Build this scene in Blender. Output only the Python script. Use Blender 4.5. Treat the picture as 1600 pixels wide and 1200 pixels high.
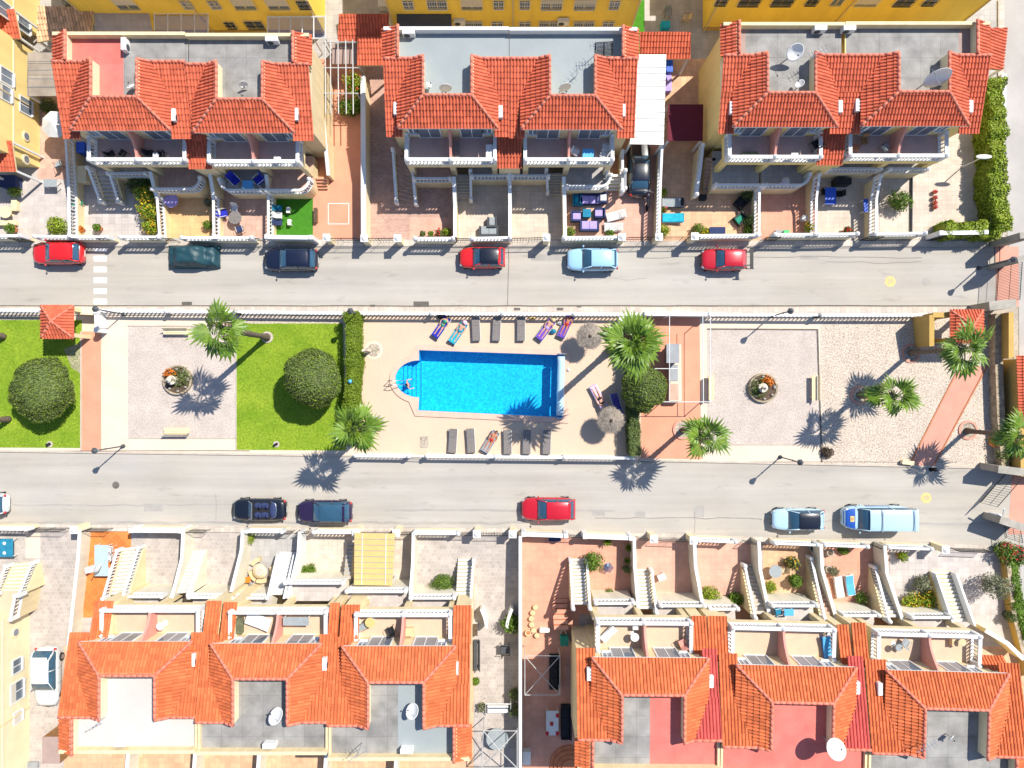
import bpy, bmesh, math, random
import numpy as np
from mathutils import Vector, Matrix
from mathutils.geometry import tessellate_polygon
random.seed(7); rng = np.random.default_rng(7)
SC = bpy.context.scene
for o in list(bpy.data.objects): bpy.data.objects.remove(o)
COL = SC.collection
# ---------------------------------------------------------------- camera, sky, sun, exposure
CAMH = 55.0                                # flying height of the drone, metres
cam = bpy.data.cameras.new('camera'); cam.sensor_width = 36.0; cam.lens = 24.75
cam.clip_start = 1.0; cam.clip_end = 2000.0
camo = bpy.data.objects.new('camera', cam); camo.location = (0, 0, CAMH); COL.objects.link(camo)
SC.camera = camo
SUN_EL = math.radians(52.6); SUN_DIR = Vector((0.75, 0.66, 0)).normalized()
wd = bpy.data.worlds.new('World'); SC.world = wd; wd.use_nodes = True
nt = wd.node_tree; bg = nt.nodes['Background']
sky = nt.nodes.new('ShaderNodeTexSky'); sky.sky_type = 'NISHITA'; sky.sun_disc = False
sky.sun_elevation = SUN_EL; sky.sun_rotation = math.atan2(SUN_DIR.x, SUN_DIR.y)
nt.links.new(sky.outputs[0], bg.inputs[0]); bg.inputs[1].default_value = 0.125; sky.ozone_density = 4.0; sky.dust_density = 0.3
sl = bpy.data.lights.new('sun', 'SUN'); sl.energy = 4.9; sl.angle = math.radians(0.5); sl.color = (1.0, 0.95, 0.86)
so = bpy.data.objects.new('sun', sl); COL.objects.link(so); so.location = (30, 26, 60)
sd = Vector((SUN_DIR.x*math.cos(SUN_EL), SUN_DIR.y*math.cos(SUN_EL), math.sin(SUN_EL)))
so.rotation_euler = sd.to_track_quat('Z', 'Y').to_euler()
SC.view_settings.view_transform = 'Standard'; SC.view_settings.look = 'None'
SC.view_settings.exposure = 0.40; SC.view_settings.gamma = 1.0; SC.view_settings.use_curve_mapping = False
SC.render.engine = 'CYCLES'; SC.cycles.max_bounces = 4; SC.cycles.diffuse_bounces = 3; SC.cycles.glossy_bounces = 2; SC.cycles.transparent_max_bounces = 12
# ---------------------------------------------------------------- helpers
def P(px, py, z=0.0):
    "a point of the survey plan (twentieths of a metre at ground level) at height z"
    k = (CAMH - z)/CAMH/20.0
    return Vector(((px - 800)*k, (600 - py)*k, z))
ORG = {}
class MB:
    def __init__(s): s.v = []; s.f = []
    def add(s, vs, fs):
        o = len(s.v); s.v += [tuple(v) for v in vs]; s.f += [tuple(i + o for i in f) for f in fs]; return s
    def hexa(s, b, t):
        n = len(b)
        return s.add(list(b) + list(t), [tuple(range(n))[::-1], tuple(range(n, 2*n))] + [(i, (i+1) % n, n+(i+1) % n, n+i) for i in range(n)])
    def prism(s, pts, z0, z1): return s.hexa([(p[0], p[1], z0) for p in pts], [(p[0], p[1], z1) for p in pts])
    def box(s, c, d, rz=0.0, m=None):
        hx, hy, hz = d[0]/2, d[1]/2, d[2]/2; R = Matrix.Rotation(rz, 3, 'Z') if m is None else m
        q = [Vector(c) + R @ Vector((x, y, z)) for z in (-hz, hz) for x, y in ((-hx, -hy), (hx, -hy), (hx, hy), (-hx, hy))]
        return s.hexa(q[:4], q[4:])
    def wall(s, a, b, t, z0, z1, z0b=None, z1b=None):
        a = Vector((a[0], a[1], 0)); b = Vector((b[0], b[1], 0)); d = (b - a).normalized(); n = Vector((-d.y, d.x, 0))*t/2
        z0b = z0 if z0b is None else z0b; z1b = z1 if z1b is None else z1b
        Z = Vector((0, 0, 1))
        return s.hexa([a-n+Z*z0, b-n+Z*z0b, b+n+Z*z0b, a+n+Z*z0], [a-n+Z*z1, b-n+Z*z1b, b+n+Z*z1b, a+n+Z*z1])
    def tube(s, pts, r, n=6, r2=None, cap=True):
        pts = [Vector(p) for p in pts]; m = len(pts); vs = []; fs = []
        for i, p in enumerate(pts):
            d = (pts[min(i+1, m-1)] - pts[max(i-1, 0)]).normalized()
            u = d.cross(Vector((0, 0, 1)))
            if u.length < 1e-3: u = Vector((1, 0, 0))
            u.normalize(); w = u.cross(d); ri = (r + (r2 - r)*i/(m-1)) if r2 is not None else (r[i] if isinstance(r, (list, tuple)) else r)
            for k in range(n):
                a = 2*math.pi*k/n; vs.append(p + u*math.cos(a)*ri + w*math.sin(a)*ri)
        for i in range(m-1):
            for k in range(n): fs.append((i*n+k, i*n+(k+1) % n, (i+1)*n+(k+1) % n, (i+1)*n+k))
        if cap: fs += [tuple(range(n))[::-1], tuple((m-1)*n+k for k in range(n))]
        return s.add(vs, fs)
    def lathe(s, c, prof, n=14):
        vs = []; fs = []; m = len(prof)
        for r, z in prof:
            for k in range(n):
                a = 2*math.pi*k/n; vs.append((c[0]+r*math.cos(a), c[1]+r*math.sin(a), c[2]+z))
        for i in range(m-1):
            for k in range(n): fs.append((i*n+k, i*n+(k+1) % n, (i+1)*n+(k+1) % n, (i+1)*n+k))
        fs += [tuple(range(n))[::-1], tuple((m-1)*n+k for k in range(n))]
        return s.add(vs, fs)
    def cyl(s, c, r, h, n=14): return s.lathe(c, [(r, 0), (r, h)], n)
    def ell(s, c, r, nu=12, nv=8):
        pr = [(max(1e-3, math.sin(math.pi*j/nv)), -math.cos(math.pi*j/nv)) for j in range(nv+1)]
        vs = []; fs = []
        for a_, z in pr:
            for k in range(nu):
                a = 2*math.pi*k/nu; vs.append((c[0]+r[0]*a_*math.cos(a), c[1]+r[1]*a_*math.sin(a), c[2]+r[2]*z))
        for i in range(nv):
            for k in range(nu): fs.append((i*nu+k, i*nu+(k+1) % nu, (i+1)*nu+(k+1) % nu, (i+1)*nu+k))
        return s.add(vs, fs)
    def build(s, name, mat, parent=None, smooth=False, kind=None, org=None, bevel=0):
        me = bpy.data.meshes.new(name)
        og = ORG[parent.name] if parent is not None else (Vector(org) if org is not None else Vector((0, 0, 0)))
        me.from_pydata([(v[0]-og.x, v[1]-og.y, v[2]-og.z) for v in s.v], [], s.f)
        bm = bmesh.new(); bm.from_mesh(me); bmesh.ops.recalc_face_normals(bm, faces=bm.faces)
        if bevel: bmesh.ops.bevel(bm, geom=list(bm.edges), offset=bevel, segments=1, affect='EDGES', clamp_overlap=True)
        bm.to_mesh(me); bm.free()
        if smooth: me.polygons.foreach_set('use_smooth', [True]*len(me.polygons))
        me.materials.append(mat); me.update()
        return link(name, me, parent, kind, og)
def link(name, me, parent=None, kind=None, og=None):
    o = bpy.data.objects.new(name, me); COL.objects.link(o)
    if parent is not None: o.parent = parent; og = ORG[parent.name]
    else: o.location = og if og is not None else (0, 0, 0)
    ORG[o.name] = Vector(og) if og is not None else Vector((0, 0, 0))
    if kind: o['kind'] = kind
    return o
def tag(o, label, cat, group=None):
    o['label'] = label; o['category'] = cat
    if group: o['group'] = group
    return o
def thing(name, label, cat, loc=(0, 0, 0), rz=0.0, group=None):
    o = bpy.data.objects.new(name, None); COL.objects.link(o); o.location = loc; o.rotation_euler = (0, 0, rz)
    o.empty_display_size = 0.3; ORG[o.name] = Vector(loc) if rz == 0.0 else Vector(loc)
    return tag(o, label, cat, group)
def proto(name, label, cat, group=None):
    "a thing modelled round its own origin; moved into place afterwards"
    return thing(name, label, cat, (0, 0, 0), 0.0, group)
def put(o, loc, rz=0.0, s=1.0):
    o.location = loc; o.rotation_euler = (0, 0, rz); o.scale = (s, s, s) if not isinstance(s, (tuple, list)) else s; return o
def copy_tree(o, loc=None, rz=None, s=None, label=None, parent=None):
    c = o.copy(); COL.objects.link(c); ORG[c.name] = Vector((0, 0, 0))
    if parent is not None: c.parent = parent
    for ch in list(o.children): copy_tree(ch, parent=c)
    if loc is not None: put(c, loc, rz or 0.0, s or 1.0)
    if label: c['label'] = label
    return c
def struct(name, o): o['kind'] = 'structure'; return o
def sheet(name, pts, z, mat, holes=(), kind='structure', parent=None):
    loops = [[Vector((p[0], p[1], 0)) for p in pts]] + [[Vector((p[0], p[1], 0)) for p in h] for h in holes]
    tris = tessellate_polygon(loops); vs = [(p.x, p.y, z) for l in loops for p in l]
    m = MB(); m.v = vs; m.f = [tuple(t) for t in tris]
    o = m.build(name, mat, parent)
    me = o.data
    bm = bmesh.new(); bm.from_mesh(me)
    for f in bm.faces:
        f.normal_update()
        if f.normal.z < 0: f.normal_flip()
    bm.to_mesh(me); bm.free()
    if kind and parent is None: o['kind'] = kind
    return o
def psheet(name, px, z, mat, **k): return sheet(name, [P(x, y, max(z, 0)) for x, y in px], z, mat, **k)
def rect(x0, y0, x1, y1): return [(x0, y0), (x1, y0), (x1, y1), (x0, y1)]
def npmesh(name, V, F, mat, parent=None, kind=None, smooth=False, tint=None):
    "V (n,3) world, F (m,k) faces, all of k corners"
    og = ORG[parent.name] if parent is not None else Vector((0, 0, 0))
    me = bpy.data.meshes.new(name); n = len(V); m, k = F.shape
    me.vertices.add(n); me.vertices.foreach_set('co', (V - np.array(og)).astype(np.float32).ravel())
    me.loops.add(m*k); me.loops.foreach_set('vertex_index', F.astype(np.int32).ravel())
    me.polygons.add(m); me.polygons.foreach_set('loop_start', np.arange(0, m*k, k, dtype=np.int32))
    me.polygons.foreach_set('loop_total', np.full(m, k, dtype=np.int32))
    if smooth: me.polygons.foreach_set('use_smooth', np.ones(m, dtype=bool))
    if tint is not None:
        a = me.attributes.new('tint', 'FLOAT', 'FACE'); a.data.foreach_set('value', tint.astype(np.float32))
    me.update(calc_edges=True); me.validate(); me.materials.append(mat)
    return link(name, me, parent, kind, og)
# ---------------------------------------------------------------- materials
MATS = {}
def nodes(name):
    m = bpy.data.materials.new(name); m.use_nodes = True; MATS[name] = m
    return m, m.node_tree.nodes, m.node_tree.links, m.node_tree.nodes['Principled BSDF']
def pm(name, col, rough=0.8, var=0.12, scale=1.5, fine=0.06, bump=0.0, bscale=60.0, col2=None, spec=0.3, metal=0.0, coat=0.0, tint=0.0, stretch=None, scale2=None):
    m, N, L, b = nodes(name)
    g = N.new('ShaderNodeNewGeometry'); src = g.outputs['Position']
    if stretch:
        mp = N.new('ShaderNodeMapping'); mp.inputs['Scale'].default_value = stretch; L.new(src, mp.inputs[0]); src = mp.outputs[0]
    n1 = N.new('ShaderNodeTexNoise'); n1.inputs['Scale'].default_value = scale; n1.inputs['Detail'].default_value = 5; n1.inputs['Roughness'].default_value = 0.6
    L.new(src, n1.inputs['Vector'])
    mr = N.new('ShaderNodeMapRange'); mr.inputs[1].default_value = 0.3; mr.inputs[2].default_value = 0.7; L.new(n1.outputs[0], mr.inputs[0])
    mx = N.new('ShaderNodeMix'); mx.data_type = 'RGBA'; L.new(mr.outputs[0], mx.inputs[0])
    c2 = col2 or tuple(min(1, c*(1+var)) for c in col); c1 = col if col2 else tuple(c*(1-var) for c in col)
    mx.inputs[6].default_value = (*c1, 1); mx.inputs[7].default_value = (*c2, 1)
    n2 = N.new('ShaderNodeTexNoise'); n2.inputs['Scale'].default_value = scale2 or bscale*0.3; n2.inputs['Detail'].default_value = 3; L.new(g.outputs['Position'], n2.inputs['Vector'])
    m2 = N.new('ShaderNodeMapRange'); m2.inputs[1].default_value = 0.25; m2.inputs[2].default_value = 0.75; m2.inputs[3].default_value = 1-fine*2; m2.inputs[4].default_value = 1+fine*2
    L.new(n2.outputs[0], m2.inputs[0])
    vm = N.new('ShaderNodeVectorMath'); vm.operation = 'SCALE'; L.new(mx.outputs[2], vm.inputs[0]); L.new(m2.outputs[0], vm.inputs['Scale'])
    out = vm.outputs[0]
    if tint:
        at = N.new('ShaderNodeAttribute'); at.attribute_name = 'tint'
        m3 = N.new('ShaderNodeMapRange'); m3.inputs[3].default_value = 1-tint; m3.inputs[4].default_value = 1+tint; L.new(at.outputs['Fac'], m3.inputs[0])
        v3 = N.new('ShaderNodeVectorMath'); v3.operation = 'SCALE'; L.new(out, v3.inputs[0]); L.new(m3.outputs[0], v3.inputs['Scale']); out = v3.outputs[0]
    L.new(out, b.inputs['Base Color'])
    b.inputs['Roughness'].default_value = rough; b.inputs['Specular IOR Level'].default_value = spec; b.inputs['Metallic'].default_value = metal
    if coat: b.inputs['Coat Weight'].default_value = coat; b.inputs['Coat Roughness'].default_value = 0.04
    if bump:
        bn = N.new('ShaderNodeTexNoise'); bn.inputs['Scale'].default_value = bscale; L.new(g.outputs['Position'], bn.inputs['Vector'])
        bu = N.new('ShaderNodeBump'); bu.inputs['Strength'].default_value = bump; bu.inputs['Distance'].default_value = 0.02
        L.new(bn.outputs[0], bu.inputs['Height']); L.new(bu.outputs[0], b.inputs['Normal'])
    return m
def pave(name, col, mortar, w=0.4, h=0.4, off=0.0, var=0.1, rough=0.75, gap=0.012, big=0.12, rot=0.0):
    m, N, L, b = nodes(name)
    g = N.new('ShaderNodeNewGeometry'); mp = N.new('ShaderNodeMapping'); mp.inputs['Rotation'].default_value = (0, 0, rot); L.new(g.outputs['Position'], mp.inputs[0])
    br = N.new('ShaderNodeTexBrick'); L.new(mp.outputs[0], br.inputs['Vector'])
    br.inputs['Scale'].default_value = 1.0; br.inputs['Brick Width'].default_value = w; br.inputs['Row Height'].default_value = h
    br.inputs['Mortar Size'].default_value = gap; br.offset = off; br.inputs['Bias'].default_value = 0.0
    br.inputs['Color1'].default_value = (*[c*(1-var) for c in col], 1); br.inputs['Color2'].default_value = (*[min(1, c*(1+var)) for c in col], 1)
    br.inputs['Mortar'].default_value = (*mortar, 1)
    n = N.new('ShaderNodeTexNoise'); n.inputs['Scale'].default_value = 0.9; n.inputs['Detail'].default_value = 6; L.new(g.outputs['Position'], n.inputs['Vector'])
    mr = N.new('ShaderNodeMapRange'); mr.inputs[1].default_value = 0.3; mr.inputs[2].default_value = 0.7; mr.inputs[3].default_value = 1-big; mr.inputs[4].default_value = 1+big; L.new(n.outputs[0], mr.inputs[0])
    n2 = N.new('ShaderNodeTexNoise'); n2.inputs['Scale'].default_value = 14; n2.inputs['Detail'].default_value = 4; L.new(g.outputs['Position'], n2.inputs['Vector'])
    m2 = N.new('ShaderNodeMapRange'); m2.inputs[1].default_value = 0.3; m2.inputs[2].default_value = 0.7; m2.inputs[3].default_value = 0.9; m2.inputs[4].default_value = 1.08; L.new(n2.outputs[0], m2.inputs[0])
    mu = N.new('ShaderNodeMath'); mu.operation = 'MULTIPLY'; L.new(mr.outputs[0], mu.inputs[0]); L.new(m2.outputs[0], mu.inputs[1])
    vm = N.new('ShaderNodeVectorMath'); vm.operation = 'SCALE'; L.new(br.outputs[0], vm.inputs[0]); L.new(mu.outputs[0], vm.inputs['Scale'])
    L.new(vm.outputs[0], b.inputs['Base Color']); b.inputs['Roughness'].default_value = rough; b.inputs['Specular IOR Level'].default_value = 0.3
    bu = N.new('ShaderNodeBump'); bu.inputs['Strength'].default_value = 0.4; bu.inputs['Distance'].default_value = 0.01; bu.invert = True
    L.new(br.outputs['Fac'], bu.inputs['Height']); L.new(bu.outputs[0], b.inputs['Normal'])
    return m
# walls and plain paint
pm('white', (0.74, 0.735, 0.715), 0.6, 0.05, 2.0, 0.02, 0.1, 40)
pm('cream', (0.74, 0.60, 0.36), 0.85, 0.10, 1.2, 0.03, 0.25, 90, stretch=(1.8, 1.8, 0.4))
pm('wall_pale', (0.72, 0.66, 0.52), 0.85, 0.10, 1.2, 0.03, 0.25, 90, stretch=(1.8, 1.8, 0.4))
pm('cream_pale', (0.82, 0.70, 0.46), 0.85, 0.06, 1.2, 0.02, 0.25, 90)
pm('ochre', (0.93, 0.64, 0.10), 0.85, 0.09, 0.8, 0.03, 0.2, 90, stretch=(1.6, 1.6, 0.35))  # yellow paint of the shaded walls; their shade is put into this deeper tone
pm('ochre_pale', (0.84, 0.64, 0.26), 0.85, 0.08, 0.8, 0.03, 0.2, 90, stretch=(1.6, 1.6, 0.35))  # paler copy of ochre; brightness of sunlit walls put into the colour
pm('mustard', (0.52, 0.34, 0.10), 0.85, 0.07, 0.8, 0.03, 0.2, 90)
pm('pink_wall', (0.66, 0.30, 0.24), 0.85, 0.06, 1.2, 0.02, 0.2, 90)
pm('grey_paint', (0.30, 0.31, 0.32), 0.6)
pm('dark_grey', (0.07, 0.075, 0.085), 0.6)
pm('black_iron', (0.018, 0.018, 0.02), 0.5)
pm('steel', (0.55, 0.57, 0.6), 0.3, metal=0.9, spec=0.5)
pm('glass_dark', (0.03, 0.045, 0.06), 0.06, 0.2, 0.6, 0, spec=0.8)
pm('pane', (0.16, 0.19, 0.23), 0.08, 0.3, 0.5, 0, spec=0.7)
pm('shutter', (0.62, 0.56, 0.48), 0.7, 0.05)
pm('wood', (0.30, 0.15, 0.06), 0.65, 0.25, 3, 0.06)
pm('wood_pale', (0.62, 0.48, 0.28), 0.7, 0.15, 3, 0.05)
pm('stone_bench', (0.72, 0.60, 0.38), 0.8, 0.1)
pm('stone_wall', (0.36, 0.29, 0.20), 0.9, 0.35, 3.5, 0.15, 0.8, 9)
pm('plaster_grey', (0.36, 0.33, 0.28), 0.9, 0.2, 1.2, 0.05, 0.3, 40)
# ground
pm('earth', (0.42, 0.36, 0.28), 0.95, 0.2, 0.5, 0.1, 0.4, 20)
def mat_road():
    m, N, L, b = nodes('road'); g = N.new('ShaderNodeNewGeometry')
    def noise(sc, det, st, lo, hi, v0, v1):
        mp = N.new('ShaderNodeMapping'); mp.inputs['Scale'].default_value = st; L.new(g.outputs['Position'], mp.inputs[0])
        n = N.new('ShaderNodeTexNoise'); n.inputs['Scale'].default_value = sc; n.inputs['Detail'].default_value = det; n.inputs['Roughness'].default_value = 0.62; L.new(mp.outputs[0], n.inputs['Vector'])
        r = N.new('ShaderNodeMapRange'); r.inputs[1].default_value = lo; r.inputs[2].default_value = hi; r.inputs[3].default_value = v0; r.inputs[4].default_value = v1; L.new(n.outputs[0], r.inputs[0]); return r.outputs[0]
    def mul(x, y): q = N.new('ShaderNodeMath'); q.operation = 'MULTIPLY'; L.new(x, q.inputs[0]); L.new(y, q.inputs[1]); return q.outputs[0]
    f = mul(noise(0.9, 3, (0.035, 1.1, 1), 0.35, 0.65, 0.90, 1.06), noise(0.35, 6, (0.5, 1, 1), 0.35, 0.65, 0.93, 1.05))      # worn wheel tracks, broad blotches
    f = mul(f, noise(1.3, 5, (0.3, 1.2, 1), 0.60, 0.76, 1.0, 0.74)); f = mul(f, noise(14, 4, (1, 1, 1), 0.3, 0.7, 0.93, 1.07))   # stains, aggregate
    mx = N.new('ShaderNodeMix'); mx.data_type = 'RGBA'; mx.inputs[6].default_value = (0.43, 0.40, 0.36, 1); mx.inputs[7].default_value = (0.44, 0.395, 0.335, 1); L.new(noise(0.2, 3, (0.4, 1, 1), 0.35, 0.65, 0, 1), mx.inputs[0])
    vm = N.new('ShaderNodeVectorMath'); vm.operation = 'SCALE'; L.new(mx.outputs[2], vm.inputs[0]); L.new(f, vm.inputs['Scale']); L.new(vm.outputs[0], b.inputs['Base Color']); b.inputs['Roughness'].default_value = 0.88
mat_road()
pm('seam', (0.25, 0.225, 0.20), 0.9, 0.2)
pm('maroon', (0.13, 0.015, 0.028), 0.8, 0.1)
pm('step_white', (0.58, 0.575, 0.56), 0.7, 0.05)
pm('table_blue', (0.42, 0.52, 0.56), 0.5, 0.05)
pm('road_side', (0.43, 0.40, 0.37), 0.9, 0.12, 0.3, 0.05, 0.25, 90)
pm('road_patch', (0.36, 0.335, 0.305), 0.9, 0.12, 0.8, 0.06, 0.2, 90)
pm('tar', (0.13, 0.115, 0.10), 0.8, 0.3, 2.0, 0.1)
pm('kerb', (0.50, 0.43, 0.36), 0.85, 0.12, 1.2, 0.05)
pave('pavement', (0.54, 0.47, 0.40), (0.40, 0.34, 0.29), 0.4, 0.4)
pm('paint_white', (0.80, 0.80, 0.77), 0.7, 0.08, 5, 0.05)
pm('paint_yellow', (0.66, 0.50, 0.20), 0.7, 0.15, 6, 0.08)
pm('lawn', (0.15, 0.27, 0.012), 0.9, 0.30, 0.55, 0.2, 0.6, 40, col2=(0.29, 0.39, 0.03), scale2=7)
pm('blade', (0.17, 0.31, 0.012), 0.7, 0.35, 0.6, 0.15, col2=(0.34, 0.44, 0.04), scale2=4)
pm('turf', (0.05, 0.20, 0.012), 0.9, 0.15, 3, 0.12)
pm('gravel_pink', (0.53, 0.455, 0.40), 0.95, 0.10, 0.8, 0.16, 0.8, 60, scale2=11)
pm('gravel_white', (0.56, 0.47, 0.385), 0.95, 0.08, 0.8, 0.24, 0.8, 40, scale2=9)
pm('gravel_grey', (0.40, 0.34, 0.27), 0.95, 0.15, 2, 0.3, 0.8, 40, scale2=9)
pm('cream_paving', (0.68, 0.56, 0.44), 0.85, 0.06, 0.6, 0.03)
pm('deck', (0.66, 0.49, 0.35), 0.8, 0.10, 0.35, 0.04, 0.15, 30, col2=(0.58, 0.44, 0.33))
pm('coping', (0.66, 0.44, 0.34), 0.75, 0.08, 1.2, 0.04)
pm('red_path', (0.66, 0.30, 0.19), 0.85, 0.08, 0.8, 0.05)
pm('red_pale', (0.60, 0.30, 0.22), 0.85, 0.08, 0.8, 0.04)
pave('tile_light', (0.52, 0.465, 0.43), (0.46, 0.40, 0.37), 0.42, 0.42, 0, 0.08)
pave('tile_lilac', (0.50, 0.45, 0.42), (0.38, 0.33, 0.30), 0.5, 0.5, 0, 0.12)
pave('tile_orange', (0.68, 0.42, 0.20), (0.58, 0.34, 0.17), 0.45, 0.45, 0, 0.06)
pave('tile_pinkbrown', (0.56, 0.36, 0.28), (0.45, 0.28, 0.22), 0.4, 0.4, 0, 0.08)
pave('brick_pink', (0.50, 0.32, 0.25), (0.42, 0.26, 0.21), 0.24, 0.12, 0.5, 0.14)
pave('tile_beige', (0.58, 0.49, 0.40), (0.48, 0.39, 0.32), 0.35, 0.35, 0, 0.06)
pave('tile_pink', (0.62, 0.36, 0.27), (0.55, 0.30, 0.22), 0.5, 0.5, 0, 0.05)
pave('tile_salmon', (0.64, 0.32, 0.22), (0.57, 0.27, 0.18), 0.5, 0.5, 0, 0.05)
pave('tile_apricot', (0.66, 0.40, 0.24), (0.54, 0.32, 0.20), 0.4, 0.4, 0, 0.1)
pave('tile_terracotta', (0.62, 0.20, 0.05), (0.66, 0.30, 0.10), 0.6, 0.6, 0, 0.16, rot=0.78)
pave('tile_cobble', (0.44, 0.385, 0.345), (0.53, 0.475, 0.43), 0.3, 0.3, 0.5, 0.1)
pave('tile_grey', (0.42, 0.40, 0.38), (0.34, 0.32, 0.31), 0.45, 0.45, 0, 0.08)
pave('deck_brown', (0.32, 0.27, 0.22), (0.12, 0.10, 0.08), 6.0, 0.85, 0, 0.12, gap=0.02, big=0.25)
pave('slab_grey', (0.275, 0.265, 0.25), (0.20, 0.19, 0.18), 1.4, 1.4, 0, 0.05, gap=0.014, big=0.28)
pave('slab_pink', (0.60, 0.17, 0.14), (0.54, 0.15, 0.12), 2.2, 2.2, 0, 0.05, gap=0.012, big=0.14)
pm('roof_blue', (0.30, 0.335, 0.34), 0.7, 0.06, 0.5, 0.02)
pm('roof_white', (0.56, 0.52, 0.48), 0.8, 0.06, 0.5, 0.02)
pm('roof_brown', (0.36, 0.26, 0.23), 0.85, 0.12, 0.8, 0.05)
pm('balcony_tile', (0.50, 0.36, 0.33), 0.8, 0.08, 1.5, 0.04)
pm('balcony_pale', (0.60, 0.44, 0.31), 0.8, 0.06, 1.5, 0.04)
# roof tiles
pm('tile_red', (0.62, 0.14, 0.07), 0.78, 0.14, 0.8, 0.12, 0.2, 60, col2=(0.55, 0.12, 0.06), tint=0.20)
pm('tile_orange_roof', (0.65, 0.17, 0.062), 0.78, 0.12, 0.8, 0.10, 0.2, 60, col2=(0.54, 0.13, 0.045), tint=0.20)
pm('tile_crimson', (0.55, 0.09, 0.075), 0.7, 0.12, 1.0, 0.06, 0.2, 60, tint=0.12)
pm('tile_straw', (0.74, 0.46, 0.26), 0.85, 0.2, 2.0, 0.1, 0.2, 60, tint=0.25)
pm('ridge', (0.64, 0.20, 0.13), 0.78, 0.12, 1.5, 0.08)
# plants
pm('leaf_dark', (0.085, 0.125, 0.032), 0.6, 0.35, 1.2, 0.2, col2=(0.155, 0.20, 0.055), tint=0.35)
pm('leaf_mid', (0.075, 0.15, 0.015), 0.55, 0.3, 2.0, 0.2, col2=(0.15, 0.24, 0.02), tint=0.35)
pm('leaf_bright', (0.17, 0.26, 0.012), 0.55, 0.3, 2.0, 0.2, col2=(0.30, 0.36, 0.03), tint=0.35)
pm('leaf_hedge', (0.12, 0.19, 0.010), 0.6, 0.25, 2.0, 0.15, col2=(0.20, 0.28, 0.02), tint=0.3)
pm('leaf_palm', (0.060, 0.135, 0.010), 0.45, 0.25, 1.5, 0.1, col2=(0.18, 0.275, 0.022), spec=0.45, tint=0.25)
pm('leaf_grey', (0.20, 0.21, 0.12), 0.7, 0.25, 3.0, 0.15, tint=0.3)
pm('leaf_dry', (0.26, 0.19, 0.10), 0.9, 0.3, 3, 0.15)
pm('rail_grey', (0.46, 0.46, 0.45), 0.5)
pm('petal_yellow', (0.62, 0.34, 0.02), 0.6, 0.2)
pm('petal_red', (0.55, 0.03, 0.04), 0.6, 0.2)
pm('petal_orange', (0.62, 0.18, 0.02), 0.7, 0.25, 5)
pm('stone_cream', (0.62, 0.55, 0.44), 0.8, 0.1)
pm('bark', (0.12, 0.085, 0.06), 0.95, 0.3, 6, 0.2, 0.8, 30)
pm('bark_palm', (0.15, 0.115, 0.085), 0.95, 0.3, 5, 0.2, 0.8, 25)
pm('soil', (0.11, 0.075, 0.05), 0.95, 0.3, 6, 0.2)
pm('terracotta', (0.50, 0.19, 0.09), 0.8, 0.15)
pm('thatch', (0.33, 0.28, 0.23), 0.95, 0.25, 4, 0.2, 0.6, 30, tint=0.3)
# cloth, furniture
pm('rattan_grey', (0.20, 0.18, 0.17), 0.8, 0.2, 8, 0.15, 0.4, 90)
pm('cloth_blue', (0.02, 0.03, 0.38), 0.9, 0.15, 4); pm('cloth_purple', (0.16, 0.07, 0.45), 0.9, 0.15, 4)
pm('cloth_lilac', (0.42, 0.33, 0.68), 0.9, 0.1, 4); pm('cloth_turq', (0.02, 0.40, 0.52), 0.9, 0.2, 4)
pm('cloth_teal', (0.02, 0.20, 0.32), 0.9, 0.2, 4); pm('cloth_pink', (0.72, 0.50, 0.60), 0.9, 0.1, 4)
pm('cloth_green', (0.03, 0.26, 0.17), 0.9, 0.15, 4); pm('cloth_white', (0.66, 0.655, 0.64), 0.9, 0.05, 4)
pm('cloth_black', (0.02, 0.02, 0.025), 0.9, 0.1, 4); pm('cloth_red', (0.5, 0.03, 0.03), 0.9, 0.1, 4)
pm('cloth_navy', (0.03, 0.045, 0.12), 0.9, 0.1, 4); pm('cloth_yellow', (0.66, 0.46, 0.18), 0.9, 0.06, 2)
pm('cloth_grey', (0.30, 0.33, 0.34), 0.9, 0.1, 4); pm('plastic_green', (0.01, 0.42, 0.10), 0.4, 0.05)
pm('plastic_blue', (0.02, 0.10, 0.55), 0.4, 0.1); pm('plastic_skyblue', (0.10, 0.42, 0.75), 0.4, 0.1)
pm('skin', (0.60, 0.33, 0.22), 0.6, 0.08, 4, 0.03); pm('skin_tan', (0.50, 0.20, 0.11), 0.6, 0.08, 4, 0.03); pm('hair', (0.035, 0.02, 0.012), 0.7, 0.2); pm('hair_grey', (0.4, 0.37, 0.33), 0.8, 0.2)
pm('tyre', (0.015, 0.015, 0.016), 0.85); pm('rim', (0.45, 0.46, 0.48), 0.3, metal=0.8); pm('trim', (0.02, 0.02, 0.022), 0.5)
pm('lamp_red', (0.45, 0.01, 0.012), 0.2, spec=0.6); pm('lamp_clear', (0.32, 0.34, 0.37), 0.1, spec=0.8); pm('plate', (0.75, 0.75, 0.72), 0.5)
pm('car_glass', (0.03, 0.085, 0.14), 0.04, 0.1, 1, 0, spec=0.9, coat=0.5)  # blue base colour carries the sky's reflection on the glass
def paint(n, c, metal=0.0): return pm('paint_'+n, c, 0.32, 0.02, 1, 0.0, spec=0.5, coat=1.0, metal=metal)
for n, c in dict(red=(0.62, 0.012, 0.012), crimson=(0.50, 0.008, 0.02), navy=(0.006, 0.009, 0.028), black=(0.006, 0.008, 0.016), skyblue=(0.34, 0.58, 0.78), aubergine=(0.022, 0.010, 0.045), whitecar=(0.74, 0.76, 0.77), paleblue=(0.44, 0.63, 0.74), royal=(0.02, 0.09, 0.42), silver=(0.58, 0.60, 0.60)).items(): paint(n, c)
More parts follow.
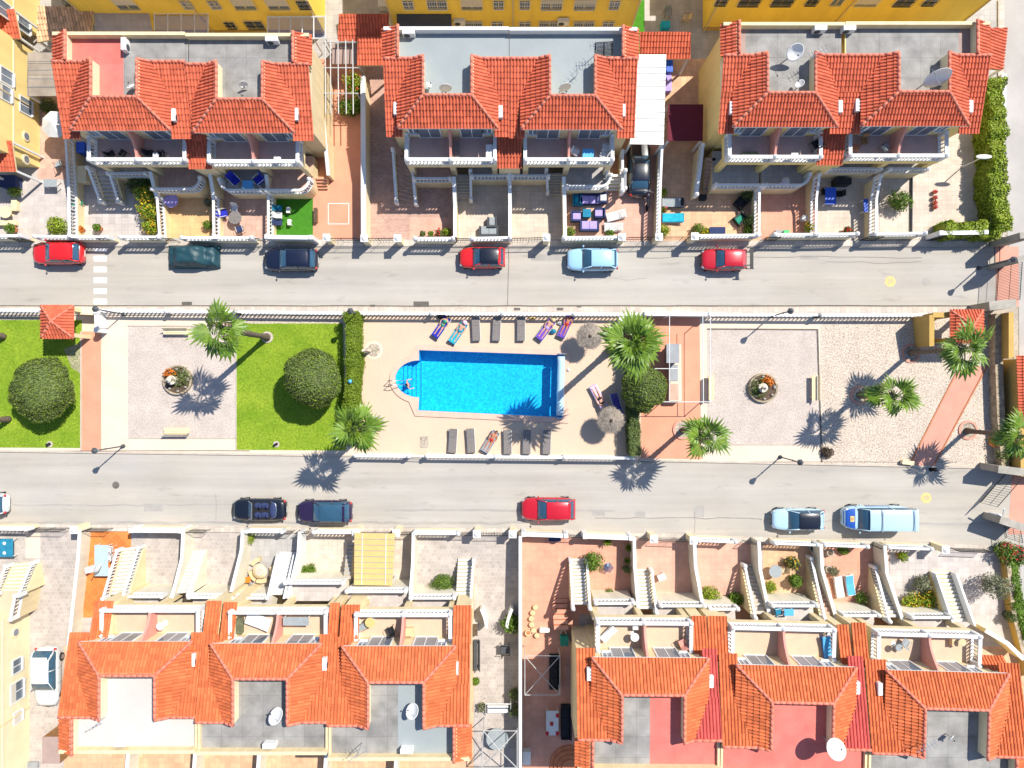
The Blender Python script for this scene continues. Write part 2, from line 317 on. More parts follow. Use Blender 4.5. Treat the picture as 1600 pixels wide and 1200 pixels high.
pm('car_cover', (0.018, 0.062, 0.080), 0.45, 0.3, 2.5, 0.05, 0.5, 6)
# pool
def mat_pool():
    m, N, L, b = nodes('pool_tile'); g = N.new('ShaderNodeNewGeometry')
    n = N.new('ShaderNodeTexNoise'); n.inputs['Scale'].default_value = 6.5; n.inputs['Detail'].default_value = 3; L.new(g.outputs['Position'], n.inputs['Vector'])  # mottling paints the water's caustic light into the tile colour
    r = N.new('ShaderNodeValToRGB'); r.color_ramp.elements[0].position = 0.36; r.color_ramp.elements[0].color = (0.002, 0.40, 0.74, 1)
    r.color_ramp.elements[1].position = 0.64; r.color_ramp.elements[1].color = (0.012, 0.62, 0.90, 1); L.new(n.outputs[0], r.inputs[0])
    L.new(r.outputs[0], b.inputs['Base Color']); b.inputs['Roughness'].default_value = 0.4
    m, N, L, b = nodes('water'); N.remove(b); out = N['Material Output']
    tr = N.new('ShaderNodeBsdfTransparent'); tr.inputs[0].default_value = (0.68, 0.93, 1.0, 1)
    gl = N.new('ShaderNodeBsdfGlossy'); gl.inputs['Roughness'].default_value = 0.03
    fr = N.new('ShaderNodeFresnel'); fr.inputs['IOR'].default_value = 1.33
    g = N.new('ShaderNodeNewGeometry'); no = N.new('ShaderNodeTexNoise'); no.inputs['Scale'].default_value = 2.6; no.inputs['Detail'].default_value = 3; L.new(g.outputs['Position'], no.inputs['Vector'])
    bu = N.new('ShaderNodeBump'); bu.inputs['Strength'].default_value = 0.35; bu.inputs['Distance'].default_value = 0.08; L.new(no.outputs[0], bu.inputs['Height'])
    L.new(bu.outputs[0], gl.inputs['Normal']); L.new(bu.outputs[0], fr.inputs['Normal'])
    mx = N.new('ShaderNodeMixShader'); L.new(fr.outputs[0], mx.inputs[0]); L.new(tr.outputs[0], mx.inputs[1]); L.new(gl.outputs[0], mx.inputs[2]); L.new(mx.outputs[0], out.inputs[0])
mat_pool()
def glass_mat():
    m, N, L, b = nodes('greenhouse_glass'); N.remove(b); out = N['Material Output']
    tr = N.new('ShaderNodeBsdfTransparent'); tr.inputs[0].default_value = (0.75, 0.78, 0.82, 1)
    gl = N.new('ShaderNodeBsdfGlossy'); gl.inputs['Roughness'].default_value = 0.05; gl.inputs[0].default_value = (0.9, 0.92, 1, 1)
    mx = N.new('ShaderNodeMixShader'); mx.inputs[0].default_value = 0.25; L.new(tr.outputs[0], mx.inputs[1]); L.new(gl.outputs[0], mx.inputs[2]); L.new(mx.outputs[0], out.inputs[0])
glass_mat()
def mt(n): return MATS[n]
# ---------------------------------------------------------------- roof tiles, ridges
def tiled(name, poly, mat, parent, tw=0.225, tl=0.40, lift=0.04, rise=0.078):
    "convex planar slope covered with real barrel tiles, cut to the outline"
    poly = [Vector(p) for p in poly]; c = sum(poly, Vector())/len(poly); n = Vector((0, 0, 0))
    for i in range(len(poly)): n += (poly[i]-c).cross(poly[(i+1) % len(poly)]-c)
    n.normalize()
    if n.z < 0: n = -n
    v = Vector((n.x*n.z, n.y*n.z, -(n.x**2+n.y**2)))
    v = v.normalized() if v.length > 1e-4 else Vector((0, -1, 0))
    u = v.cross(n).normalized()
    us = [(p-c).dot(u) for p in poly]; vs = [(p-c).dot(v) for p in poly]
    u0, u1, v0, v1 = min(us), max(us), min(vs), max(vs)
    bm = bmesh.new(); ly = bm.faces.layers.float.new('tint')
    base = [bm.verts.new(p - n*0.02) for p in poly]; f = bm.faces.new(base); f[ly] = 0.2
    prof = [(0.0, 0.0), (0.16, 0.75), (0.36, 1.0), (0.56, 0.75), (0.72, 0.0), (1.0, -0.08)]
    nu = int((u1-u0)/tw)+2; nv = int((v1-v0)/tl)+2
    for j in range(nv):
        b0 = v1 - (j+1)*tl; b1 = v1 - j*tl + 0.02
        for i in range(nu):
            a0 = u0 + i*tw - 0.05; t = random.random(); dl = random.uniform(-0.006, 0.010); row = []
            for vv, hh in ((b0, 0.0), (b1, lift+dl)):
                row.append([bm.verts.new(c + u*(a0+q*tw) + v*vv + n*(hh + h*rise + 0.004)) for q, h in prof])
            for k in range(len(prof)-1):
                f = bm.faces.new((row[0][k], row[0][k+1], row[1][k+1], row[1][k])); f[ly] = t if k < 4 else t*0.6
    m = len(poly); orient = 1 if (poly[1]-poly[0]).cross(poly[2]-poly[1]).dot(n) > 0 else -1
    for i in range(m):
        e = poly[(i+1) % m]-poly[i]
        if e.length < 1e-4: continue
        out = e.cross(n)*orient; out.normalize()
        bmesh.ops.bisect_plane(bm, geom=list(bm.verts)+list(bm.edges)+list(bm.faces), dist=1e-5, plane_co=poly[i]+out*0.015, plane_no=out, clear_outer=True)
    og = ORG[parent.name]
    bmesh.ops.translate(bm, verts=bm.verts, vec=-og)
    me = bpy.data.meshes.new(name); bm.to_mesh(me); bm.free(); me.materials.append(mt(mat))
    return link(name, me, parent, 'stuff')
def ridge(parent, a, b, r=0.105, mat='ridge', name='ridge_tiles'):
    "row of half-round ridge tiles, each lapping the next"
    a, b = Vector(a), Vector(b); d = b-a; L_ = d.length; n = max(1, int(L_/0.38)); d.normalize(); m = MB()
    for i in range(n):
        p = a+d*(L_*i/n); q = a+d*(L_*(i+1)/n+0.04); m.tube([p, q], r*0.92, 7, r2=r*1.06)
    return m.build(name, mt(mat), parent, True, 'stuff')
# ---------------------------------------------------------------- balustrades, walls, stairs, gates
def along(pts, step, inset=0.12):
    out = []
    for a, b in zip(pts[:-1], pts[1:]):
        a, b = Vector(a), Vector(b); L_ = (b-a).length; n = max(1, int(round((L_-2*inset)/step)))
        for i in range(n+1): out.append(a.lerp(b, (inset+(L_-2*inset)*i/n)/L_))
    return out
def balus(parent, pts, h=0.95, step=0.28, w=0.18, mat='white', posts=True, r=0.055, low=True):
    pts = [Vector(p) for p in pts]; m = MB(); k = MB(); q = MB()
    for a, b in zip(pts[:-1], pts[1:]):
        m.wall(a, b, w, a.z+h-0.10, a.z+h, b.z+h-0.10, b.z+h)
        if low: k.wall(a, b, w*0.85, a.z, a.z+0.09, b.z, b.z+0.09)
    for p in along(pts, step):
        q.lathe((p.x, p.y, p.z+0.08), [(r*0.8, 0), (r*0.55, (h-0.18)*0.15), (r*1.15, (h-0.18)*0.38), (r*0.5, (h-0.18)*0.75), (r*0.85, h-0.17)], 6)
    m.build('handrail', mt(mat), parent)
    if low: k.build('bottom_rail', mt(mat), parent)
    q.build('balusters', mt(mat), parent, True, 'stuff')
    if posts:
        for p in ([pts[0], pts[-1]] if posts == 'ends' else pts):
            s = MB(); s.box((p.x, p.y, p.z+h/2+0.02), (0.26, 0.26, h+0.04)); s.lathe((p.x, p.y, p.z+h+0.04), [(0.15, 0), (0.15, 0.03), (0.07, 0.10), (0.01, 0.14)], 8)
            s.build('post', mt(mat), parent)
def front_wall(label, a, b, zb=0.85, h=0.9, base='cream_pale', solid=False, cat='wall', mids=True):
    "street wall: plinth, white balustrade or solid panel on top, posts"
    z = zb+h; A, B = P(*a, z), P(*b, z); A.z = B.z = 0
    t = thing('street_wall', label, cat, (A+B)/2)
    MB().wall(A, B, 0.24, 0, zb).build('plinth', mt(base), t)
    n = max(1, int((B-A).length/3.2)); pts = [A.lerp(B, i/n)+Vector((0, 0, zb+0.004)) for i in range(n+1)]
    if solid:
        MB().wall(A, B, 0.2, zb+0.004, z-0.08).build('panel', mt('white'), t); MB().wall(A, B, 0.30, z-0.077, z).build('coping', mt('white'), t)
        for p in (A, B): MB().box((p.x, p.y, z/2+0.06), (0.34, 0.34, z+0.12)).build('post', mt('white'), t, bevel=0.03)
    else: balus(t, pts, h)
    return t
def divider(label, pts, t=0.2, mat='white', body='cream', zb=0.0, rail=0.0, name='garden_wall', cat='wall', cap=True):
    "wall along plan points (px, py, z of the top); with rail > 0 the top part is a balustrade of that height"
    W = [P(x, y, z) for x, y, z in pts]; c = (W[0]+W[-1])/2; c.z = 0
    th = thing(name, label, cat, c)
    m = MB(); k = MB()
    for a, b in zip(W[:-1], W[1:]):
        m.wall(a, b, t, zb, a.z-rail-0.06, zb, b.z-rail-0.06)
        if cap and not rail: k.wall(a, b, t+0.07, a.z-0.057, a.z, b.z-0.057, b.z)
    m.build('wall_body', mt(body), th)
    if cap and not rail: k.build('coping', mt(mat), th)
    if rail: balus(th, [p-Vector((0, 0, rail+0.055)) for p in W], rail+0.05, posts='ends')
    return th
def stairs(label, b0, b1, t0, t1, z0, z1, n, tread='tile_pinkbrown', side='white', rail=(1, 1), body='cream', solid=False):
    "flight between the bottom edge b0-b1 and the top edge t0-t1 (plan points)"
    B0, B1 = P(*b0, z0), P(*b1, z0); T0, T1 = P(*t0, z1), P(*t1, z1)
    c = (B0+B1)/2; th = thing('staircase', label, 'stairs', c)
    for i in range(n):
        a, b = i/n, (i+1)/n; z = z0+(z1-z0)*(i+1)/n
        q = [B0.lerp(T0, a), B1.lerp(T1, a), B1.lerp(T1, b), B0.lerp(T0, b)]
        MB().prism(q, 0.0, z-0.05).build('riser', mt(body), th)
        q2 = [B0.lerp(T0, a), B1.lerp(T1, a), B1.lerp(T1, b-0.14/n), B0.lerp(T0, b-0.14/n)]
        MB().prism(q2, z-0.047, z).build('step', mt(tread), th)
    for s, (a, b) in enumerate(((B0, T0), (B1, T1))):
        if not rail[s]: continue
        o = ((B1-B0) if s == 0 else (B0-B1)).normalized()*-0.1
        a2, b2 = a+o+Vector((0, 0, 0.12)), b+o+Vector((0, 0, 0.12))
        MB().wall(a2, b2, 0.14, 0, a2.z, 0, b2.z).build('side_wall', mt(body), th)
        if solid: MB().wall(a2, b2, 0.16, a2.z, a2.z+0.75, b2.z, b2.z+0.75).build('parapet', mt(side), th)
        else: balus(th, [a2+Vector((0, 0, 0.004)), b2+Vector((0, 0, 0.004))], 0.85, 0.26, mat=side, posts='ends', low=False)
    return th
def gate(label, a, b, h=1.5, mat='black_iron', z=0.0, op=0.0, bars=0.14, name='iron_gate', leaves=1):
    A, B = P(*a, 0), P(*b, 0); t = thing(name, label, 'gate', A)
    n0 = max(1, leaves)
    for l in range(n0):
        p, q = A.lerp(B, l/n0), A.lerp(B, (l+1)/n0)
        if op:
            d = q-p; piv = p if l == 0 else q; d = d if l == 0 else -d
            R = Matrix.Rotation(op if l == 0 else -op, 3, 'Z'); e = piv + R @ d; p, q = piv, e
        f = MB(); Z = Vector((0, 0, 1))
        f.tube([p+Z*0.08, p+Z*h, q+Z*h, q+Z*0.08, p+Z*0.08], 0.03, 4)
        f.tube([p+Z*h*0.55, q+Z*h*0.55], 0.02, 4); f.build('gate_frame', mt(mat), t)
        g = MB(); k = max(2, int((q-p).length/bars))
        for i in range(1, k): w = p.lerp(q, i/k); g.tube([w+Z*0.08, w+Z*h], 0.014, 4)
        g.build('bars', mt(mat), t, kind='stuff')
    return t
# ---------------------------------------------------------------- foliage
def leaf_cloud(name, mat, parent, pts, nrm, size, jitter=0.6, aspect=0.55, kind='stuff'):
    "one small folded leaf face for each point"
    n = len(pts); nr = nrm + rng.normal(0, jitter, (n, 3)); nr /= np.linalg.norm(nr, axis=1)[:, None]+1e-9
    a = rng.normal(0, 1, (n, 3)); u = np.cross(nr, a); u /= np.linalg.norm(u, axis=1)[:, None]+1e-9; w = np.cross(nr, u)
    s = size*rng.uniform(0.6, 1.35, n)[:, None]
    V = np.stack([pts-u*s*0.5, pts+w*s*aspect*0.5+nr*s*0.08, pts+u*s*0.5, pts-w*s*aspect*0.5+nr*s*0.08], 1).reshape(-1, 3)
    F = np.arange(4*n).reshape(-1, 4)
    return npmesh(name, V, F, mt(mat), parent, kind, tint=rng.uniform(0, 1, n))
def lump(p, seed, amp, f):
    s = np.zeros(len(p))
    r = np.random.default_rng(seed)
    for k in range(5):
        d = r.normal(0, 1, 3)*f*(1+0.6*k); s += np.sin(p@d + r.uniform(0, 6))/(1+0.5*k)
    return 1+amp*s/2
def ball_points(n, c, r, amp=0.1, f=2.2, seed=0, low=-0.9, depth=0.10):
    d = rng.normal(0, 1, (int(n*1.4)+10, 3)); d /= np.linalg.norm(d, axis=1)[:, None]; d = d[d[:, 2] > low][:n]
    k = lump(d, seed, amp, f)*(1-np.abs(rng.normal(0, depth, len(d))))
    return np.array(c)+d*np.array(r)*k[:, None], d
def core(name, mat, parent, c, r, amp, f, seed, nu=36, nv=22, shrink=0.93):
    th = np.linspace(0, 2*np.pi, nu, endpoint=False); ph = np.linspace(0.02, np.pi*0.93, nv)
    T, Q = np.meshgrid(th, ph); d = np.stack([np.sin(Q)*np.cos(T), np.sin(Q)*np.sin(T), np.cos(Q)], -1).reshape(-1, 3)
    V = np.array(c)+d*np.array(r)*(lump(d, seed, amp, f)*shrink)[:, None]
    F = [(i*nu+k, i*nu+(k+1) % nu, (i+1)*nu+(k+1) % nu, (i+1)*nu+k) for i in range(nv-1) for k in range(nu)]
    return npmesh(name, V, np.array(F), mt(mat), parent, None, True, tint=rng.uniform(0.2, 0.6, len(F)))
def topiary(label, base, crown_c, r, n=9000, seed=1):
    t = thing('round_tree', label, 'tree', base)
    b = Vector(base); c = Vector(crown_c); m = MB(); m.tube([b, b.lerp(c, 0.4)+Vector((0.05, 0.03, 0)), c], 0.22, 8, 0.12)
    for k in range(5):
        a = k*1.26; m.tube([b.lerp(c, 0.55), c+Vector((math.cos(a)*r[0]*0.6, math.sin(a)*r[1]*0.6, r[2]*0.2))], 0.08, 5, 0.03)
    m.build('trunk', mt('bark'), t)
    cr = core('crown', 'leaf_dark', t, c, r, 0.10, 1.9, seed)
    p, d = ball_points(n, c, r, 0.10, 1.9, seed, -0.8, 0.06); leaf_cloud('leaves', 'leaf_dark', cr, p, d, 0.15, 0.7)
    p, d = ball_points(n//5, c, np.array(r)*1.03, 0.10, 1.9, seed, -0.2, 0.05); leaf_cloud('young_leaves', 'leaf_hedge', cr, p, d, 0.12, 0.8)
    return t
def shrub(label, px, py, r, h=None, mat='leaf_mid', n=None, flower=None, pot=None, cat='plant', name='shrub', leaf=0.13, group=None, zb=0.0):
    h = h or r*1.6; c = P(px, py, zb+h*0.5); b = Vector((c.x, c.y, zb))
    t = thing(name, label, cat, b, 0, group); z0 = zb
    if pot:
        pr = min(0.28, r*0.75); MB().lathe((b.x, b.y, zb), [(pr*0.65, 0), (pr, 0.32), (pr*1.1, 0.33), (pr*1.1, 0.38), (pr*0.9, 0.38), (pr*0.85, 0.34)], 12).build('pot', mt(pot), t, True); z0 = zb+0.34
    m = MB()
    for k in range(4): a = k*1.6+px; m.tube([(b.x, b.y, z0), (b.x+math.cos(a)*r*0.5, b.y+math.sin(a)*r*0.5, z0+h*0.6)], 0.03, 5, 0.012)
    m.build('stems', mt('bark'), t)
    n = n or int(min(2600, 420+r*r*1500)); cc = (b.x, b.y, z0+h*0.5); rr = (r, r, h*0.5)
    p, d = ball_points(n, cc, rr, 0.28, 2.6, int(px*7+py), -0.95, 0.30); leaf_cloud('foliage', mat, t, p, d, leaf, 0.9)
    if flower:
        p, d = ball_points(max(14, n//14), cc, np.array(rr)*1.03, 0.28, 2.6, int(px*7+py), 0.0, 0.08); leaf_cloud('flowers', flower, t, p, d, 0.13, 0.5, 0.9)
    return t
def hedge(label, pts, w, h, mat='leaf_hedge', dens=260, wob=0.12, name='hedge', leaf=0.13, zb=0.0):
    "clipped or bushy hedge along plan points given at its top"
    W = [P(x, y, h) for x, y in pts]; c = W[0].copy(); c.z = zb; t = thing(name, label, 'hedge', c); ps = []; ns = []
    V = []; F = []; o = 0
    for a, b in zip(W[:-1], W[1:]):
        d = (b-a); L_ = d.length; d.normalize(); nn = Vector((-d.y, d.x, 0)); k = int(L_*(w+2*h)*dens)
        s = rng.uniform(0, L_, k); q = rng.uniform(0, w+2*h, k)
        wd_ = w*(1+wob*np.sin(s*1.7+1)+wob*0.7*np.sin(s*4.1)); hh = h*(1+wob*0.5*np.sin(s*2.3+2)+wob*0.4*np.sin(s*5.3))
        top = (q > h) & (q < h+w); lx = np.where(q <= h, -0.5, np.where(top, (q-h)/w-0.5, 0.5))*wd_; lz = np.where(q <= h, q/h, np.where(top, 1.0, (2*h+w-q)/h))*hh
        pp = np.array(a)[None, :]*[1, 1, 0] + np.outer(s, d) + np.outer(lx, nn); pp[:, 2] = zb+lz; pp += rng.normal(0, 0.045, pp.shape)
        nv = np.where(top[:, None], [[0, 0, 1]], np.outer(np.sign(lx), nn)); ps.append(pp); ns.append(nv)
        m = int(L_/0.3)+1
        for i in range(m+1):
            s_ = L_*i/m; ww = w*0.44*(1+wob*math.sin(s_*1.7+1)); hz = h*(0.93+wob*0.4*math.sin(s_*2.3+2))
            for lx_, lz_ in ((-ww, zb), (-ww, zb+hz*0.95), (0, zb+hz), (ww, zb+hz*0.95), (ww, zb)): v = a+d*s_+nn*lx_; V.append((v.x, v.y, lz_))
            if i: F += [(o+(i-1)*5+j, o+(i-1)*5+j+1, o+i*5+j+1, o+i*5+j) for j in range(4)]
        F += [(o, o+1, o+3, o+4), (o+1, o+2, o+3, o+3)][:1] + [(o+m*5, o+m*5+1, o+m*5+3, o+m*5+4)]; o = len(V)
    cr = npmesh('inner_foliage', np.array(V), np.array(F), mt(mat), t, tint=rng.uniform(0.1, 0.4, len(F)))
    leaf_cloud('leaves', mat, t, np.concatenate(ps), np.concatenate(ns), leaf, 0.6); return t
def palm_leaf(seed):
    "fan leaf pointing along +x: stalk, then a pleated fan of pointed fingers"
    r = random.Random(seed); V = []; F = []; T = []
    L0 = 0.66
    def quad(a, b, c, d, t): o = len(V); V.extend([a, b, c, d]); F.append((o, o+1, o+2, o+3)); T.append(t)
    for k in range(3):
        x0, x1 = L0*k/3, L0*(k+1)/3; z0, z1 = 0.10*math.sin(k), 0.10*math.sin(k+1)
        quad((x0, -0.035, z0), (x0, 0.035, z0), (x1, 0.028, z1), (x1, -0.028, z1), 0.3)
    n = 13
    for i in range(n):
        a = math.radians(-80 + 160*i/(n-1)); da = math.radians(6.9)
        ln = (1.24-0.50*abs(i-(n-1)/2)/((n-1)/2))*r.uniform(0.9, 1.08); z0 = 0.06 if i % 2 else 0.0; dr = r.uniform(0.20, 0.42)
        def pt(rad, ang, dz): return (L0+rad*math.cos(ang), rad*math.sin(ang), 0.085+dz)
        t = r.uniform(0.25, 0.95)
        quad(pt(0.02, a, 0), pt(ln*0.66, a-da, z0-0.08), pt(ln*0.74, a, 0.05-0.11), pt(ln*0.66, a+da, z0-0.08), t)
        quad(pt(ln*0.66, a-da, z0-0.08), pt(ln*0.86, a-da*0.36, -dr*0.55), pt(ln*0.86, a+da*0.36, -dr*0.55), pt(ln*0.66, a+da, z0-0.08), t)
        quad(pt(ln*0.86, a-da*0.36, -dr*0.55), pt(ln*1.03, a-da*0.06, -dr), pt(ln*1.03, a+da*0.06, -dr), pt(ln*0.86, a+da*0.36, -dr*0.55), t*0.9)
    me = bpy.data.meshes.new('palm_leaf'); me.from_pydata(V, [], F); at = me.attributes.new('tint', 'FLOAT', 'FACE'); at.data.foreach_set('value', T)
    me.materials.append(mt('leaf_palm')); return me
PL = [palm_leaf(i) for i in range(5)]
DRY = palm_leaf(9); DRY.materials.clear(); DRY.materials.append(mt('leaf_dry'))
def palm(label, base, h, lean=(0, 0), n=24, s=1.0, r=0.2, seed=0):
    b = P(*base, 0); t = thing('fan_palm', label, 'palm tree', b); R = random.Random(seed)
    top = b+Vector((lean[0], lean[1], h)); m = MB(); k = int(h/0.22); pts = []; rr = []
    for i in range(k+1):
        f = i/k; p = b.lerp(top, f)+Vector((lean[0], lean[1], 0))*(f*f-f)*0.4
        pts.append(p); rr.append(r*(1.35-0.55*min(1, f*5) if f < 0.2 else 0.8+0.25*f)*(1.1 if i % 2 else 0.93)*R.uniform(0.94, 1.06))
    m.tube(pts, rr, 10); m.build('trunk', mt('bark_palm'), t, True)
    sk = MB()
    for i in range(34):
        a = i*2.4; z = h-0.15-0.02*i*(h/7); ln = R.uniform(0.28, 0.5); d = Vector((math.cos(a), math.sin(a), 0)); q = b.lerp(top, max(0.02, (z)/h))
        sk.tube([q+d*r*0.7, q+d*(r+ln*0.5)+Vector((0, 0, 0.12)), q+d*(r+ln*0.75)+Vector((0, 0, -0.10))], 0.035, 4, 0.012)
    sk.build('leaf_bases', mt('bark_palm'), t, kind='stuff')
    for i in range(n):
        f = i/(n-1); el = math.radians((74, 58, 46, 32, 18, 8, -2, -14, -26)[min(8, int(f*9))]+R.uniform(-9, 9)); az = i*2.39996+R.uniform(-0.35, 0.35); sc = s*R.uniform(0.74, 1.15)*(0.75 if f < 0.2 else 1)
        o = bpy.data.objects.new('leaf', PL[R.randrange(5)]); COL.objects.link(o); o.parent = t
        M = Matrix.Rotation(az, 4, 'Z') @ Matrix.Rotation(-el, 4, 'Y') @ Matrix.Rotation(R.uniform(-0.5, 0.5), 4, 'X')
        o.matrix_local = Matrix.Translation(top-b+Vector((0, 0, 0.12*(1-f)))) @ M @ Matrix.Scale(sc, 4); ORG[o.name] = b
    for i in range(5):
        o = bpy.data.objects.new('dry_leaf', DRY); COL.objects.link(o); o.parent = t
        o.matrix_local = Matrix.Translation(top-b-Vector((0, 0, 0.25))) @ Matrix.Rotation(i*1.31+seed, 4, 'Z') @ Matrix.Rotation(math.radians(R.uniform(50, 72)), 4, 'Y') @ Matrix.Scale(s*R.uniform(0.6, 0.85), 4); ORG[o.name] = b
    return t
# ---------------------------------------------------------------- cars
def car(label, px, py, rz, L_=4.0, W=1.74, Hh=1.46, body='paint_red', roof=None, kind='hatch', group=None, name='parked_car', sun=False, hood=None):
    "loft along x, nose at +x; roof None = body colour"
    t = proto(name, label, 'van' if kind == 'van' else 'car', group)
    hl, hw = L_/2, W/2
    ST = dict(hatch=dict(nose=0.70, hood=0.86, sh=0.93, tail=0.95, ws0=0.42, ws1=0.06, rw0=-0.70, rw1=-0.93),
              sedan=dict(nose=0.68, hood=0.84, sh=0.92, tail=0.96, ws0=0.40, ws1=0.04, rw0=-0.52, rw1=-0.80),
              suv=dict(nose=0.82, hood=1.0, sh=1.06, tail=1.1, ws0=0.40, ws1=0.10, rw0=-0.76, rw1=-0.95),
              van=dict(nose=0.95, hood=1.12, sh=1.18, tail=1.2, ws0=0.62, ws1=0.40, rw0=-0.965, rw1=-0.985),
              cabrio=dict(nose=0.68, hood=0.84, sh=0.90, tail=0.92, ws0=0.36, ws1=0.16, rw0=-0.4, rw1=-0.5))[kind]
    xs = [-1, -0.985, -0.94, -0.82, -0.6, -0.3, 0, 0.3, 0.55, 0.75, 0.88, 0.955, 0.99, 1.0]
    def half(x):
        a = abs(x); w = hw*(1-0.05*a*a)
        e = max(0, (a-0.60)/0.40); return w*(1-0.40*e**2.6) if x > 0 else w*(1-0.28*e**2.8)
    def top(x):
        if x > ST['ws0']: f = (x-ST['ws0'])/(1-ST['ws0']); return ST['hood']-(ST['hood']-ST['nose'])*f**2.2
        return ST['sh'] + (ST['tail']-ST['sh'])*max(0, -x)
    V = []; F = []; rows = []
    for x in xs:
        w, zt = half(x), top(x); e = max(0, (abs(x)-0.94)/0.06); zt -= 0.30*e**1.5; zb = 0.20+0.14*e
        sec = [(w*0.80, zb), (w*0.97, zb+0.12), (w, zb+(zt-zb)*0.45), (w*0.985, zb+(zt-zb)*0.72), (w*0.90, zt-0.03), (w*0.70, zt+0.015), (w*0.35, zt+0.035), (0, zt+0.04)]
        sec = sec + [(-y, z) for y, z in sec[-2::-1]]
        rows.append(len(V)); V += [(x*hl, y, z) for y, z in sec]; ns = len(sec)
    for i in range(len(xs)-1):
        for k in range(ns-1): F.append((rows[i]+k, rows[i]+k+1, rows[i+1]+k+1, rows[i+1]+k))
        F.append((rows[i]+ns-1, rows[i], rows[i+1], rows[i+1]+ns-1))
    F += [tuple(rows[0]+k for k in range(ns)), tuple(rows[-1]+k for k in range(ns))[::-1]]
    m = MB(); m.add(V, F); bd = m.build('body', mt(body), t, True)
    if hood:
        hx = [ST['ws0']+0.01+(0.975-ST['ws0'])*i/8 for i in range(9)]; V = []
        for x in hx:
            e = max(0, (x-0.94)/0.06); zt = top(x)-0.30*e**1.5; w = half(x)
            V += [(x*hl, y*w, zt+dz+0.010) for y, dz in ((-0.86, -0.02), (-0.70, 0.015), (-0.35, 0.035), (0, 0.04), (0.35, 0.035), (0.70, 0.015), (0.86, -0.02))]
        MB().add(V, [(i*7+k, i*7+k+1, i*7+k+8, i*7+k+7) for i in range(8) for k in range(6)]).build('bonnet', mt(hood), bd, True)
    for x, c in ((0.18, 0), (-0.32, 0)):                         # door shut lines
        for s in (1, -1): MB().box((x*hl, s*(half(x)+0.001), 0.62), (0.012, 0.012, 0.5)).build('door_gap', mt('trim'), bd)
    zs = ST['sh']+0.02; rz_ = Hh; cw = hw*0.90
    x0, x1, x2, x3 = ST['ws0']*hl, ST['ws1']*hl, ST['rw0']*hl, ST['rw1']*hl
    rw = cw*(0.80 if kind != 'van' else 0.92)
    if kind != 'cabrio':
        g = MB(); n = 7; sec = []
        for x, w, z in ((x0, cw*0.86, ST['hood']+0.03), (x0-0.25*(x0-x1), cw*0.92, zs+(rz_-zs)*0.34), (x1, rw, rz_-0.05), ((x1+x2)/2, rw*1.02, rz_-0.02), (x2, rw*0.96, rz_-0.07), (x3+0.3*(x2-x3), cw*0.88, zs+(rz_-zs)*0.38), (x3, cw*0.80, zs)):
            zb = min(z, zs)-0.06
            sec.append([(x, cw*0.985 if z > zs+0.1 else w*1.02, zb), (x, w, z-0.05 if z > zs+0.1 else z-0.01), (x, w*0.86, z), (x, w*0.4, z+0.025), (x, 0, z+0.03)])
        vs = []; fs = []
        for s_ in sec: vs += s_ + [(x, -y, z) for x, y, z in s_[-2::-1]]
        q = 9
        for i in range(len(sec)-1):
            for k in range(q-1): fs.append((i*q+k, i*q+k+1, (i+1)*q+k+1, (i+1)*q+k))
        fs += [tuple(range(q)), tuple((len(sec)-1)*q+k for k in range(q))[::-1]]
        g.add(vs, fs); g.build('windows', mt('car_glass'), t, True)
        # roof skin, slightly proud of the glasshouse
        r_ = MB(); vs = []; fs = []; xr = [x1+0.03, x1-0.06, (x1+x2)/2, x2+0.10, x2-0.02]; zz = [rz_-0.028, rz_-0.002, rz_+0.022, rz_-0.008, rz_-0.045]
        for x, z in zip(xr, zz):
            for y, dz in ((-1.0, -0.05), (-0.86, 0.0), (-0.4, 0.025), (0, 0.03), (0.4, 0.025), (0.86, 0.0), (1.0, -0.05)): vs.append((x, y*rw*1.02, z+dz+0.012))
        for i in range(4):
            for k in range(6): fs.append((i*7+k, i*7+k+1, (i+1)*7+k+1, (i+1)*7+k))
        r_.add(vs, fs); ro = r_.build('roof', mt(roof or body), t, True)
        for s in (1, -1):   # pillars
            p = MB(); p.tube([(x0+0.02, s*cw*0.90, ST['hood']+0.03), (x0-0.25*(x0-x1), s*cw*0.93, zs+(rz_-zs)*0.34), (x1, s*rw, rz_-0.05)], 0.035, 5); p.tube([(x2, s*rw*0.97, rz_-0.08), (x3+0.3*(x2-x3), s*cw*0.90, zs+(rz_-zs)*0.38), (x3, s*cw*0.84, zs)], 0.06, 5)
            xm = (x1+x2)/2; p.tube([(xm+0.05, s*cw*0.99, zs-0.02), (xm, s*rw*1.03, rz_-0.06)], 0.04, 5); p.build('pillars', mt(body), t, True)
        if sun: MB().box(((x1+x2)/2, 0, rz_+0.062), (abs(x1-x2)*0.72, rw*1.35, 0.012)).build('sunroof', mt('car_glass'), ro)
        if roof and kind != 'van':
            a = MB(); a.tube([(x2+0.12, 0, rz_+0.03), (x2-0.05, 0, rz_+0.18)], 0.012, 4); a.build('aerial', mt('trim'), t)
    else:
        c = MB(); c.prism([(x0-0.1, -cw*0.84), (x0-0.1, cw*0.84), (x3, cw*0.80), (x3, -cw*0.80)], 0.55, zs+0.035); c.build('cabin_floor', mt('trim'), t)
        w = MB(); w.add([(x0, -cw*0.86, zs), (x0, cw*0.86, zs), (x1, cw*0.74, zs+0.42), (x1, -cw*0.74, zs+0.42)], [(0, 1, 2, 3)]); w.build('windscreen', mt('car_glass'), t)
        f = MB(); f.tube([(x0, -cw*0.88, zs), (x1, -cw*0.76, zs+0.43), (x1, cw*0.76, zs+0.43), (x0, cw*0.88, zs)], 0.035, 5); f.build('windscreen_frame', mt('steel'), t)
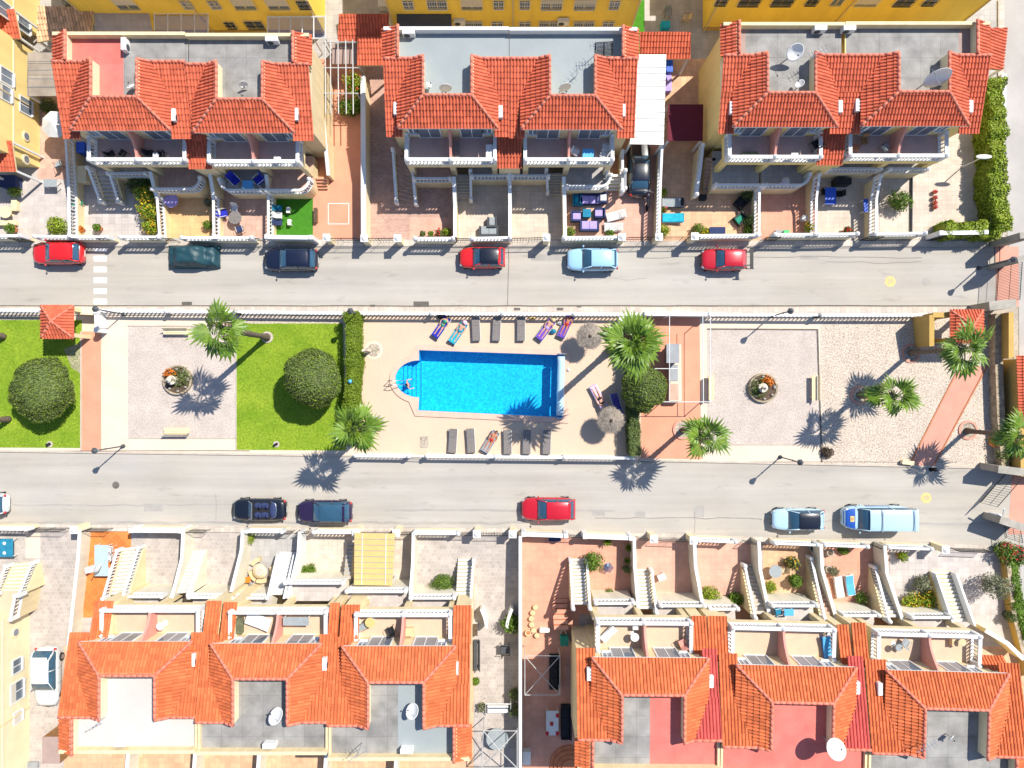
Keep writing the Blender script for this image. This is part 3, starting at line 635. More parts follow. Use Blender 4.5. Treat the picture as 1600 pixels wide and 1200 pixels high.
        for x in (0.02, -0.24):
            for s in (1, -1):
                st = MB(); st.ell((x*hl, s*0.36, zs+0.02), (0.30, 0.24, 0.12)); st.ell((x*hl-0.28, s*0.36, zs+0.20), (0.10, 0.23, 0.28)); st.build('seat', mt('cloth_navy'), t, True)
        d = MB(); d.box((x0-0.22, 0, zs+0.02), (0.3, cw*1.6, 0.12)); d.build('dashboard', mt('trim'), t)
        sw = MB(); a = [Vector((x0-0.42, 0.36+0.17*math.cos(k*0.63), zs+0.10+0.15*math.sin(k*0.63))) for k in range(11)]; sw.tube(a, 0.018, 5); sw.build('steering_wheel', mt('trim'), t)
        hd = MB(); hd.ell((x3-0.10, 0, zs+0.02), (0.28, cw*0.84, 0.14)); hd.build('folded_hood', mt('cloth_navy'), t, True)
        f2 = MB(); f2.tube([(x3+0.05, -cw*0.86, zs+0.03), (x3-0.32, -cw*0.6, zs+0.05), (x3-0.38, 0, zs+0.06), (x3-0.32, cw*0.6, zs+0.05), (x3+0.05, cw*0.86, zs+0.03)], 0.035, 5); f2.build('chrome_trim', mt('steel'), t, True)
    for x in (0.62, -0.62):
        for s in (1, -1):
            y = s*(hw-0.10); ty = MB()
            for rad, wd2, mm, nm in ((0.31, 0.20, 'tyre', 'tyre'), (0.20, 0.215, 'rim', 'rim')):
                w = MB(); n = 16; vs = [(x*hl+rad*math.cos(2*math.pi*k/n), y+sy*wd2/2, 0.31+rad*math.sin(2*math.pi*k/n)) for sy in (-1, 1) for k in range(n)]
                w.add(vs, [tuple(range(n)), tuple(range(n, 2*n))[::-1]] + [(k, (k+1) % n, n+(k+1) % n, n+k) for k in range(n)])
                if nm == 'tyre': par = w.build('wheel', mt(mm), t)
                else: w.build('rim', mt(mm), par)
    for s in (1, -1):
        MB().ell((x0-0.10, s*(hw+0.09), zs+0.05), (0.07, 0.10, 0.07), 8, 6).build('wing_mirror', mt(body), t, True)
        MB().ell((0.90*hl, s*hw*0.70, ST['nose']-0.05), (0.16, 0.10, 0.06), 10, 6).build('headlight', mt('lamp_clear'), t, True)
        MB().ell((-0.955*hl, s*hw*0.76, ST['tail']-0.14), (0.09, 0.13, 0.10), 10, 6).build('tail_light', mt('lamp_red'), t, True)
        pl = MB().box((s*(hl+0.002)*0.997, 0, 0.48), (0.02, 0.46, 0.11)).build('number_plate', mt('plate'), t)
    MB().tube([(hl*0.975, -hw*0.5, 0.55), (hl*1.0, 0, 0.56), (hl*0.975, hw*0.5, 0.55)], 0.05, 6).build('grille', mt('trim'), t)
    if kind == 'hatch' or kind == 'suv':
        MB().box((x2-0.10, 0, rz_-0.03), (0.22, rw*1.7, 0.035)).build('rear_spoiler', mt(body), t)
    for s in (0.22, -0.25): MB().tube([(x0-0.02, s, ST['hood']+0.06), (x0-0.12, s+0.38, ST['hood']+0.13)], 0.012, 4).build('wiper', mt('trim'), t)
    put(t, P(px, py, 0), rz); return t
# ---------------------------------------------------------------- people
def person(label, loc, rz, skin='skin', suit='cloth_green', hair='hair', pose='lie', back=0.45, top=None, hat=None, name='person', trunks=True):
    "lying or sitting figure, head towards +x end of the couch, one continuous skinned body"
    t = proto(name, label, 'person')
    if pose == 'lie':
        b = back; ca, sa = math.cos(b), math.sin(b)
        def up(d, y=0.0, h=0.0): return (0.1+d*ca-h*sa, y, 0.12+d*sa+h*ca)
        J = {'pel': (0.1, 0, 0.12), 'ab': up(0.20), 'ch': up(0.42), 'nk': up(0.56), 'hd': up(0.66, 0, 0.03),
             'hL': (0.06, 0.10, 0.11), 'kL': (-0.36, 0.14, 0.26 if b > 0.3 else 0.14), 'aL': (-0.78, 0.12, 0.08), 'tL': (-0.86, 0.14, 0.20),
             'hR': (0.06, -0.10, 0.11), 'kR': (-0.37, -0.15, 0.12), 'aR': (-0.80, -0.16, 0.08), 'tR': (-0.87, -0.19, 0.20),
             'sL': up(0.48, 0.18), 'eL': up(0.22, 0.31, 0.0), 'wL': (0.12, 0.24, 0.22), 'sR': up(0.48, -0.18), 'eR': up(0.24, -0.33), 'wR': (0.05, -0.28, 0.14)}
    else:                                                        # standing upright in the water
        J = {'pel': (0, 0, 0.9), 'ab': (0, 0, 1.1), 'ch': (0, 0, 1.32), 'nk': (0, 0, 1.48), 'hd': (0.01, 0, 1.58),
             'hL': (0, 0.1, 0.86), 'kL': (0.02, 0.12, 0.48), 'aL': (0, 0.12, 0.1), 'tL': (0.12, 0.14, 0.04), 'hR': (0, -0.1, 0.86), 'kR': (0.04, -0.12, 0.48), 'aR': (0, -0.12, 0.1), 'tR': (0.12, -0.14, 0.04),
             'sL': (0, 0.19, 1.4), 'eL': (0.06, 0.36, 1.24), 'wL': (0.28, 0.34, 1.16), 'sR': (0, -0.19, 1.4), 'eR': (0.05, -0.38, 1.26), 'wR': (0.26, -0.38, 1.18)}
    R = dict(pel=0.135, ab=0.125, ch=0.14, nk=0.06, hd=0.07, hL=0.09, kL=0.062, aL=0.042, tL=0.035, hR=0.09, kR=0.062, aR=0.042, tR=0.035, sL=0.065, eL=0.045, wL=0.034, sR=0.065, eR=0.045, wR=0.034)
    E = [('pel', 'ab'), ('ab', 'ch'), ('ch', 'nk'), ('nk', 'hd'), ('pel', 'hL'), ('hL', 'kL'), ('kL', 'aL'), ('aL', 'tL'), ('pel', 'hR'), ('hR', 'kR'), ('kR', 'aR'), ('aR', 'tR'), ('ch', 'sL'), ('sL', 'eL'), ('eL', 'wL'), ('ch', 'sR'), ('sR', 'eR'), ('eR', 'wR')]
    for s in 'LR':                                               # hand: five short finger chains
        w = Vector(J['w'+s]); e = Vector(J['e'+s]); d = (w-e).normalized(); sd_ = d.cross(Vector((0, 0, 1))).normalized()
        pm_ = w+d*0.07; J['p'+s] = tuple(pm_); R['p'+s] = 0.032; E.append(('w'+s, 'p'+s))
        for k in range(5):
            o = (k-2)*0.018; ln = (0.045, 0.075, 0.085, 0.078, 0.06)[k]
            q = pm_+sd_*o*1.5+d*ln*(0.4 if k == 0 else 0.9)+Vector((0, 0, -0.02)); J[f'f{s}{k}'] = tuple(q); R[f'f{s}{k}'] = 0.0095; E.append(('p'+s, f'f{s}{k}'))
    keys = list(J); me = bpy.data.meshes.new('body'); me.from_pydata([J[k] for k in keys], [(keys.index(a), keys.index(b_)) for a, b_ in E], [])
    o = link('body', me, t); o.modifiers.new('Skin', 'SKIN')
    sv = me.skin_vertices[0].data
    for i, k in enumerate(keys): sv[i].radius = (R[k], R[k]); sv[i].use_root = (k == 'pel')
    ss = o.modifiers.new('Sub', 'SUBSURF'); ss.levels = 1; ss.render_levels = 2; me.materials.append(mt(skin))
    o.modifiers['Skin'].use_smooth_shade = True
    hd = Vector(J['hd']); ax = (hd-Vector(J['nk'])).normalized(); hc = hd+ax*0.06
    h = MB(); h.ell(hc, (0.10, 0.085, 0.115 if pose != 'lie' else 0.09), 14, 10); hb = h.build('head', mt(skin), t, True)
    fr = Vector((-ax.z, 0, ax.x)) if pose == 'lie' else Vector((1, 0, 0))
    MB().ell(hc+fr*0.095, (0.02, 0.014, 0.018), 6, 5).build('nose', mt(skin), hb, True)
    for s in (1, -1):
        MB().ell(hc+fr*0.082+Vector((0, s*0.034, 0))+ax*0.015, (0.012, 0.014, 0.012), 6, 5).build('eye', mt('glass_dark'), hb, True)
        MB().ell(hc+Vector((0, s*0.087, 0)), (0.02, 0.012, 0.028), 6, 5).build('ear', mt(skin), hb, True)
    MB().box(hc+fr*0.084-ax*0.045, (0.02, 0.045, 0.012)).build('mouth', mt('cloth_red'), hb)
    if hat: MB().lathe(hc+ax*0.05-Vector((0, 0, 0.02)), [(0.20, 0), (0.21, 0.015), (0.11, 0.03), (0.10, 0.10), (0.02, 0.12)], 16).build('hat', mt(hat), t, True)
    else: MB().ell(hc+ax*0.035-fr*0.03, (0.098, 0.095, 0.10), 12, 8).build('hair', mt(hair), t, True)
    def sleeve(a, b_, r0, r1, nm, mm): MB().tube([J[a], tuple((Vector(J[a])+Vector(J[b_]))/2), J[b_]], r0, 10, r1).build(nm, mt(mm), t, True)
    if trunks:
        m = MB(); p = Vector(J['pel']); m.ell(p, (0.17, 0.185, 0.15), 14, 8); m.build('swimwear', mt(suit), t, True)
    if top: m = MB(); a, b_ = Vector(J['ab']), Vector(J['ch']); m.tube([a+(b_-a)*(0.0 if top == 'shirt' else 0.6), b_+(b_-a)*0.15], 0.175, 12, 0.165); m.build('top', mt(suit), t, True)
    put(t, loc, rz); return t
# ================================================================ the setting
POOL = []
def pool_outline(g=0.0):
    "pool edge: main basin and the rounded step bay on its west side, grown by g plan units"
    p = [(655-g*0.3, 547-g), (881+g, 555-g), (879+g, 652+g), (654-g*0.3, 641+g)]
    pts = [p[0], p[1], p[2], p[3]]
    if g: pts[3] = (654-g*0.6, 641+g); pts.append((646-g*0.2, 634+g*0.6)); pts.insert(0, (646-g*0.2, 554-g*0.6))
    lo = [(655-(37+g)*math.sin(a)*1.0, 592+(29+g)*math.cos(a)) for a in [math.pi*k/18 for k in range(19)]]
    if g: lo = [q for q in lo if q[0] < 646-g*0.2]
    return pts+lo
po = [P(x, y) for x, y in pool_outline()]
gx0, gx1 = P(610, 0).x, P(884, 0).x; gy0, gy1 = P(0, 655).y, P(0, 544).y
B = 260.0
g = MB()
for x0, y0, x1, y1 in ((-B, -B, gx0, B), (gx1, -B, B, B), (gx0, -B, gx1, gy0), (gx0, gy1, gx1, B)): g.add([(x0, y0, -0.03), (x1, y0, -0.03), (x1, y1, -0.03), (x0, y1, -0.03)], [(0, 1, 2, 3)])
g.build('ground', mt('earth'))['kind'] = 'structure'
psheet('road', [(-60, 384), (1558, 384), (1558, 478), (-60, 478)], 0.0, mt('road'))['label'] = 'upper street asphalt'
psheet('road', [(-60, 703), (557, 714), (1000, 719), (1540, 731), (1590, 733), (1590, 860), (1560, 858), (820, 830), (-60, 819)], 0.0, mt('road'))['label'] = 'lower street asphalt'
psheet('road', [(1568, -60), (1700, -60), (1700, 1260), (1596, 1260), (1592, 480), (1574, 370)], -0.004, mt('road_side'))['label'] = 'side street along the east edge'
def slab(name, pts, z1, mat, z0=-0.03, label=None):
    m = MB(); m.prism([P(x, y, z1) for x, y in pts], z0, z1); o = m.build(name, mt(mat)); o['kind'] = 'structure'
    if label: o['label'] = label
    return o
slab('pavement', [(-60, 376), (1545, 376), (1545, 385), (-60, 385)], 0.10, 'pavement', label='narrow pavement below the north gardens')
slab('pavement', [(-60, 479), (1530, 480), (1530, 492), (-60, 492)], 0.11, 'pavement', label='narrow pavement beside the park balustrade')
slab('pavement', [(-60, 818), (820, 826), (1545, 852), (1545, 862), (820, 836), (-60, 828)], 0.11, 'pavement', label='narrow pavement before the south gardens')
slab('pavement', rect(1560, 0, 1570, 370), 0.11, 'pavement', label='pavement of the side street')
# seams, patches and mended trenches in the asphalt
def strip(name, pts, w, mat, z=0.006):
    m = MB()
    for (a, b) in zip(pts[:-1], pts[1:]):
        A, Bq = P(*a, 0), P(*b, 0); d = (Bq-A).normalized(); n = Vector((-d.y, d.x, 0))*w/2; e = d*w*0.2
        m.add([A-n-e+Vector((0, 0, z)), Bq-n+e+Vector((0, 0, z)), Bq+n+e+Vector((0, 0, z)), A+n-e+Vector((0, 0, z))], [(0, 1, 2, 3)]); z += 0.0006
    o = m.build(name, mt(mat)); o['kind'] = 'structure'; return o
def wob(x0, x1, y, n, amp): return [(x0+(x1-x0)*i/n, y+random.uniform(-amp, amp)) for i in range(n+1)]
strip('road_seam', wob(-20, 1540, 477.6, 40, 0.5), 0.05, 'tar')
strip('road_seam', [(794, 384), (795, 405), (794, 432), (793.5, 455), (793, 478)], 0.045, 'tar')
strip('road_seam', wob(20, 370, 789, 16, 1.5), 0.10, 'road_patch'); strip('road_seam', wob(600, 960, 797, 16, 1.3), 0.16, 'road_patch')
strip('road_seam', wob(930, 1190, 810, 12, 1.6), 0.06, 'seam'); strip('road_seam', wob(1420, 1560, 818, 8, 1.5), 0.14, 'road_patch')
strip('road_seam', wob(1000, 1440, 402, 14, 1.6), 0.05, 'seam'); strip('road_seam', wob(1030, 1060, 412, 3, 1.0), 0.12, 'road_patch')
strip('road_seam', [(1085, 800), (1086, 815), (1085, 832)], 0.04, 'seam'); strip('road_seam', [(337, 772), (338, 790), (337, 818)], 0.03, 'seam')
strip('road_seam', wob(0, 557, 704.5, 10, 0.4)[:8], 0.06, 'tar'); strip('road_seam', wob(1000, 1500, 722, 10, 0.4), 0.05, 'tar')
strip('road_seam', wob(1290, 1440, 410, 8, 1.8), 0.04, 'seam'); strip('road_seam', wob(880, 1010, 436, 8, 2), 0.05, 'road_patch')
for x, y, w, h in ((935, 801, 20, 9), (1000, 803, 17, 8), (1092, 799, 16, 18), (240, 793, 30, 12), (1265, 402, 30, 6), (860, 402, 60, 10)):
    psheet('road_patch', rect(x-w/2, y-h/2, x+w/2, y+h/2), 0.005, mt('road_patch'))
for i, (a, b, c, d) in enumerate(((0, 397, 560, 404), (560, 440, 1540, 449), (100, 458, 900, 466), (0, 742, 700, 751), (650, 766, 1500, 776), (900, 736, 1500, 742))):
    pass
for x, y, w, h in ((292, 474, 16, 5), (658, 475, 24, 8), (582, 478, 8, 4), (875, 483, 10, 4), (808, 483, 10, 4), (905, 479, 7, 3)):
    o = psheet('drain_grate', rect(x-w/2, y-h/2, x+w/2, y+h/2), 0.118 if y > 478 else 0.008, mt('tar'))
o = MB(); o.cyl(P(181, 758), 0.28, 0.012, 20); o.build('manhole_cover', mt('tar'))['kind'] = 'structure'
o = MB(); o.cyl(P(1447, 440), 0.30, 0.008, 20); o.build('manhole_cover', mt('road_patch'))['kind'] = 'structure'
z = thing('zebra_crossing', 'white painted zebra crossing stripes over the upper street', 'road marking', P(156, 430))
for y in (389, 404, 421, 438, 455, 471): psheet('stripe', rect(146.5, y-4.3, 167, y+4.3), 0.007, mt('paint_white'), kind=None, parent=z)
def speed_mark(label, px, py):
    t = thing('speed_marking', label, 'road marking', P(px, py)); c = P(px, py); n = 28
    ring = lambda r: [(c.x+r*math.cos(2*math.pi*k/n), c.y+r*math.sin(2*math.pi*k/n)) for k in range(n)]
    sheet('disc', ring(0.42), 0.006, mt('paint_yellow'), parent=t, kind=None)
    cu = bpy.data.curves.new('figures', 'FONT'); cu.body = '20'; cu.size = 0.46; cu.align_x = 'CENTER'; cu.align_y = 'CENTER'; ob = bpy.data.objects.new('tmp', cu)
    COL.objects.link(ob); dg = bpy.context.evaluated_depsgraph_get(); me = bpy.data.meshes.new_from_object(ob.evaluated_get(dg)); bpy.data.objects.remove(ob)
    me.materials.clear(); me.materials.append(mt('road_patch')); f = link('figures', me, t); f.location = (0, 0, 0.011)
speed_mark('worn yellow speed disc painted on the upper street', 1391, 440); speed_mark('worn yellow speed disc on the lower street beside palm shadow', 1447, 778)
psheet('gateway_paving', [(1556, 385), (1592, 385), (1592, 480), (1556, 478)], 0.008, mt('red_pale')); psheet('gateway_paving', [(1582, 735), (1640, 735), (1640, 835), (1575, 835)], 0.008, mt('red_pale'))
# ---------------------------------------------------------------- park surfaces
L2 = 0.012
psheet('park_base', [(-60, 488), (1550, 490), (1552, 732), (1000, 719), (1000, 497), (556, 494), (556, 713), (-60, 703)], 0.002, mt('cream_paving'))
psheet('lawn', [(-60, 500), (128, 500), (128, 700), (-60, 699)], L2, mt('lawn'))['label'] = 'bright lawn with round tree at the west end'
psheet('lawn', [(369, 505), (536, 505), (540, 704), (369, 703)], L2, mt('lawn'))['label'] = 'bright lawn between gravel square and hedge'
psheet('gravel_strip', [(-60, 490), (66, 490), (66, 502), (-60, 502)], 0.008, mt('gravel_grey')); psheet('gravel_strip', rect(369, 492, 540, 507), 0.008, mt('gravel_white'))
psheet('bare_soil', [(100, 545), (127, 535), (127, 585), (112, 575)], 0.016, mt('gravel_grey'))
psheet('path', [(127, 518), (158, 518), (158, 704), (127, 704)], 0.02, mt('red_path'))['label'] = 'straight red path'
psheet('gravel_square', rect(200, 510, 369, 684), 0.008, mt('gravel_pink'))
psheet('gravel_square', rect(1105, 514, 1280, 694), 0.008, mt('gravel_pink'))
psheet('white_gravel', [(1282, 496), (1550, 498), (1554, 731), (1282, 723)], 0.008, mt('gravel_white'))
psheet('path', [(1421, 727), (1457, 729), (1541, 572), (1500, 572)], 0.014, mt('red_pale'))['label'] = 'slanting red path'
psheet('red_paving', [(1003, 496), (1093, 496), (1096, 718), (1001, 716)], 0.008, mt('red_path'))
def kerb(pts, w=0.09, h=0.05, mat='kerb'):
    m = MB()
    for a, b in zip(pts[:-1], pts[1:]): m.wall(P(*a), P(*b), w, -0.02, h)
    m.build('kerb_edging', mt(mat))['kind'] = 'structure'
kerb([(200, 509), (369, 509)]); kerb([(200, 684.5), (369, 684.5)]); kerb([(369, 505), (369, 703)], 0.08); kerb([(127, 518), (127, 704)], 0.1, 0.06)
kerb([(1105, 514), (1277, 515), (1284, 722)], 0.10, 0.05, 'tar'); kerb([(1105, 694.5), (1282, 694.5)])
kerb([(1420, 727), (1499, 572)], 0.10, 0.06, 'terracotta'); kerb([(1458, 729), (1542, 572)], 0.10, 0.06, 'terracotta')
kerb([(-60, 704), (556, 712)], 0.14, 0.10); kerb([(1000, 719), (1552, 731)], 0.14, 0.10)
def grass(name, pts, n, label, parent=None, mat='blade'):
    W = [P(x, y) for x, y in pts]; x0, x1 = min(p.x for p in W), max(p.x for p in W); y0, y1 = min(p.y for p in W), max(p.y for p in W)
    x = rng.uniform(x0, x1, n); y = rng.uniform(y0, y1, n); a = rng.uniform(0, 6.28, n); hh = rng.uniform(0.02, 0.055, n); w = 0.018
    b = np.stack([x, y, np.full(n, 0.013)], 1); d = np.stack([np.cos(a), np.sin(a), np.zeros(n)], 1); nrm = np.stack([-np.sin(a), np.cos(a), np.zeros(n)], 1)
    V = np.stack([b-d*w, b+d*w, b+nrm*0.05*rng.uniform(0.2, 1, n)[:, None]+np.stack([np.zeros(n), np.zeros(n), hh], 1)], 1).reshape(-1, 3)
    o = npmesh(name, V, np.arange(3*n).reshape(-1, 3), mt(mat), None, 'stuff'); o['label'] = label; o['category'] = 'grass'; return o
grass('grass', rect(-6, 501, 126, 699), 42000, 'short grass blades of the west lawn'); grass('grass', rect(371, 506, 536, 702), 52000, 'short grass blades of the lawn beside the hedge')
def gravel(name, pts, n, label, mat, s=0.03, hole=None):
    W = [P(x, y) for x, y in pts]; x0, x1 = min(p.x for p in W), max(p.x for p in W); y0, y1 = min(p.y for p in W), max(p.y for p in W)
    c = np.stack([rng.uniform(x0, x1, n), rng.uniform(y0, y1, n), np.full(n, 0.014)], 1)
    if hole is not None: c = c[hole(c)]; n = len(c)
    q = np.array([(1, 0, 0), (0, 1, 0), (-1, 0, 0), (0, -1, 0), (0, 0, 0.7)]); r = s*rng.uniform(0.6, 1.5, (n, 1, 1)); an = rng.uniform(0, 6.28, n); ca, sa = np.cos(an), np.sin(an)
    X = q[None, :, 0]*ca[:, None]-q[None, :, 1]*sa[:, None]; Y = q[None, :, 0]*sa[:, None]+q[None, :, 1]*ca[:, None]
    V = c[:, None, :]+np.stack([X, Y*0.8, np.broadcast_to(q[None, :, 2], X.shape)], -1)*r
    F = (np.arange(n)[:, None, None]*5+np.array([(0, 1, 4), (1, 2, 4), (2, 3, 4), (3, 0, 4)])[None]).reshape(-1, 3)
    o = npmesh(name, V.reshape(-1, 3), F, mt(mat), None, 'stuff'); o['label'] = label; o['category'] = 'gravel'; return o
pA, pB, pC, pD = P(1421, 727), P(1499, 572), P(1542, 572), P(1458, 729)
def offpath(c):
    l = pA.x+(c[:, 1]-pA.y)/(pB.y-pA.y)*(pB.x-pA.x); r = pD.x+(c[:, 1]-pD.y)/(pC.y-pD.y)*(pC.x-pD.x); return ((c[:, 0] < l-0.05) | (c[:, 0] > r+0.05)) | (c[:, 1] > pB.y)
gravel('gravel_stones', rect(1287, 500, 1548, 724), 15000, 'pale loose gravel stones of the east garden', 'gravel_white', 0.035, offpath)
gravel('gravel_stones', rect(202, 512, 367, 682), 6000, 'fine pinkish gravel grains of the west square', 'gravel_pink', 0.025)
gravel('gravel_stones', rect(1107, 517, 1276, 692), 6000, 'fine pinkish gravel grains of the square beside barbecue', 'gravel_pink', 0.025)
gravel('gravel_stones', rect(371, 493, 536, 506), 1500, 'white gravel strip above the lawn', 'gravel_white', 0.035)
# ---------------------------------------------------------------- pool
deckp = [(556, 492), (1003, 496), (1001, 719), (554, 713)]
sheet('pool_deck', [P(x, y) for x, y in deckp], 0.006, mt('deck'), holes=[po[::-1]])
cop = [P(x, y) for x, y in pool_outline(9)]
pool = thing('swimming_pool', 'turquoise swimming pool with rounded step bay and pink coping', 'swimming pool', P(760, 600))
def ring(name, out, inn, z0, z1, mat, parent):
    loops = [[Vector((p.x, p.y, 0)) for p in out], [Vector((p.x, p.y, 0)) for p in inn[::-1]]]; tr = tessellate_polygon(loops); fl = [p for l in loops for p in l]
    m = MB(); m.add([(p.x, p.y, z1) for p in fl], [tuple(t) for t in tr])
    for l in (out, inn):
        n = len(l); m.add([(p.x, p.y, z0) for p in l]+[(p.x, p.y, z1) for p in l], [(i, (i+1) % n, n+(i+1) % n, n+i) for i in range(n)])
    return m.build(name, mt(mat), parent)
ring('coping', cop, po, 0.0, 0.10, 'coping', pool)
mb = MB(); n = len(po); D = -1.45
mb.add([(p.x, p.y, 0.09) for p in po]+[(p.x, p.y, D) for p in po], [(i, (i+1) % n, n+(i+1) % n, n+i) for i in range(n)])
tr = tessellate_polygon([[Vector((p.x, p.y, 0)) for p in po]]); mb.add([(p.x, p.y, D) for p in po], [tuple(t) for t in tr]); mb.build('basin', mt('pool_tile'), pool)
for i, (xx, zz) in enumerate(((630, -0.25), (636, -0.45), (642, -0.65), (648, -0.85), (655, -1.05))):
    lo = [(x, y) for x, y in pool_outline() if x < xx-0.5 and x < 655]; yy = 29*math.sqrt(max(0, 1-((655-xx)/37)**2)) if xx < 655 else 29
    pp = [P(xx, 592-yy)]+[P(x, y) for x, y in sorted(lo, key=lambda q: q[1])]+[P(xx, 592+yy)]
    m = MB(); m.prism(pp, D+0.01, zz-0.012*i); m.build('pool_step', mt('pool_tile'), pool)
    MB().wall(P(xx, 592-yy+0.6), P(xx, 592+yy-0.6), 0.05, zz-0.012*i+0.002, zz-0.012*i+0.012).build('step_edge', mt('plastic_blue'), pool)
sheet('water', [(p.x, p.y) for p in po], -0.06, mt('water'), parent=pool, kind=None)
ra = MB()
for dy in (-3.2, 3.2):
    a, b = P(609, 598+dy), P(634, 598+dy)
    ra.tube([a, a+Vector((0, 0, 0.85)), a.lerp(b, 0.35)+Vector((0, 0, 0.95)), b+Vector((0, 0, 0.15)), b+Vector((0, 0, -0.6))], 0.03, 7)
ra.build('handrail', mt('steel'), pool, True)
rl = thing('pool_cover_roller', 'pale rolled up pool cover on the east pool edge', 'pool cover', P(877, 600))
m = MB(); a, b = P(877, 557, .4), P(875, 649, .4); m.tube([a.lerp(b, i/12) for i in range(13)], [0.30*(1+0.03*math.sin(i*1.9)) for i in range(13)], 16); m.build('rolled_cover', mt('paint_paleblue'), rl, True)
for q in (P(877, 553), P(875, 653)):
    MB().box(q+Vector((0, 0, 0.22)), (0.5, 0.10, 0.44)).build('roller_stand', mt('steel'), rl); MB().tube([q+Vector((0, 0, 0.4)), q+Vector((0.35, 0, 0.75))], 0.025, 5).build('crank', mt('steel'), rl)
# ================================================================ houses
def window(parent, c, w, h, ny, mat='pane', fr='white', grille=False, shut=0.0, axis='x', sill=True, depth=0.06):
    "framed window on a wall; ny = outward sign along y (axis x) or along x (axis y)"
    c = Vector(c); A = Vector((1, 0, 0)) if axis == 'x' else Vector((0, 1, 0)); Nn = Vector((0, ny, 0)) if axis == 'x' else Vector((ny, 0, 0)); Z = Vector((0, 0, 1))
    def bx(m, a0, a1, z0, z1, d0, d1):
        q = [c+A*a+Z*zz+Nn*d for zz in (z0, z1) for a, d in ((a0, d0), (a1, d0), (a1, d1), (a0, d1))]; m.hexa(q[:4], q[4:])
    f = MB(); t = 0.09
    bx(f, -w/2-t, -w/2, -h/2-t, h/2+t, -0.02, depth); bx(f, w/2, w/2+t, -h/2-t, h/2+t, -0.02, depth); bx(f, -w/2, w/2, h/2, h/2+t, -0.02, depth); bx(f, -w/2, w/2, -h/2-t, -h/2, -0.02, depth+(0.10 if sill else 0)); bx(f, -0.03, 0.03, -h/2, h/2, -0.02, depth*0.6)
    o = f.build('window', mt(fr), parent)
    p = MB(); bx(p, -w/2, w/2, -h/2, h/2-h*shut, -0.01, 0.012); p.build('pane', mt(mat), o)
    if shut: p = MB(); bx(p, -w/2, w/2, h/2-h*shut, h/2, -0.01, 0.04); p.build('roller_shutter', mt('shutter'), o)
    if grille:
        gr = MB(); k = max(3, int(w/0.16))
        for i in range(k+1): a = -w/2+w*i/k; bx(gr, a-0.012, a+0.012, -h/2, h/2, depth+0.09, depth+0.115)
        for zz in (-h/2, 0, h/2): bx(gr, -w/2, w/2, zz-0.015, zz+0.015, depth+0.08, depth+0.125)
        gr.build('grille', mt('white' if grille == 'w' else 'black_iron'), o)
    return o
def dish(label, px, py, z, d=1.0, az=0.6, el=0.6, zb=6.7, mat='white'):
    c = P(px, py, z); t = thing('satellite_dish', label, 'satellite dish', (c.x, c.y, zb))
    ax = Vector((math.cos(az)*math.cos(el), math.sin(az)*math.cos(el), math.sin(el))); u = ax.orthogonal().normalized(); w = ax.cross(u); n = 22
    V = []; F = []
    rs = [0.02, 0.3, 0.6, 0.85, 1.0]
    for s in (0, 0.03):
        for r in rs:
            for k in range(n): a = 2*math.pi*k/n; V.append(c+(u*math.cos(a)+w*math.sin(a))*r*d/2+ax*(r*r*0.16*d-s))
    m_ = len(rs)
    for s in (0, 1):
        for i in range(m_-1):
            for k in range(n): F.append(((s*m_+i)*n+k, (s*m_+i)*n+(k+1) % n, (s*m_+i+1)*n+(k+1) % n, (s*m_+i+1)*n+k))
    for k in range(n): F.append(((m_-1)*n+k, (m_-1)*n+(k+1) % n, (2*m_-1)*n+(k+1) % n, (2*m_-1)*n+k))
    m = MB(); m.add(V, F); m.build('reflector', mt(mat), t, True)
    MB().tube([(c.x, c.y, zb), (c.x-ax.x*0.1, c.y-ax.y*0.1, c.z-0.05)], 0.035, 6).build('mast', mt('grey_paint'), t)
    m = MB(); m.tube([c-w*d*0.45, c+ax*d*0.55], 0.015, 5); m.build('feed_arm', mt('grey_paint'), t); MB().ell(c+ax*d*0.56, (0.06, 0.06, 0.06), 8, 6).build('receiver', mt('dark_grey'), t)
    return t
def aircon(label, px, py, z, rz=0.0, d=(0.85, 0.34, 0.6), wallm=False):
    c = P(px, py, z); t = thing('air_conditioner', label, 'air conditioner', c); R = Matrix.Rotation(rz, 3, 'Z')
    MB().box(c, d, rz).build('casing', mt('white'), t, bevel=0.02)
    q = c+R @ Vector((-0.15, -d[1]/2-0.005, 0)); m = MB(); n = 14; V = [q+R @ Vector((0.22*math.cos(2*math.pi*k/n), 0, 0.22*math.sin(2*math.pi*k/n))) for k in range(n)]+[q+R @ Vector((0.22*math.cos(2*math.pi*k/n), -0.02, 0.22*math.sin(2*math.pi*k/n))) for k in range(n)]
    m.hexa(V[:n], V[n:]); m.build('fan_grille', mt('dark_grey'), t)
    m = MB()
    for s in (-1, 1): m.box(c+R @ Vector((s*d[0]*0.35, 0, -d[2]/2-0.05)), (0.05, d[1]+(0.7 if wallm else 0.1), 0.08), rz)
    m.build('bracket', mt('grey_paint'), t); return t
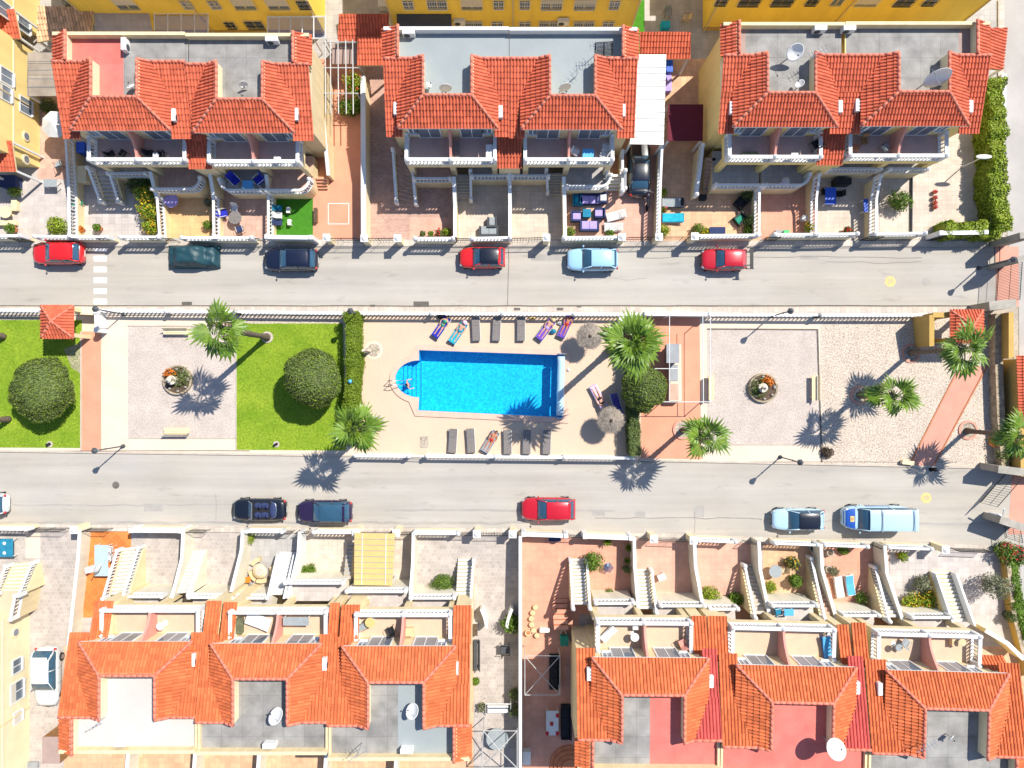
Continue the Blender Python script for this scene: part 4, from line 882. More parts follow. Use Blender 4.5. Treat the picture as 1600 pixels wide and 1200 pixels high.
def house(label, side, RL, RR, yt, EL, ER, mx, ym_e, back, bal, rot=0.0, terr=None, tile='tile_red', wallm='cream', low=None, ends=(0, 0), zo=0.0, furn=None, ter_y=None, bal_mat='balcony_tile', ter_mat='tile_grey', par='cream', right=None):
    """one house of the row. plan points: RL, RR ends of the ridge before the roof terrace, yt rear of the wings, EL, ER eave corners,
    mx left and right ends of the main slope, ym_e its eave, back = y of the rear parapet, bal = (x0, x1, y) of the balcony handrail"""
    zr, ze, zm, zem, zt, zb, zg = 7.7+zo, 6.7+zo, 7.3+zo, 6.0+zo, 6.7+zo, 4.1+zo, 1.5+zo
    xl, xr = P(RL[0], 0, zr).x, P(RR[0], 0, zr).x; yf = (P(0, RL[1], zr).y+P(0, RR[1], zr).y)/2; Yt = P(0, yt, zr).y
    el, er = P(EL[0], 0, ze).x, P(ER[0], 0, ze).x; ef = (P(0, EL[1], ze).y+P(0, ER[1], ze).y)/2
    m0, m1 = P(mx[0], 0, zm).x, P(mx[1], 0, zm).x; ye = P(0, ym_e, zem).y; yb = P(0, back, zt+0.5).y
    b0, b1 = P(bal[0], 0, zb+1).x, P(bal[1], 0, zb+1).x; yl = P(0, bal[2], zb+1).y
    s = -1 if side == 'n' else 1                                   # outward (street) direction along y
    c = Vector(((xl+xr)/2, (yf+ef)/2, 0)); t = thing('terraced_house', label, 'house', c, rot)
    fx = lambda x, w: w(x)
    xlv, xrv = xl-0.4*(xl-el), xr+0.4*(er-xr); yv = Yt+(0.6/1.3)*(ye-Yt)
    wy = ef-s*0.30; my = wy-s*0.12                                  # front wall planes
    # --- walls
    w = MB(); w.prism([(m0+0.2, my), (m1-0.2, my), (m1-0.2, Yt), (m0+0.2, Yt)], 0, zem-0.02); w.build('wall', mt(wallm), t)
    w = MB(); w.prism([(m0+0.2, Yt+s*-0.001), (m1-0.2, Yt+s*-0.001), (m1-0.2, yb), (m0+0.2, yb)], 0, zt-0.004); w.build('rear_wall', mt(wallm), t)
    w = MB(); w.prism([(el+0.28, wy), (er-0.28, wy), (er-0.28, my-s*0.5), (el+0.28, my-s*0.5)], 0, ze-0.03)
    w.hexa([(el+0.28, wy, zem-0.1), (xl-0.05, wy, zem-0.1), (xl-0.05, Yt, zem-0.1), (el+0.28, Yt, zem-0.1)], [(el+0.28, wy, ze-0.04), (xl-0.05, wy, ze-0.04), (xl-0.05, Yt, ze-0.04), (el+0.28, Yt, ze-0.04)])
    w.hexa([(xr+0.05, wy, zem-0.1), (er-0.28, wy, zem-0.1), (er-0.28, Yt, zem-0.1), (xr+0.05, Yt, zem-0.1)], [(xr+0.05, wy, ze-0.04), (er-0.28, wy, ze-0.04), (er-0.28, Yt, ze-0.04), (xr+0.05, Yt, ze-0.04)])
    w.build('gabled_bay_wall', mt(wallm), t)
    w = MB(); th = 0.14                                             # parapet walls round the roof terrace, gables
    w.hexa([(xl-th, Yt, zt-0.3), (xl, Yt, zt-0.3), (xl, yf, zt-0.3), (xl-th, yf, zt-0.3)], [(xl-th, Yt, zr-0.03), (xl, Yt, zr-0.03), (xl, yf, zr-0.03), (xl-th, yf, zr-0.03)])
    w.hexa([(xr, Yt, zt-0.3), (xr+th, Yt, zt-0.3), (xr+th, yf, zt-0.3), (xr, yf, zt-0.3)], [(xr, Yt, zr-0.03), (xr+th, Yt, zr-0.03), (xr+th, yf, zr-0.03), (xr, yf, zr-0.03)])
    w.prism([(xl-th, yf), (xr+th, yf), (xr+th, yf+s*th), (xl-th, yf+s*th)], zt-0.3, zr-0.035)
    for x0, x1, z0, z1 in ((m0+0.05, xlv, zm, zm), (xlv, xl-th, zm, zr), (xr+th, xrv, zr, zm), (xrv, m1-0.05, zm, zm)):
        w.hexa([(x0, Yt, zt-0.3), (x1, Yt, zt-0.3), (x1, Yt+s*0.12, zt-0.3), (x0, Yt+s*0.12, zt-0.3)], [(x0, Yt, z0-0.03), (x1, Yt, z1-0.03), (x1, Yt+s*0.12, z1-0.09), (x0, Yt+s*0.12, z0-0.09)])
    for x in (m0+0.2, m1-0.2):
        w.hexa([(x-0.06, my, zem-0.03), (x+0.06, my, zem-0.03), (x+0.06, Yt, zem-0.03), (x-0.06, Yt, zem-0.03)], [(x-0.06, my, zem+0.06), (x+0.06, my, zem+0.06), (x+0.06, Yt, zm-0.05), (x-0.06, Yt, zm-0.05)])
    w.build('terrace_parapet', mt('cream_pale'), t)
    # --- slopes
    tiled('front_slope', [(xl, yf, zr), (xr, yf, zr), (er, ef, ze), (el, ef, ze)], tile, t)
    tiled('wing_slope', [(xl, Yt, zr), (xl, yf, zr), (el, ef, ze), (el, yv, ze), (xlv, Yt, zm)], tile, t)
    tiled('wing_slope', [(xr, Yt, zr), (xrv, Yt, zm), (er, yv, ze), (er, ef, ze), (xr, yf, zr)], tile, t)
    zv = ze
    for k in (0, 1):
        xo, xv, xe, xi = (m0, xlv, el, el+0.26) if k == 0 else (m1, xrv, er, er-0.26)
        if abs(xv-xo) < 0.3: continue
        tiled('main_slope', [(xo, Yt, zm), (xv, Yt, zm), (xe, yv, zv), (xo, yv, zv)], (right or tile) if k else tile, t, tl=abs(yv-Yt)/max(1, round(abs(yv-Yt)/0.4)))
        if abs(xi-xo) > 0.15: tiled('main_slope', [(xo, yv, zv), (xi, yv, zv), (xi, ye, zem), (xo, ye, zem)], (right or tile) if k else tile, t)
    for a, b in (((xl, yf, zr), (xr, yf, zr)), ((xl, Yt, zr), (xl, yf, zr)), ((xr, Yt, zr), (xr, yf, zr)), ((xl, yf, zr), (el, ef, ze+0.03)), ((xr, yf, zr), (er, ef, ze+0.03)), ((m0, Yt, zm), (xlv, Yt, zm)), ((xlv, Yt, zm), (xl, Yt, zr)), ((xrv, Yt, zm), (m1, Yt, zm)), ((xrv, Yt, zm), (xr, Yt, zr))):
        ridge(t, Vector(a)+Vector((0, 0, 0.04)), Vector(b)+Vector((0, 0, 0.04)))
    f = MB(); f.box(((el+er)/2, ef-s*0.02, ze-0.08), (er-el, 0.06, 0.14)); f.build('eave_board', mt('white'), t)
    # --- roof terrace floor
    cuts = terr or [(mx[0], mx[1], 'slab_grey')]; fl = zt
    for i, (a, b, mm) in enumerate(cuts):
        A, Bq = P(a, 0, zt).x, P(b, 0, zt).x
        A = max(A, m0); Bq = min(Bq, m1)
        sheet('terrace_floor', [(A, Yt), (Bq, Yt), (Bq, yb), (A, yb)], fl+0.004+0.001*i, mt(mm), parent=t, kind=None)
        A2, B2 = max(A, xl), min(Bq, xr)
        if B2-A2 > 0.1: sheet('terrace_floor', [(A2, yf), (B2, yf), (B2, Yt), (A2, Yt)], fl+0.004+0.001*i, mt(mm), parent=t, kind=None)
    MB().box(((m0+m1)/2, yb+s*-0.1, zt+0.12), (m1-m0, 0.22, 0.90)).build('rear_parapet', mt(par), t)
    for k, x in ((0, m0), (1, m1)):
        sg = 1 if k else -1
        if ends[k]:
            xi = x-sg*1.0; xo = x+sg*0.12
            tiled('side_slope', [(xi, Yt-s*0.05, zt+0.75), (xo, Yt-s*0.05, zt+0.25), (xo, yb-s*0.2, zt+0.25), (xi, yb-s*0.2, zt+0.75)], tile, t)
            ridge(t, (xi, Yt-s*0.05, zt+0.79), (xi, yb-s*0.2, zt+0.79))
            MB().box((xi+sg*0.10, (Yt+yb)/2, zt+0.34), (0.2, abs(yb-Yt), 0.72)).build('side_parapet', mt('cream_pale'), t)
            MB().box((x-sg*0.25, (Yt+yb)/2, zt-0.1), (0.5, abs(yb-Yt)-0.1, 0.5)).build('side_base', mt(wallm), t)
        elif side == 's': MB().box((x-sg*0.08, (Yt+yb)/2, zt+0.10), (0.14, abs(yb-Yt), 0.30)).build('party_parapet', mt(par), t)
    # --- balcony
    MB().prism([(b0, wy), (b1, wy), (b1, yl), (b0, yl)], zb-0.55, zb-0.004).build('balcony_slab', mt(wallm), t)
    sheet('balcony_floor', [(b0+0.1, wy), (b1-0.1, wy), (b1-0.1, yl-s*0.1), (b0+0.1, yl-s*0.1)], zb+0.002, mt(bal_mat), parent=t, kind=None)
    i_ = s*0.12; xm = (b0+b1)/2
    balus(t, [(b0+0.12, wy+s*0.1, zb), (b0+0.12, yl-i_, zb), (xm, yl-i_, zb), (b1-0.12, yl-i_, zb), (b1-0.12, wy+s*0.1, zb)], 0.95, 0.27, 0.25)
    k = 8; d = MB(); pr = [(wy, zb)]+[(yl-s*0.25, zb)]+[(yl-s*0.25, zb+0.95)]
    for j in range(1, k+1): q = j/k; pr.append((yl-s*0.25+(wy-yl+s*0.25)*q, zb+0.95+1.35*q**1.8))
    n_ = len(pr); d.hexa([(xm-0.08, y, z_) for y, z_ in pr], [(xm+0.08, y, z_) for y, z_ in pr]); d.build('balcony_divider', mt('pink_wall'), t)
    for q in (0.27, 0.73):
        x = b0+(b1-b0)*q
        window(t, (x, wy, zb+1.08), 1.5, 2.05, s, 'pane', 'white', shut=0.0, sill=False)
    for q in (0.10, 0.90):
        window(t, (b0+(b1-b0)*q, wy, zb+1.45), 0.55, 1.0, s, 'pane', 'white')
    # --- porch below
    for q in (0.03, 0.5, 0.97):
        MB().box((b0+(b1-b0)*q, yl-s*0.25, (zb-0.55)/2), (0.4, 0.4, zb-0.56)).build('porch_column', mt(wallm), t)
    for q in (0.25, 0.75): window(t, (b0+(b1-b0)*q, wy, zg+1.1), 1.6, 2.0, s, 'glass_dark', 'white', sill=False)
    if low:
        for (x0, x1, ya, yc) in low:
            A, Bq = P(x0, 0, 5.0+zo).x, P(x1, 0, 5.0+zo).x; Ya = my+s*0.02; Yc = P(0, yc, 4.4+zo).y
            tiled('porch_roof', [(A, Ya, 5.15+zo), (Bq, Ya, 5.15+zo), (Bq, Yc, 4.4+zo), (A, Yc, 4.4+zo)], tile, t)
            MB().prism([(A+0.1, Ya), (Bq-0.1, Ya), (Bq-0.1, Yc-s*0.2), (A+0.1, Yc-s*0.2)], 0, 4.33+zo).build('porch_wall', mt(wallm), t)
    return t
TB = [(0, 2000, 'roof_blue')]
house('red tiled house with pink roof terrace at the northwest corner', 'n', (142, 151), (214, 152), 92, (111, 203), (267, 204), (81, 288), 217, 55, (135, 290, 251), terr=[(81, 193, 'slab_pink'), (193, 300, 'slab_grey')], low=[(290, 326, 218, 264)], ends=(1, 0))
house('red tiled house with grey slab terrace beside the orange driveway', 'n', (338, 154), (410, 156), 96, (302, 206), (460, 208), (289, 482), 220, 57, (323, 467, 254), terr=[(280, 500, 'slab_grey')], ends=(0, 1))
house('red tiled house with blue grey terrace beside brick driveway', 'n', (661, 149), (737, 148), 87, (621, 201), (778, 200), (599, 795), 214, 47, (632, 776, 251), terr=TB, low=[(777, 815, 214, 263)], ends=(1, 0), par='white')
house('red tiled house with roof antenna left of the white canopy', 'n', (859, 150), (930, 149), 87, (814, 202), (972, 202), (796, 996), 216, 48, (818, 960, 251), terr=TB, ends=(0, 1), par='white')
house('red tiled house with two white dishes on grey terrace', 'n', (1199, 146), (1274, 144), 82, (1145, 198), (1308, 198), (1131, 1321), 209, 40, (1138, 1286, 247), terr=[(1131, 1165, 'roof_brown'), (1165, 1330, 'slab_grey')], low=[(1281, 1321, 210, 258)], ends=(1, 0), wallm='ochre_pale')
house('red tiled house with large dish beside the leafy hedge', 'n', (1404, 144), (1483, 143), 82, (1345, 197), (1513, 196), (1322, 1548), 209, 39, (1327, 1483, 245), terr=[(1322, 1498, 'slab_grey'), (1498, 1560, 'roof_brown')], ends=(0, 1), wallm='ochre_pale')
OR = 'tile_orange_roof'
house('orange tiled house with white roof terrace at the southwest', 's', (155, 1056), (242, 1055), 1125, (124, 1003), (299, 1003), (91, 304), 988, 1172, (155, 311, 952), terr=[(80, 310, 'roof_white')], tile=OR, low=[(142, 170, 988, 939), (318, 341, 988, 939)], ends=(1, 0), zo=0.8, bal_mat='balcony_pale')
house('orange tiled house with dark grey terrace between its neighbours', 's', (364, 1061), (449, 1060), 1133, (330, 1006), (502, 1006), (305, 510), 991, 1174, (356, 511, 955), terr=[(290, 520, 'slab_grey')], tile=OR, low=[(345, 366, 990, 941), (513, 528, 990, 942)], zo=0.8, bal_mat='balcony_pale')
house('orange tiled house with half grey terrace beside cobbled alley', 's', (575, 1066), (662, 1066), 1138, (535, 1010), (712, 1010), (511, 733), 995, 1183, (553, 706, 959), terr=[(505, 622, 'slab_grey'), (622, 740, 'roof_blue')], tile=OR, low=[(531, 560, 994, 945), (708, 736, 994, 946)], ends=(0, 1), zo=0.8, bal_mat='balcony_pale')
house('orange tiled house with grey and crimson terrace beside salmon yard', 's', (972, 1086), (1070, 1086), 1161, (925, 1028), (1107, 1028), (903, 1128), 1013, 1200, (932, 1083, 972), rot=-0.006, terr=[(880, 1016, 'slab_grey'), (1016, 1140, 'slab_pink')], tile=OR, low=[(1083, 1106, 1012, 962)], right='tile_crimson', ends=(1, 0), zo=0.8, bal_mat='balcony_pale')
house('orange tiled house with crimson terrace in the southeast row', 's', (1207, 1098), (1303, 1098), 1174, (1150, 1041), (1337, 1041), (1131, 1362), 1023, 1212, (1142, 1306, 981), rot=-0.022, terr=[(1100, 1400, 'slab_pink')], tile=OR, low=[(1107, 1137, 1020, 965), (1312, 1330, 1022, 974)], right='tile_crimson', zo=0.8, bal_mat='balcony_pale')
house('orange tiled house with dark terrace at the southeast corner', 's', (1446, 1108), (1546, 1108), 1185, (1384, 1050), (1575, 1050), (1365, 1612), 1033, 1224, (1370, 1534, 991), rot=-0.028, terr=[(1340, 1650, 'slab_grey')], tile=OR, low=[(1334, 1356, 1030, 976), (1536, 1575, 1040, 1022)], ends=(0, 1), zo=0.8, bal_mat='balcony_pale')
# --- yellow houses behind the north row: their south walls face the camera
def rear_house(label, x0, x1, wins, mat='ochre', y=52, h=6.4, setb=()):
    Y = P(0, y).y; X0, X1 = P(x0, 0).x, P(x1, 0).x; t = thing('yellow_house', label, 'house', ((X0+X1)/2, Y, 0))
    MB().prism([(X0, Y), (X1, Y), (X1, Y+9), (X0, Y+9)], 0, h).build('wall', mt(mat), t)
    tiled('roof_slope', [(X0-0.3, Y-0.3, h+0.05), (X1+0.3, Y-0.3, h+0.05), (X1+0.3, Y+4.5, h+1.1), (X0-0.3, Y+4.5, h+1.1)], 'tile_red', t)
    MB().prism([(X0-0.3, Y+4.5), (X1+0.3, Y+4.5), (X1+0.3, Y+9.2), (X0-0.3, Y+9.2)], h, h+0.3).build('flat_roof', mt('slab_grey'), t)
    for (x, fl_, w, hh, g_, sh) in wins:
        zc = 1.35 if fl_ == 0 else 4.25; X = (x-800)/20*(CAMH-zc)/CAMH; window(t, (X, Y, zc), w, hh, -1, 'pane', 'ochre_pale', grille=g_, shut=sh)
    for x in (X0+0.1, (X0+X1)/2, X1-0.1): MB().tube([(x, Y-0.06, 0), (x, Y-0.06, h)], 0.05, 6).build('drainpipe', mt('cream'), t)
    MB().prism([(X0-0.02, Y-0.05), (X1+0.02, Y-0.05), (X1+0.02, Y-0.002), (X0-0.02, Y-0.002)], 0, 0.5).build('plinth', mt('mustard'), t)
    return t
rear_house('deep yellow house behind the glazed conservatories', 163, 508, [(196, 1, 1.5, 1.2, 0, .6), (292, 1, .7, .9, 'w', 0), (335, 1, .7, .9, 'w', 0), (380, 1, 1.5, 1.2, 0, .7), (433, 1, 1.5, 1.2, 0, .7), (474, 1, .8, 1.0, 'b', 0), (398, 0, 1.3, 1.1, 'b', 0), (360, 0, .7, .9, 'b', 0)])
rear_house('deep yellow house behind the blue grey terraces', 618, 985, [(638, 1, .7, 1, 'w', 0), (683, 1, 1.4, 1.1, 'w', 0), (737, 1, 1.5, 1.2, 0, .8), (779, 1, .7, 1, 'w', 0), (820, 1, .7, 1, 'w', 0), (862, 1, 1.5, 1.2, 'w', .5), (914, 1, 1.5, 1.2, 'w', .6), (960, 1, .7, 1, 'w', 0), (740, 0, 1.3, 1.1, 'w', 0), (777, 0, .8, 1, 'w', 0), (820, 0, .8, 1, 'w', 0), (858, 0, 1.5, 1.1, 'w', 0), (912, 0, 1.5, 1.1, 'w', 0), (950, 0, .8, 1, 'w', 0)])
rear_house('deep yellow house at the northeast corner', 1098, 1490, [(1128, 1, .8, 1, 'b', 0), (1172, 1, 1.5, 1.2, 'b', 0), (1224, 1, 1.5, 1.2, 'b', 0), (1270, 1, .8, 1, 'b', 0), (1310, 1, .8, 1, 0, 0), (1358, 1, 1.6, 1.2, 0, .9), (1415, 1, 1.3, 1.2, 'b', 0), (1455, 1, .9, 1, 'b', 0)], y=47)
def side_house(label, x, y0, y1, mat, wins, roofs=(), h=6.2, depth=9):
    X = P(x, 0).x; Y0, Y1 = P(0, y0).y, P(0, y1).y; sg = 1 if X < 0 else -1
    t = thing('side_house', label, 'house', (X, (Y0+Y1)/2, 0)); MB().prism([(X, Y0), (X, Y1), (X-sg*depth, Y1), (X-sg*depth, Y0)], 0, h).build('wall', mt(mat), t)
    tiled('roof_slope', [(X+sg*0.3, Y0+0.3, h), (X+sg*0.3, Y1-0.3, h), (X-sg*4, Y1-0.3, h+1.6), (X-sg*4, Y0+0.3, h+1.6)], 'tile_red', t)
    for (py, zc, w, hh, kind) in wins:
        Y = (600-py)/20*(CAMH-zc)/CAMH
        if kind == 'round':
            m = MB(); n = 16; c = Vector((X, Y, zc)); A = [c+Vector((-0.02*sg, 0.38*math.cos(k*6.2832/n), 0.38*math.sin(k*6.2832/n))) for k in range(n)]; m.hexa(A, [q+Vector((0.10*sg, 0, 0)) for q in A]); o = m.build('round_window', mt('cream_pale'), t)
            m = MB(); A = [c+Vector((0.085*sg, 0.26*math.cos(k*6.2832/n), 0.26*math.sin(k*6.2832/n))) for k in range(n)]; m.hexa(A, [q+Vector((0.02*sg, 0, 0)) for q in A]); m.build('pane', mt('pane'), o)
        else: window(t, (X, Y, zc), w, hh, sg, 'pane', 'white', axis='y', shut=kind)
    m = MB(); m.tube([(X+sg*0.06, (Y0+Y1)/2, 0), (X+sg*0.06, (Y0+Y1)/2, h)], 0.05, 6); m.build('drainpipe', mt('cream'), t)
    MB().box((X+sg*0.02, (Y0+Y1)/2, 2.9), (0.06, abs(Y1-Y0)-0.02, 0.12)).build('string_course', mt('cream_pale'), t)
    return t
side_house('pale yellow house wall with round windows at the west edge', 62, 88, 262, 'ochre_pale', [(166, 1.6, 1.1, 1.2, 0.0), (213, 1.6, 0, 0, 'round'), (249, 1.6, 0, 0, 'round'), (120, 3.6, 1.0, 1.2, 0.0), (145, 3.8, 1.0, 1.2, 0.3)])
side_house('pale yellow house at the northwest corner behind the straw tiles', 62, -60, 56, 'ochre_pale', [(40, 1.8, 0.9, 1.2, 0.0), (15, 3.8, 1.0, 1.2, 0.0)])
side_house('bright cream house wall at the southwest edge', 46, 948, 1260, 'cream_pale', [(988, 1.6, 0, 0, 'round'), (1040, 1.4, 1.0, .9, 0.0), (1080, 1.4, 1.4, 1.3, .4), (1120, 1.3, .8, .8, .9)])
# --- lower roofs, canopies and pergolas between the north houses
def canopy(name, label, cat, poly, mat, posts=True, tiles=None, rib=0):
    W = [P(x, y, z_) for x, y, z_ in poly]; c = sum(W, Vector())/len(W); c.z = 0; t = thing(name, label, cat, c)
    if tiles: tiled('tiles', W, tiles, t)
    m = MB(); m.hexa([p-Vector((0, 0, 0.16)) for p in W], [p-Vector((0, 0, 0.05)) for p in W]) if tiles else m.hexa([p-Vector((0, 0, 0.06)) for p in W], W)
    m.build('deck' if tiles else 'roof_sheet', mt(mat), t)
    if rib:
        for i in range(1, rib): a, b = W[0].lerp(W[3], i/rib), W[1].lerp(W[2], i/rib); MB().tube([a+Vector((0, 0, 0.01)), b+Vector((0, 0, 0.01))], 0.025, 5).build('seam', mt('grey_paint'), t)
    if posts:
        for p in W: q = p.lerp(sum(W, Vector())/len(W), 0.06); MB().box((q.x, q.y, (q.z-0.17)/2), (0.14, 0.14, q.z-0.18)).build('post', mt('white'), t)
    return t
canopy('tiled_canopy', 'orange tiled canopy roof beside the rear courtyard', 'canopy', [(530, 22, 3.4), (608, 22, 3.4), (606, 64, 2.7), (528, 64, 2.7)], 'cream', tiles='tile_red')
canopy('tiled_canopy', 'small orange tiled roof joining the brick driveway wall', 'canopy', [(559, 57, 3.2), (600, 57, 3.2), (600, 102, 2.7), (559, 102, 2.7)], 'cream', tiles='tile_red')
canopy('tiled_canopy', 'orange tiled passage roof above the white canopy', 'canopy', [(1000, 50, 3.4), (1079, 50, 3.4), (1078, 92, 2.7), (1000, 92, 2.7)], 'cream', tiles='tile_red')
canopy('tiled_canopy', 'red tiled side roof beside the east street', 'canopy', [(1543, 44, 4.2), (1573, 44, 3.6), (1566, 109, 3.6), (1538, 107, 4.2)], 'ochre_pale', tiles='tile_red')
canopy('straw_tile_roof', 'old straw coloured tile roof beside the northwest terrace', 'canopy', [(60, 10, 3.3), (146, 12, 3.3), (142, 50, 2.8), (58, 66, 2.8)], 'cream', tiles='tile_straw')
canopy('metal_canopy', 'long white corrugated canopy over the driveway', 'canopy', [(998, 85, 3.3), (1041, 85, 3.1), (1037, 226, 3.1), (984, 225, 3.3)], 'white', rib=14)
canopy('fabric_canopy', 'dark red flat canopy beside the ochre house', 'canopy', [(1044, 163, 2.7), (1099, 163, 2.6), (1098, 220, 2.6), (1043, 220, 2.7)], 'maroon')
canopy('tiled_canopy', 'orange tiled porch roof at the northwest corner', 'canopy', [(-30, 18, 3.6), (22, 14, 3.6), (32, 60, 3.0), (-30, 60, 3.0)], 'cream', tiles='tile_red')
canopy('tiled_canopy', 'orange tiled porch roof at the west edge house', 'canopy', [(-30, 218, 3.6), (18, 220, 3.6), (25, 268, 3.0), (-30, 268, 3.0)], 'cream', tiles='tile_red')
canopy('plank_roof', 'brown weathered plank roof at the northwest corner', 'canopy', [(43, 82, 2.8), (92, 82, 2.8), (92, 150, 2.6), (42, 150, 2.6)], 'deck_brown', rib=5)
canopy('carport', 'pale lilac flat canopy beside the glazed conservatory', 'canopy', [(146, 16, 3.0), (232, 17, 3.0), (240, 58, 2.8), (150, 58, 2.8)], 'tile_light')
canopy('awning', 'dark grey awning strip below the deep yellow house', 'canopy', [(620, 22, 2.9), (705, 22, 2.9), (706, 46, 2.7), (620, 46, 2.7)], 'dark_grey')
def conservatory(label, x0, y0, x1, y1, n):
    A, Bq, C, D_ = P(x0, y0, 2.9), P(x1, y0, 2.9), P(x1, y1, 2.5), P(x0, y1, 2.5); t = thing('conservatory', label, 'conservatory', ((A+C)/2).xy.to_3d())
    for i in range(n):
        a, b, c, d = A.lerp(Bq, i/n), A.lerp(Bq, (i+1)/n), D_.lerp(C, (i+1)/n), D_.lerp(C, i/n); MB().add([a, b, c, d], [(0, 1, 2, 3)]).build('pane', mt('greenhouse_glass'), t)
    for i in range(n+1):
        a, d = A.lerp(Bq, i/n), D_.lerp(C, i/n); m = MB(); m.tube([a, d], 0.05, 4); m.tube([d, (d.x, d.y, 0)], 0.05, 4); m.build('glazing_bar', mt('white'), t)
    m = MB(); m.tube([A, Bq], 0.06, 4); m.tube([D_, C], 0.06, 4); m.build('beam', mt('white'), t)
    sheet('floor', [(A.x, A.y), (Bq.x, Bq.y), (C.x, C.y), (D_.x, D_.y)], 0.02, mt('tile_grey'), parent=t, kind=None); return t
conservatory('glazed lean-to conservatory of four panes behind grey terrace', 241, 21, 325, 56, 4); conservatory('glazed lean-to conservatory of five panes beside courtyard', 418, 26, 508, 60, 5)
pg = thing('pergola', 'white metal pergola bars over the planted side yard', 'pergola', P(535, 120))
for x in (508, 516, 528, 540, 551): m = MB(); m.tube([P(x, 62, 2.8), P(x+1, 178, 2.8)], 0.045, 5); m.build('bar', mt('rail_grey'), pg)
for y in (66, 106, 146): m = MB(); m.tube([P(505, y, 2.74), P(560, y, 2.74)], 0.045, 5); m.build('beam', mt('rail_grey'), pg)
for x, y in ((506, 66), (558, 66), (506, 146), (558, 146)): m = MB(); q = P(x, y, 2.7); m.tube([q, (q.x, q.y, 0)], 0.05, 5); m.build('post', mt('rail_grey'), pg)
canopy('side_roof', 'brown plank lean-to roof under the pergola', 'canopy', [(519, 68, 2.3), (559, 68, 2.3), (559, 100, 2.1), (519, 100, 2.1)], 'roof_brown', posts=False)
# rooftop and wall equipment
for i, (x, y, z_, rz_, l) in enumerate(((196, 71, 7.0, 1.57, 'white cooling unit at the pink terrace edge'), (426, 63, 7.0, 0, 'white cooling unit on the grey slab terrace'), (639, 52, 7.0, 0, 'white cooling unit on the blue grey terrace'), (1280, 46, 7.0, 0, 'left one of two cooling units on the northeast terrace'), (1325, 46, 7.0, 0, 'right one of two cooling units on the northeast terrace'), (190, 1160, 7.8, 0, 'white cooling unit on the white south terrace'), (422, 1163, 7.8, 0, 'white cooling unit on the dark grey south terrace'), (636, 1171, 7.8, 0, 'white cooling unit on the half grey terrace'))): aircon(l, x, y, z_, rz_)
for i, (x, y, z_, l) in enumerate(((273, 181, 6.45, 'white cooler on the bay wall between northwest roofs'), (464, 180, 6.45, 'white cooler on the bay wall above the orange driveway'), (619, 171, 6.45, 'white cooler on the bay wall above brick driveway'), (782, 176, 6.45, 'white cooler between the two blue grey terraces'), (973, 174, 6.45, 'white cooler beside the white canopy roof'), (1142, 170, 6.45, 'white cooler on the bay facing the dark red canopy'), (1311, 168, 6.45, 'white cooler between the two northeast bays, left bay'), (1338, 166, 6.45, 'white cooler between the two northeast bays, right bay'), (1514, 168, 6.45, 'white cooler on the bay nearest the leafy hedge'), (303, 1030, 7.25, 'white cooler beside the white terrace house bay'), (508, 1036, 7.25, 'white cooler between the two southern grey terraces'), (713, 1043, 7.25, 'white cooler above the cobbled alley'), (920, 1052, 7.25, 'white cooler beside the salmon yard roof'), (1110, 1063, 7.25, 'white cooler left of the crimson slope'), (1338, 1073, 7.25, 'white cooler right of the crimson terrace'), (1373, 1075, 7.25, 'white cooler left of the southeast corner bay'))): aircon(l, x, y, z_, 1.57, (0.85, 0.3, 0.5), True)
dish('small white dish on the northwest grey terrace', 205, 136, 7.2, 0.55, 1.9, 0.8); dish('thin white dish on the slab terrace above driveway', 380, 131, 7.2, 0.6, -1.2, 0.4)
dish('white dish in the left blue grey terrace well', 696, 135, 7.3, 0.85, -1.5, 0.25); dish('tiny round dish beside the left blue grey well wall', 670, 133, 7.2, 0.4, 0.5, 0.9); dish('white dish in the right blue grey terrace well', 882, 134, 7.3, 0.85, -1.3, 0.25)
dish('large white dish standing on the northeast grey slabs', 1241, 80, 7.7, 1.2, -1.4, 0.75); dish('small white dish below the large northeast dish', 1250, 132, 7.3, 0.65, 2.6, 0.8); dish('wide oval white dish right of the northeast roofs', 1463, 117, 8.0, 1.75, -1.45, 0.35)
dish('white dish on the dark grey southern terrace', 433, 1120, 8.2, 1.15, 2.2, 0.75, 7.5); dish('white dish on the half grey southern terrace', 646, 1112, 8.2, 1.05, 2.4, 0.8, 7.5)
dish('large round white dish on the crimson terrace', 1304, 1171, 9.3, 1.35, 1.2, 1.05, 7.5); dish('small dish on the southeast corner terrace', 1485, 1152, 8.0, 0.5, -0.8, 0.6, 7.5)
def antenna(label, px, py, zb, h=1.6, n=6, az=0.5):
    b = P(px, py, zb); t = thing('roof_antenna', label, 'antenna', b); MB().tube([b, b+Vector((0, 0, h))], 0.025, 5).build('mast', mt('steel'), t); d = Vector((math.cos(az), math.sin(az), 0)); e = Vector((-d.y, d.x, 0)); c = b+Vector((0, 0, h))
    m = MB(); m.tube([c-d*0.6, c+d*0.8], 0.015, 4)
    for i in range(n): q = c-d*0.5+d*1.25*i/(n-1); m.tube([q-e*0.3, q+e*0.3], 0.012, 4)
    m.build('elements', mt('steel'), t)
antenna('thin aerial mast on the right blue grey terrace', 930, 86, 6.7, 1.4, 7, 0.1); antenna('thin aerial on the half grey southern terrace', 566, 1160, 7.5, 1.8); antenna('thin aerial left on the white southern terrace', 165, 1120, 7.5, 1.6); antenna('thin aerial in the right blue grey well', 900, 120, 6.7, 1.2, 5, 0.8); antenna('thin aerial on the northeast slabs', 1262, 100, 6.7, 1.5); antenna('aerial on the tiles of the southeast corner house', 1424, 1150, 7.5, 1.6)
rk = thing('metal_rack', 'black bar rack lying on the right blue grey terrace', 'rack', P(944, 76, 6.75))
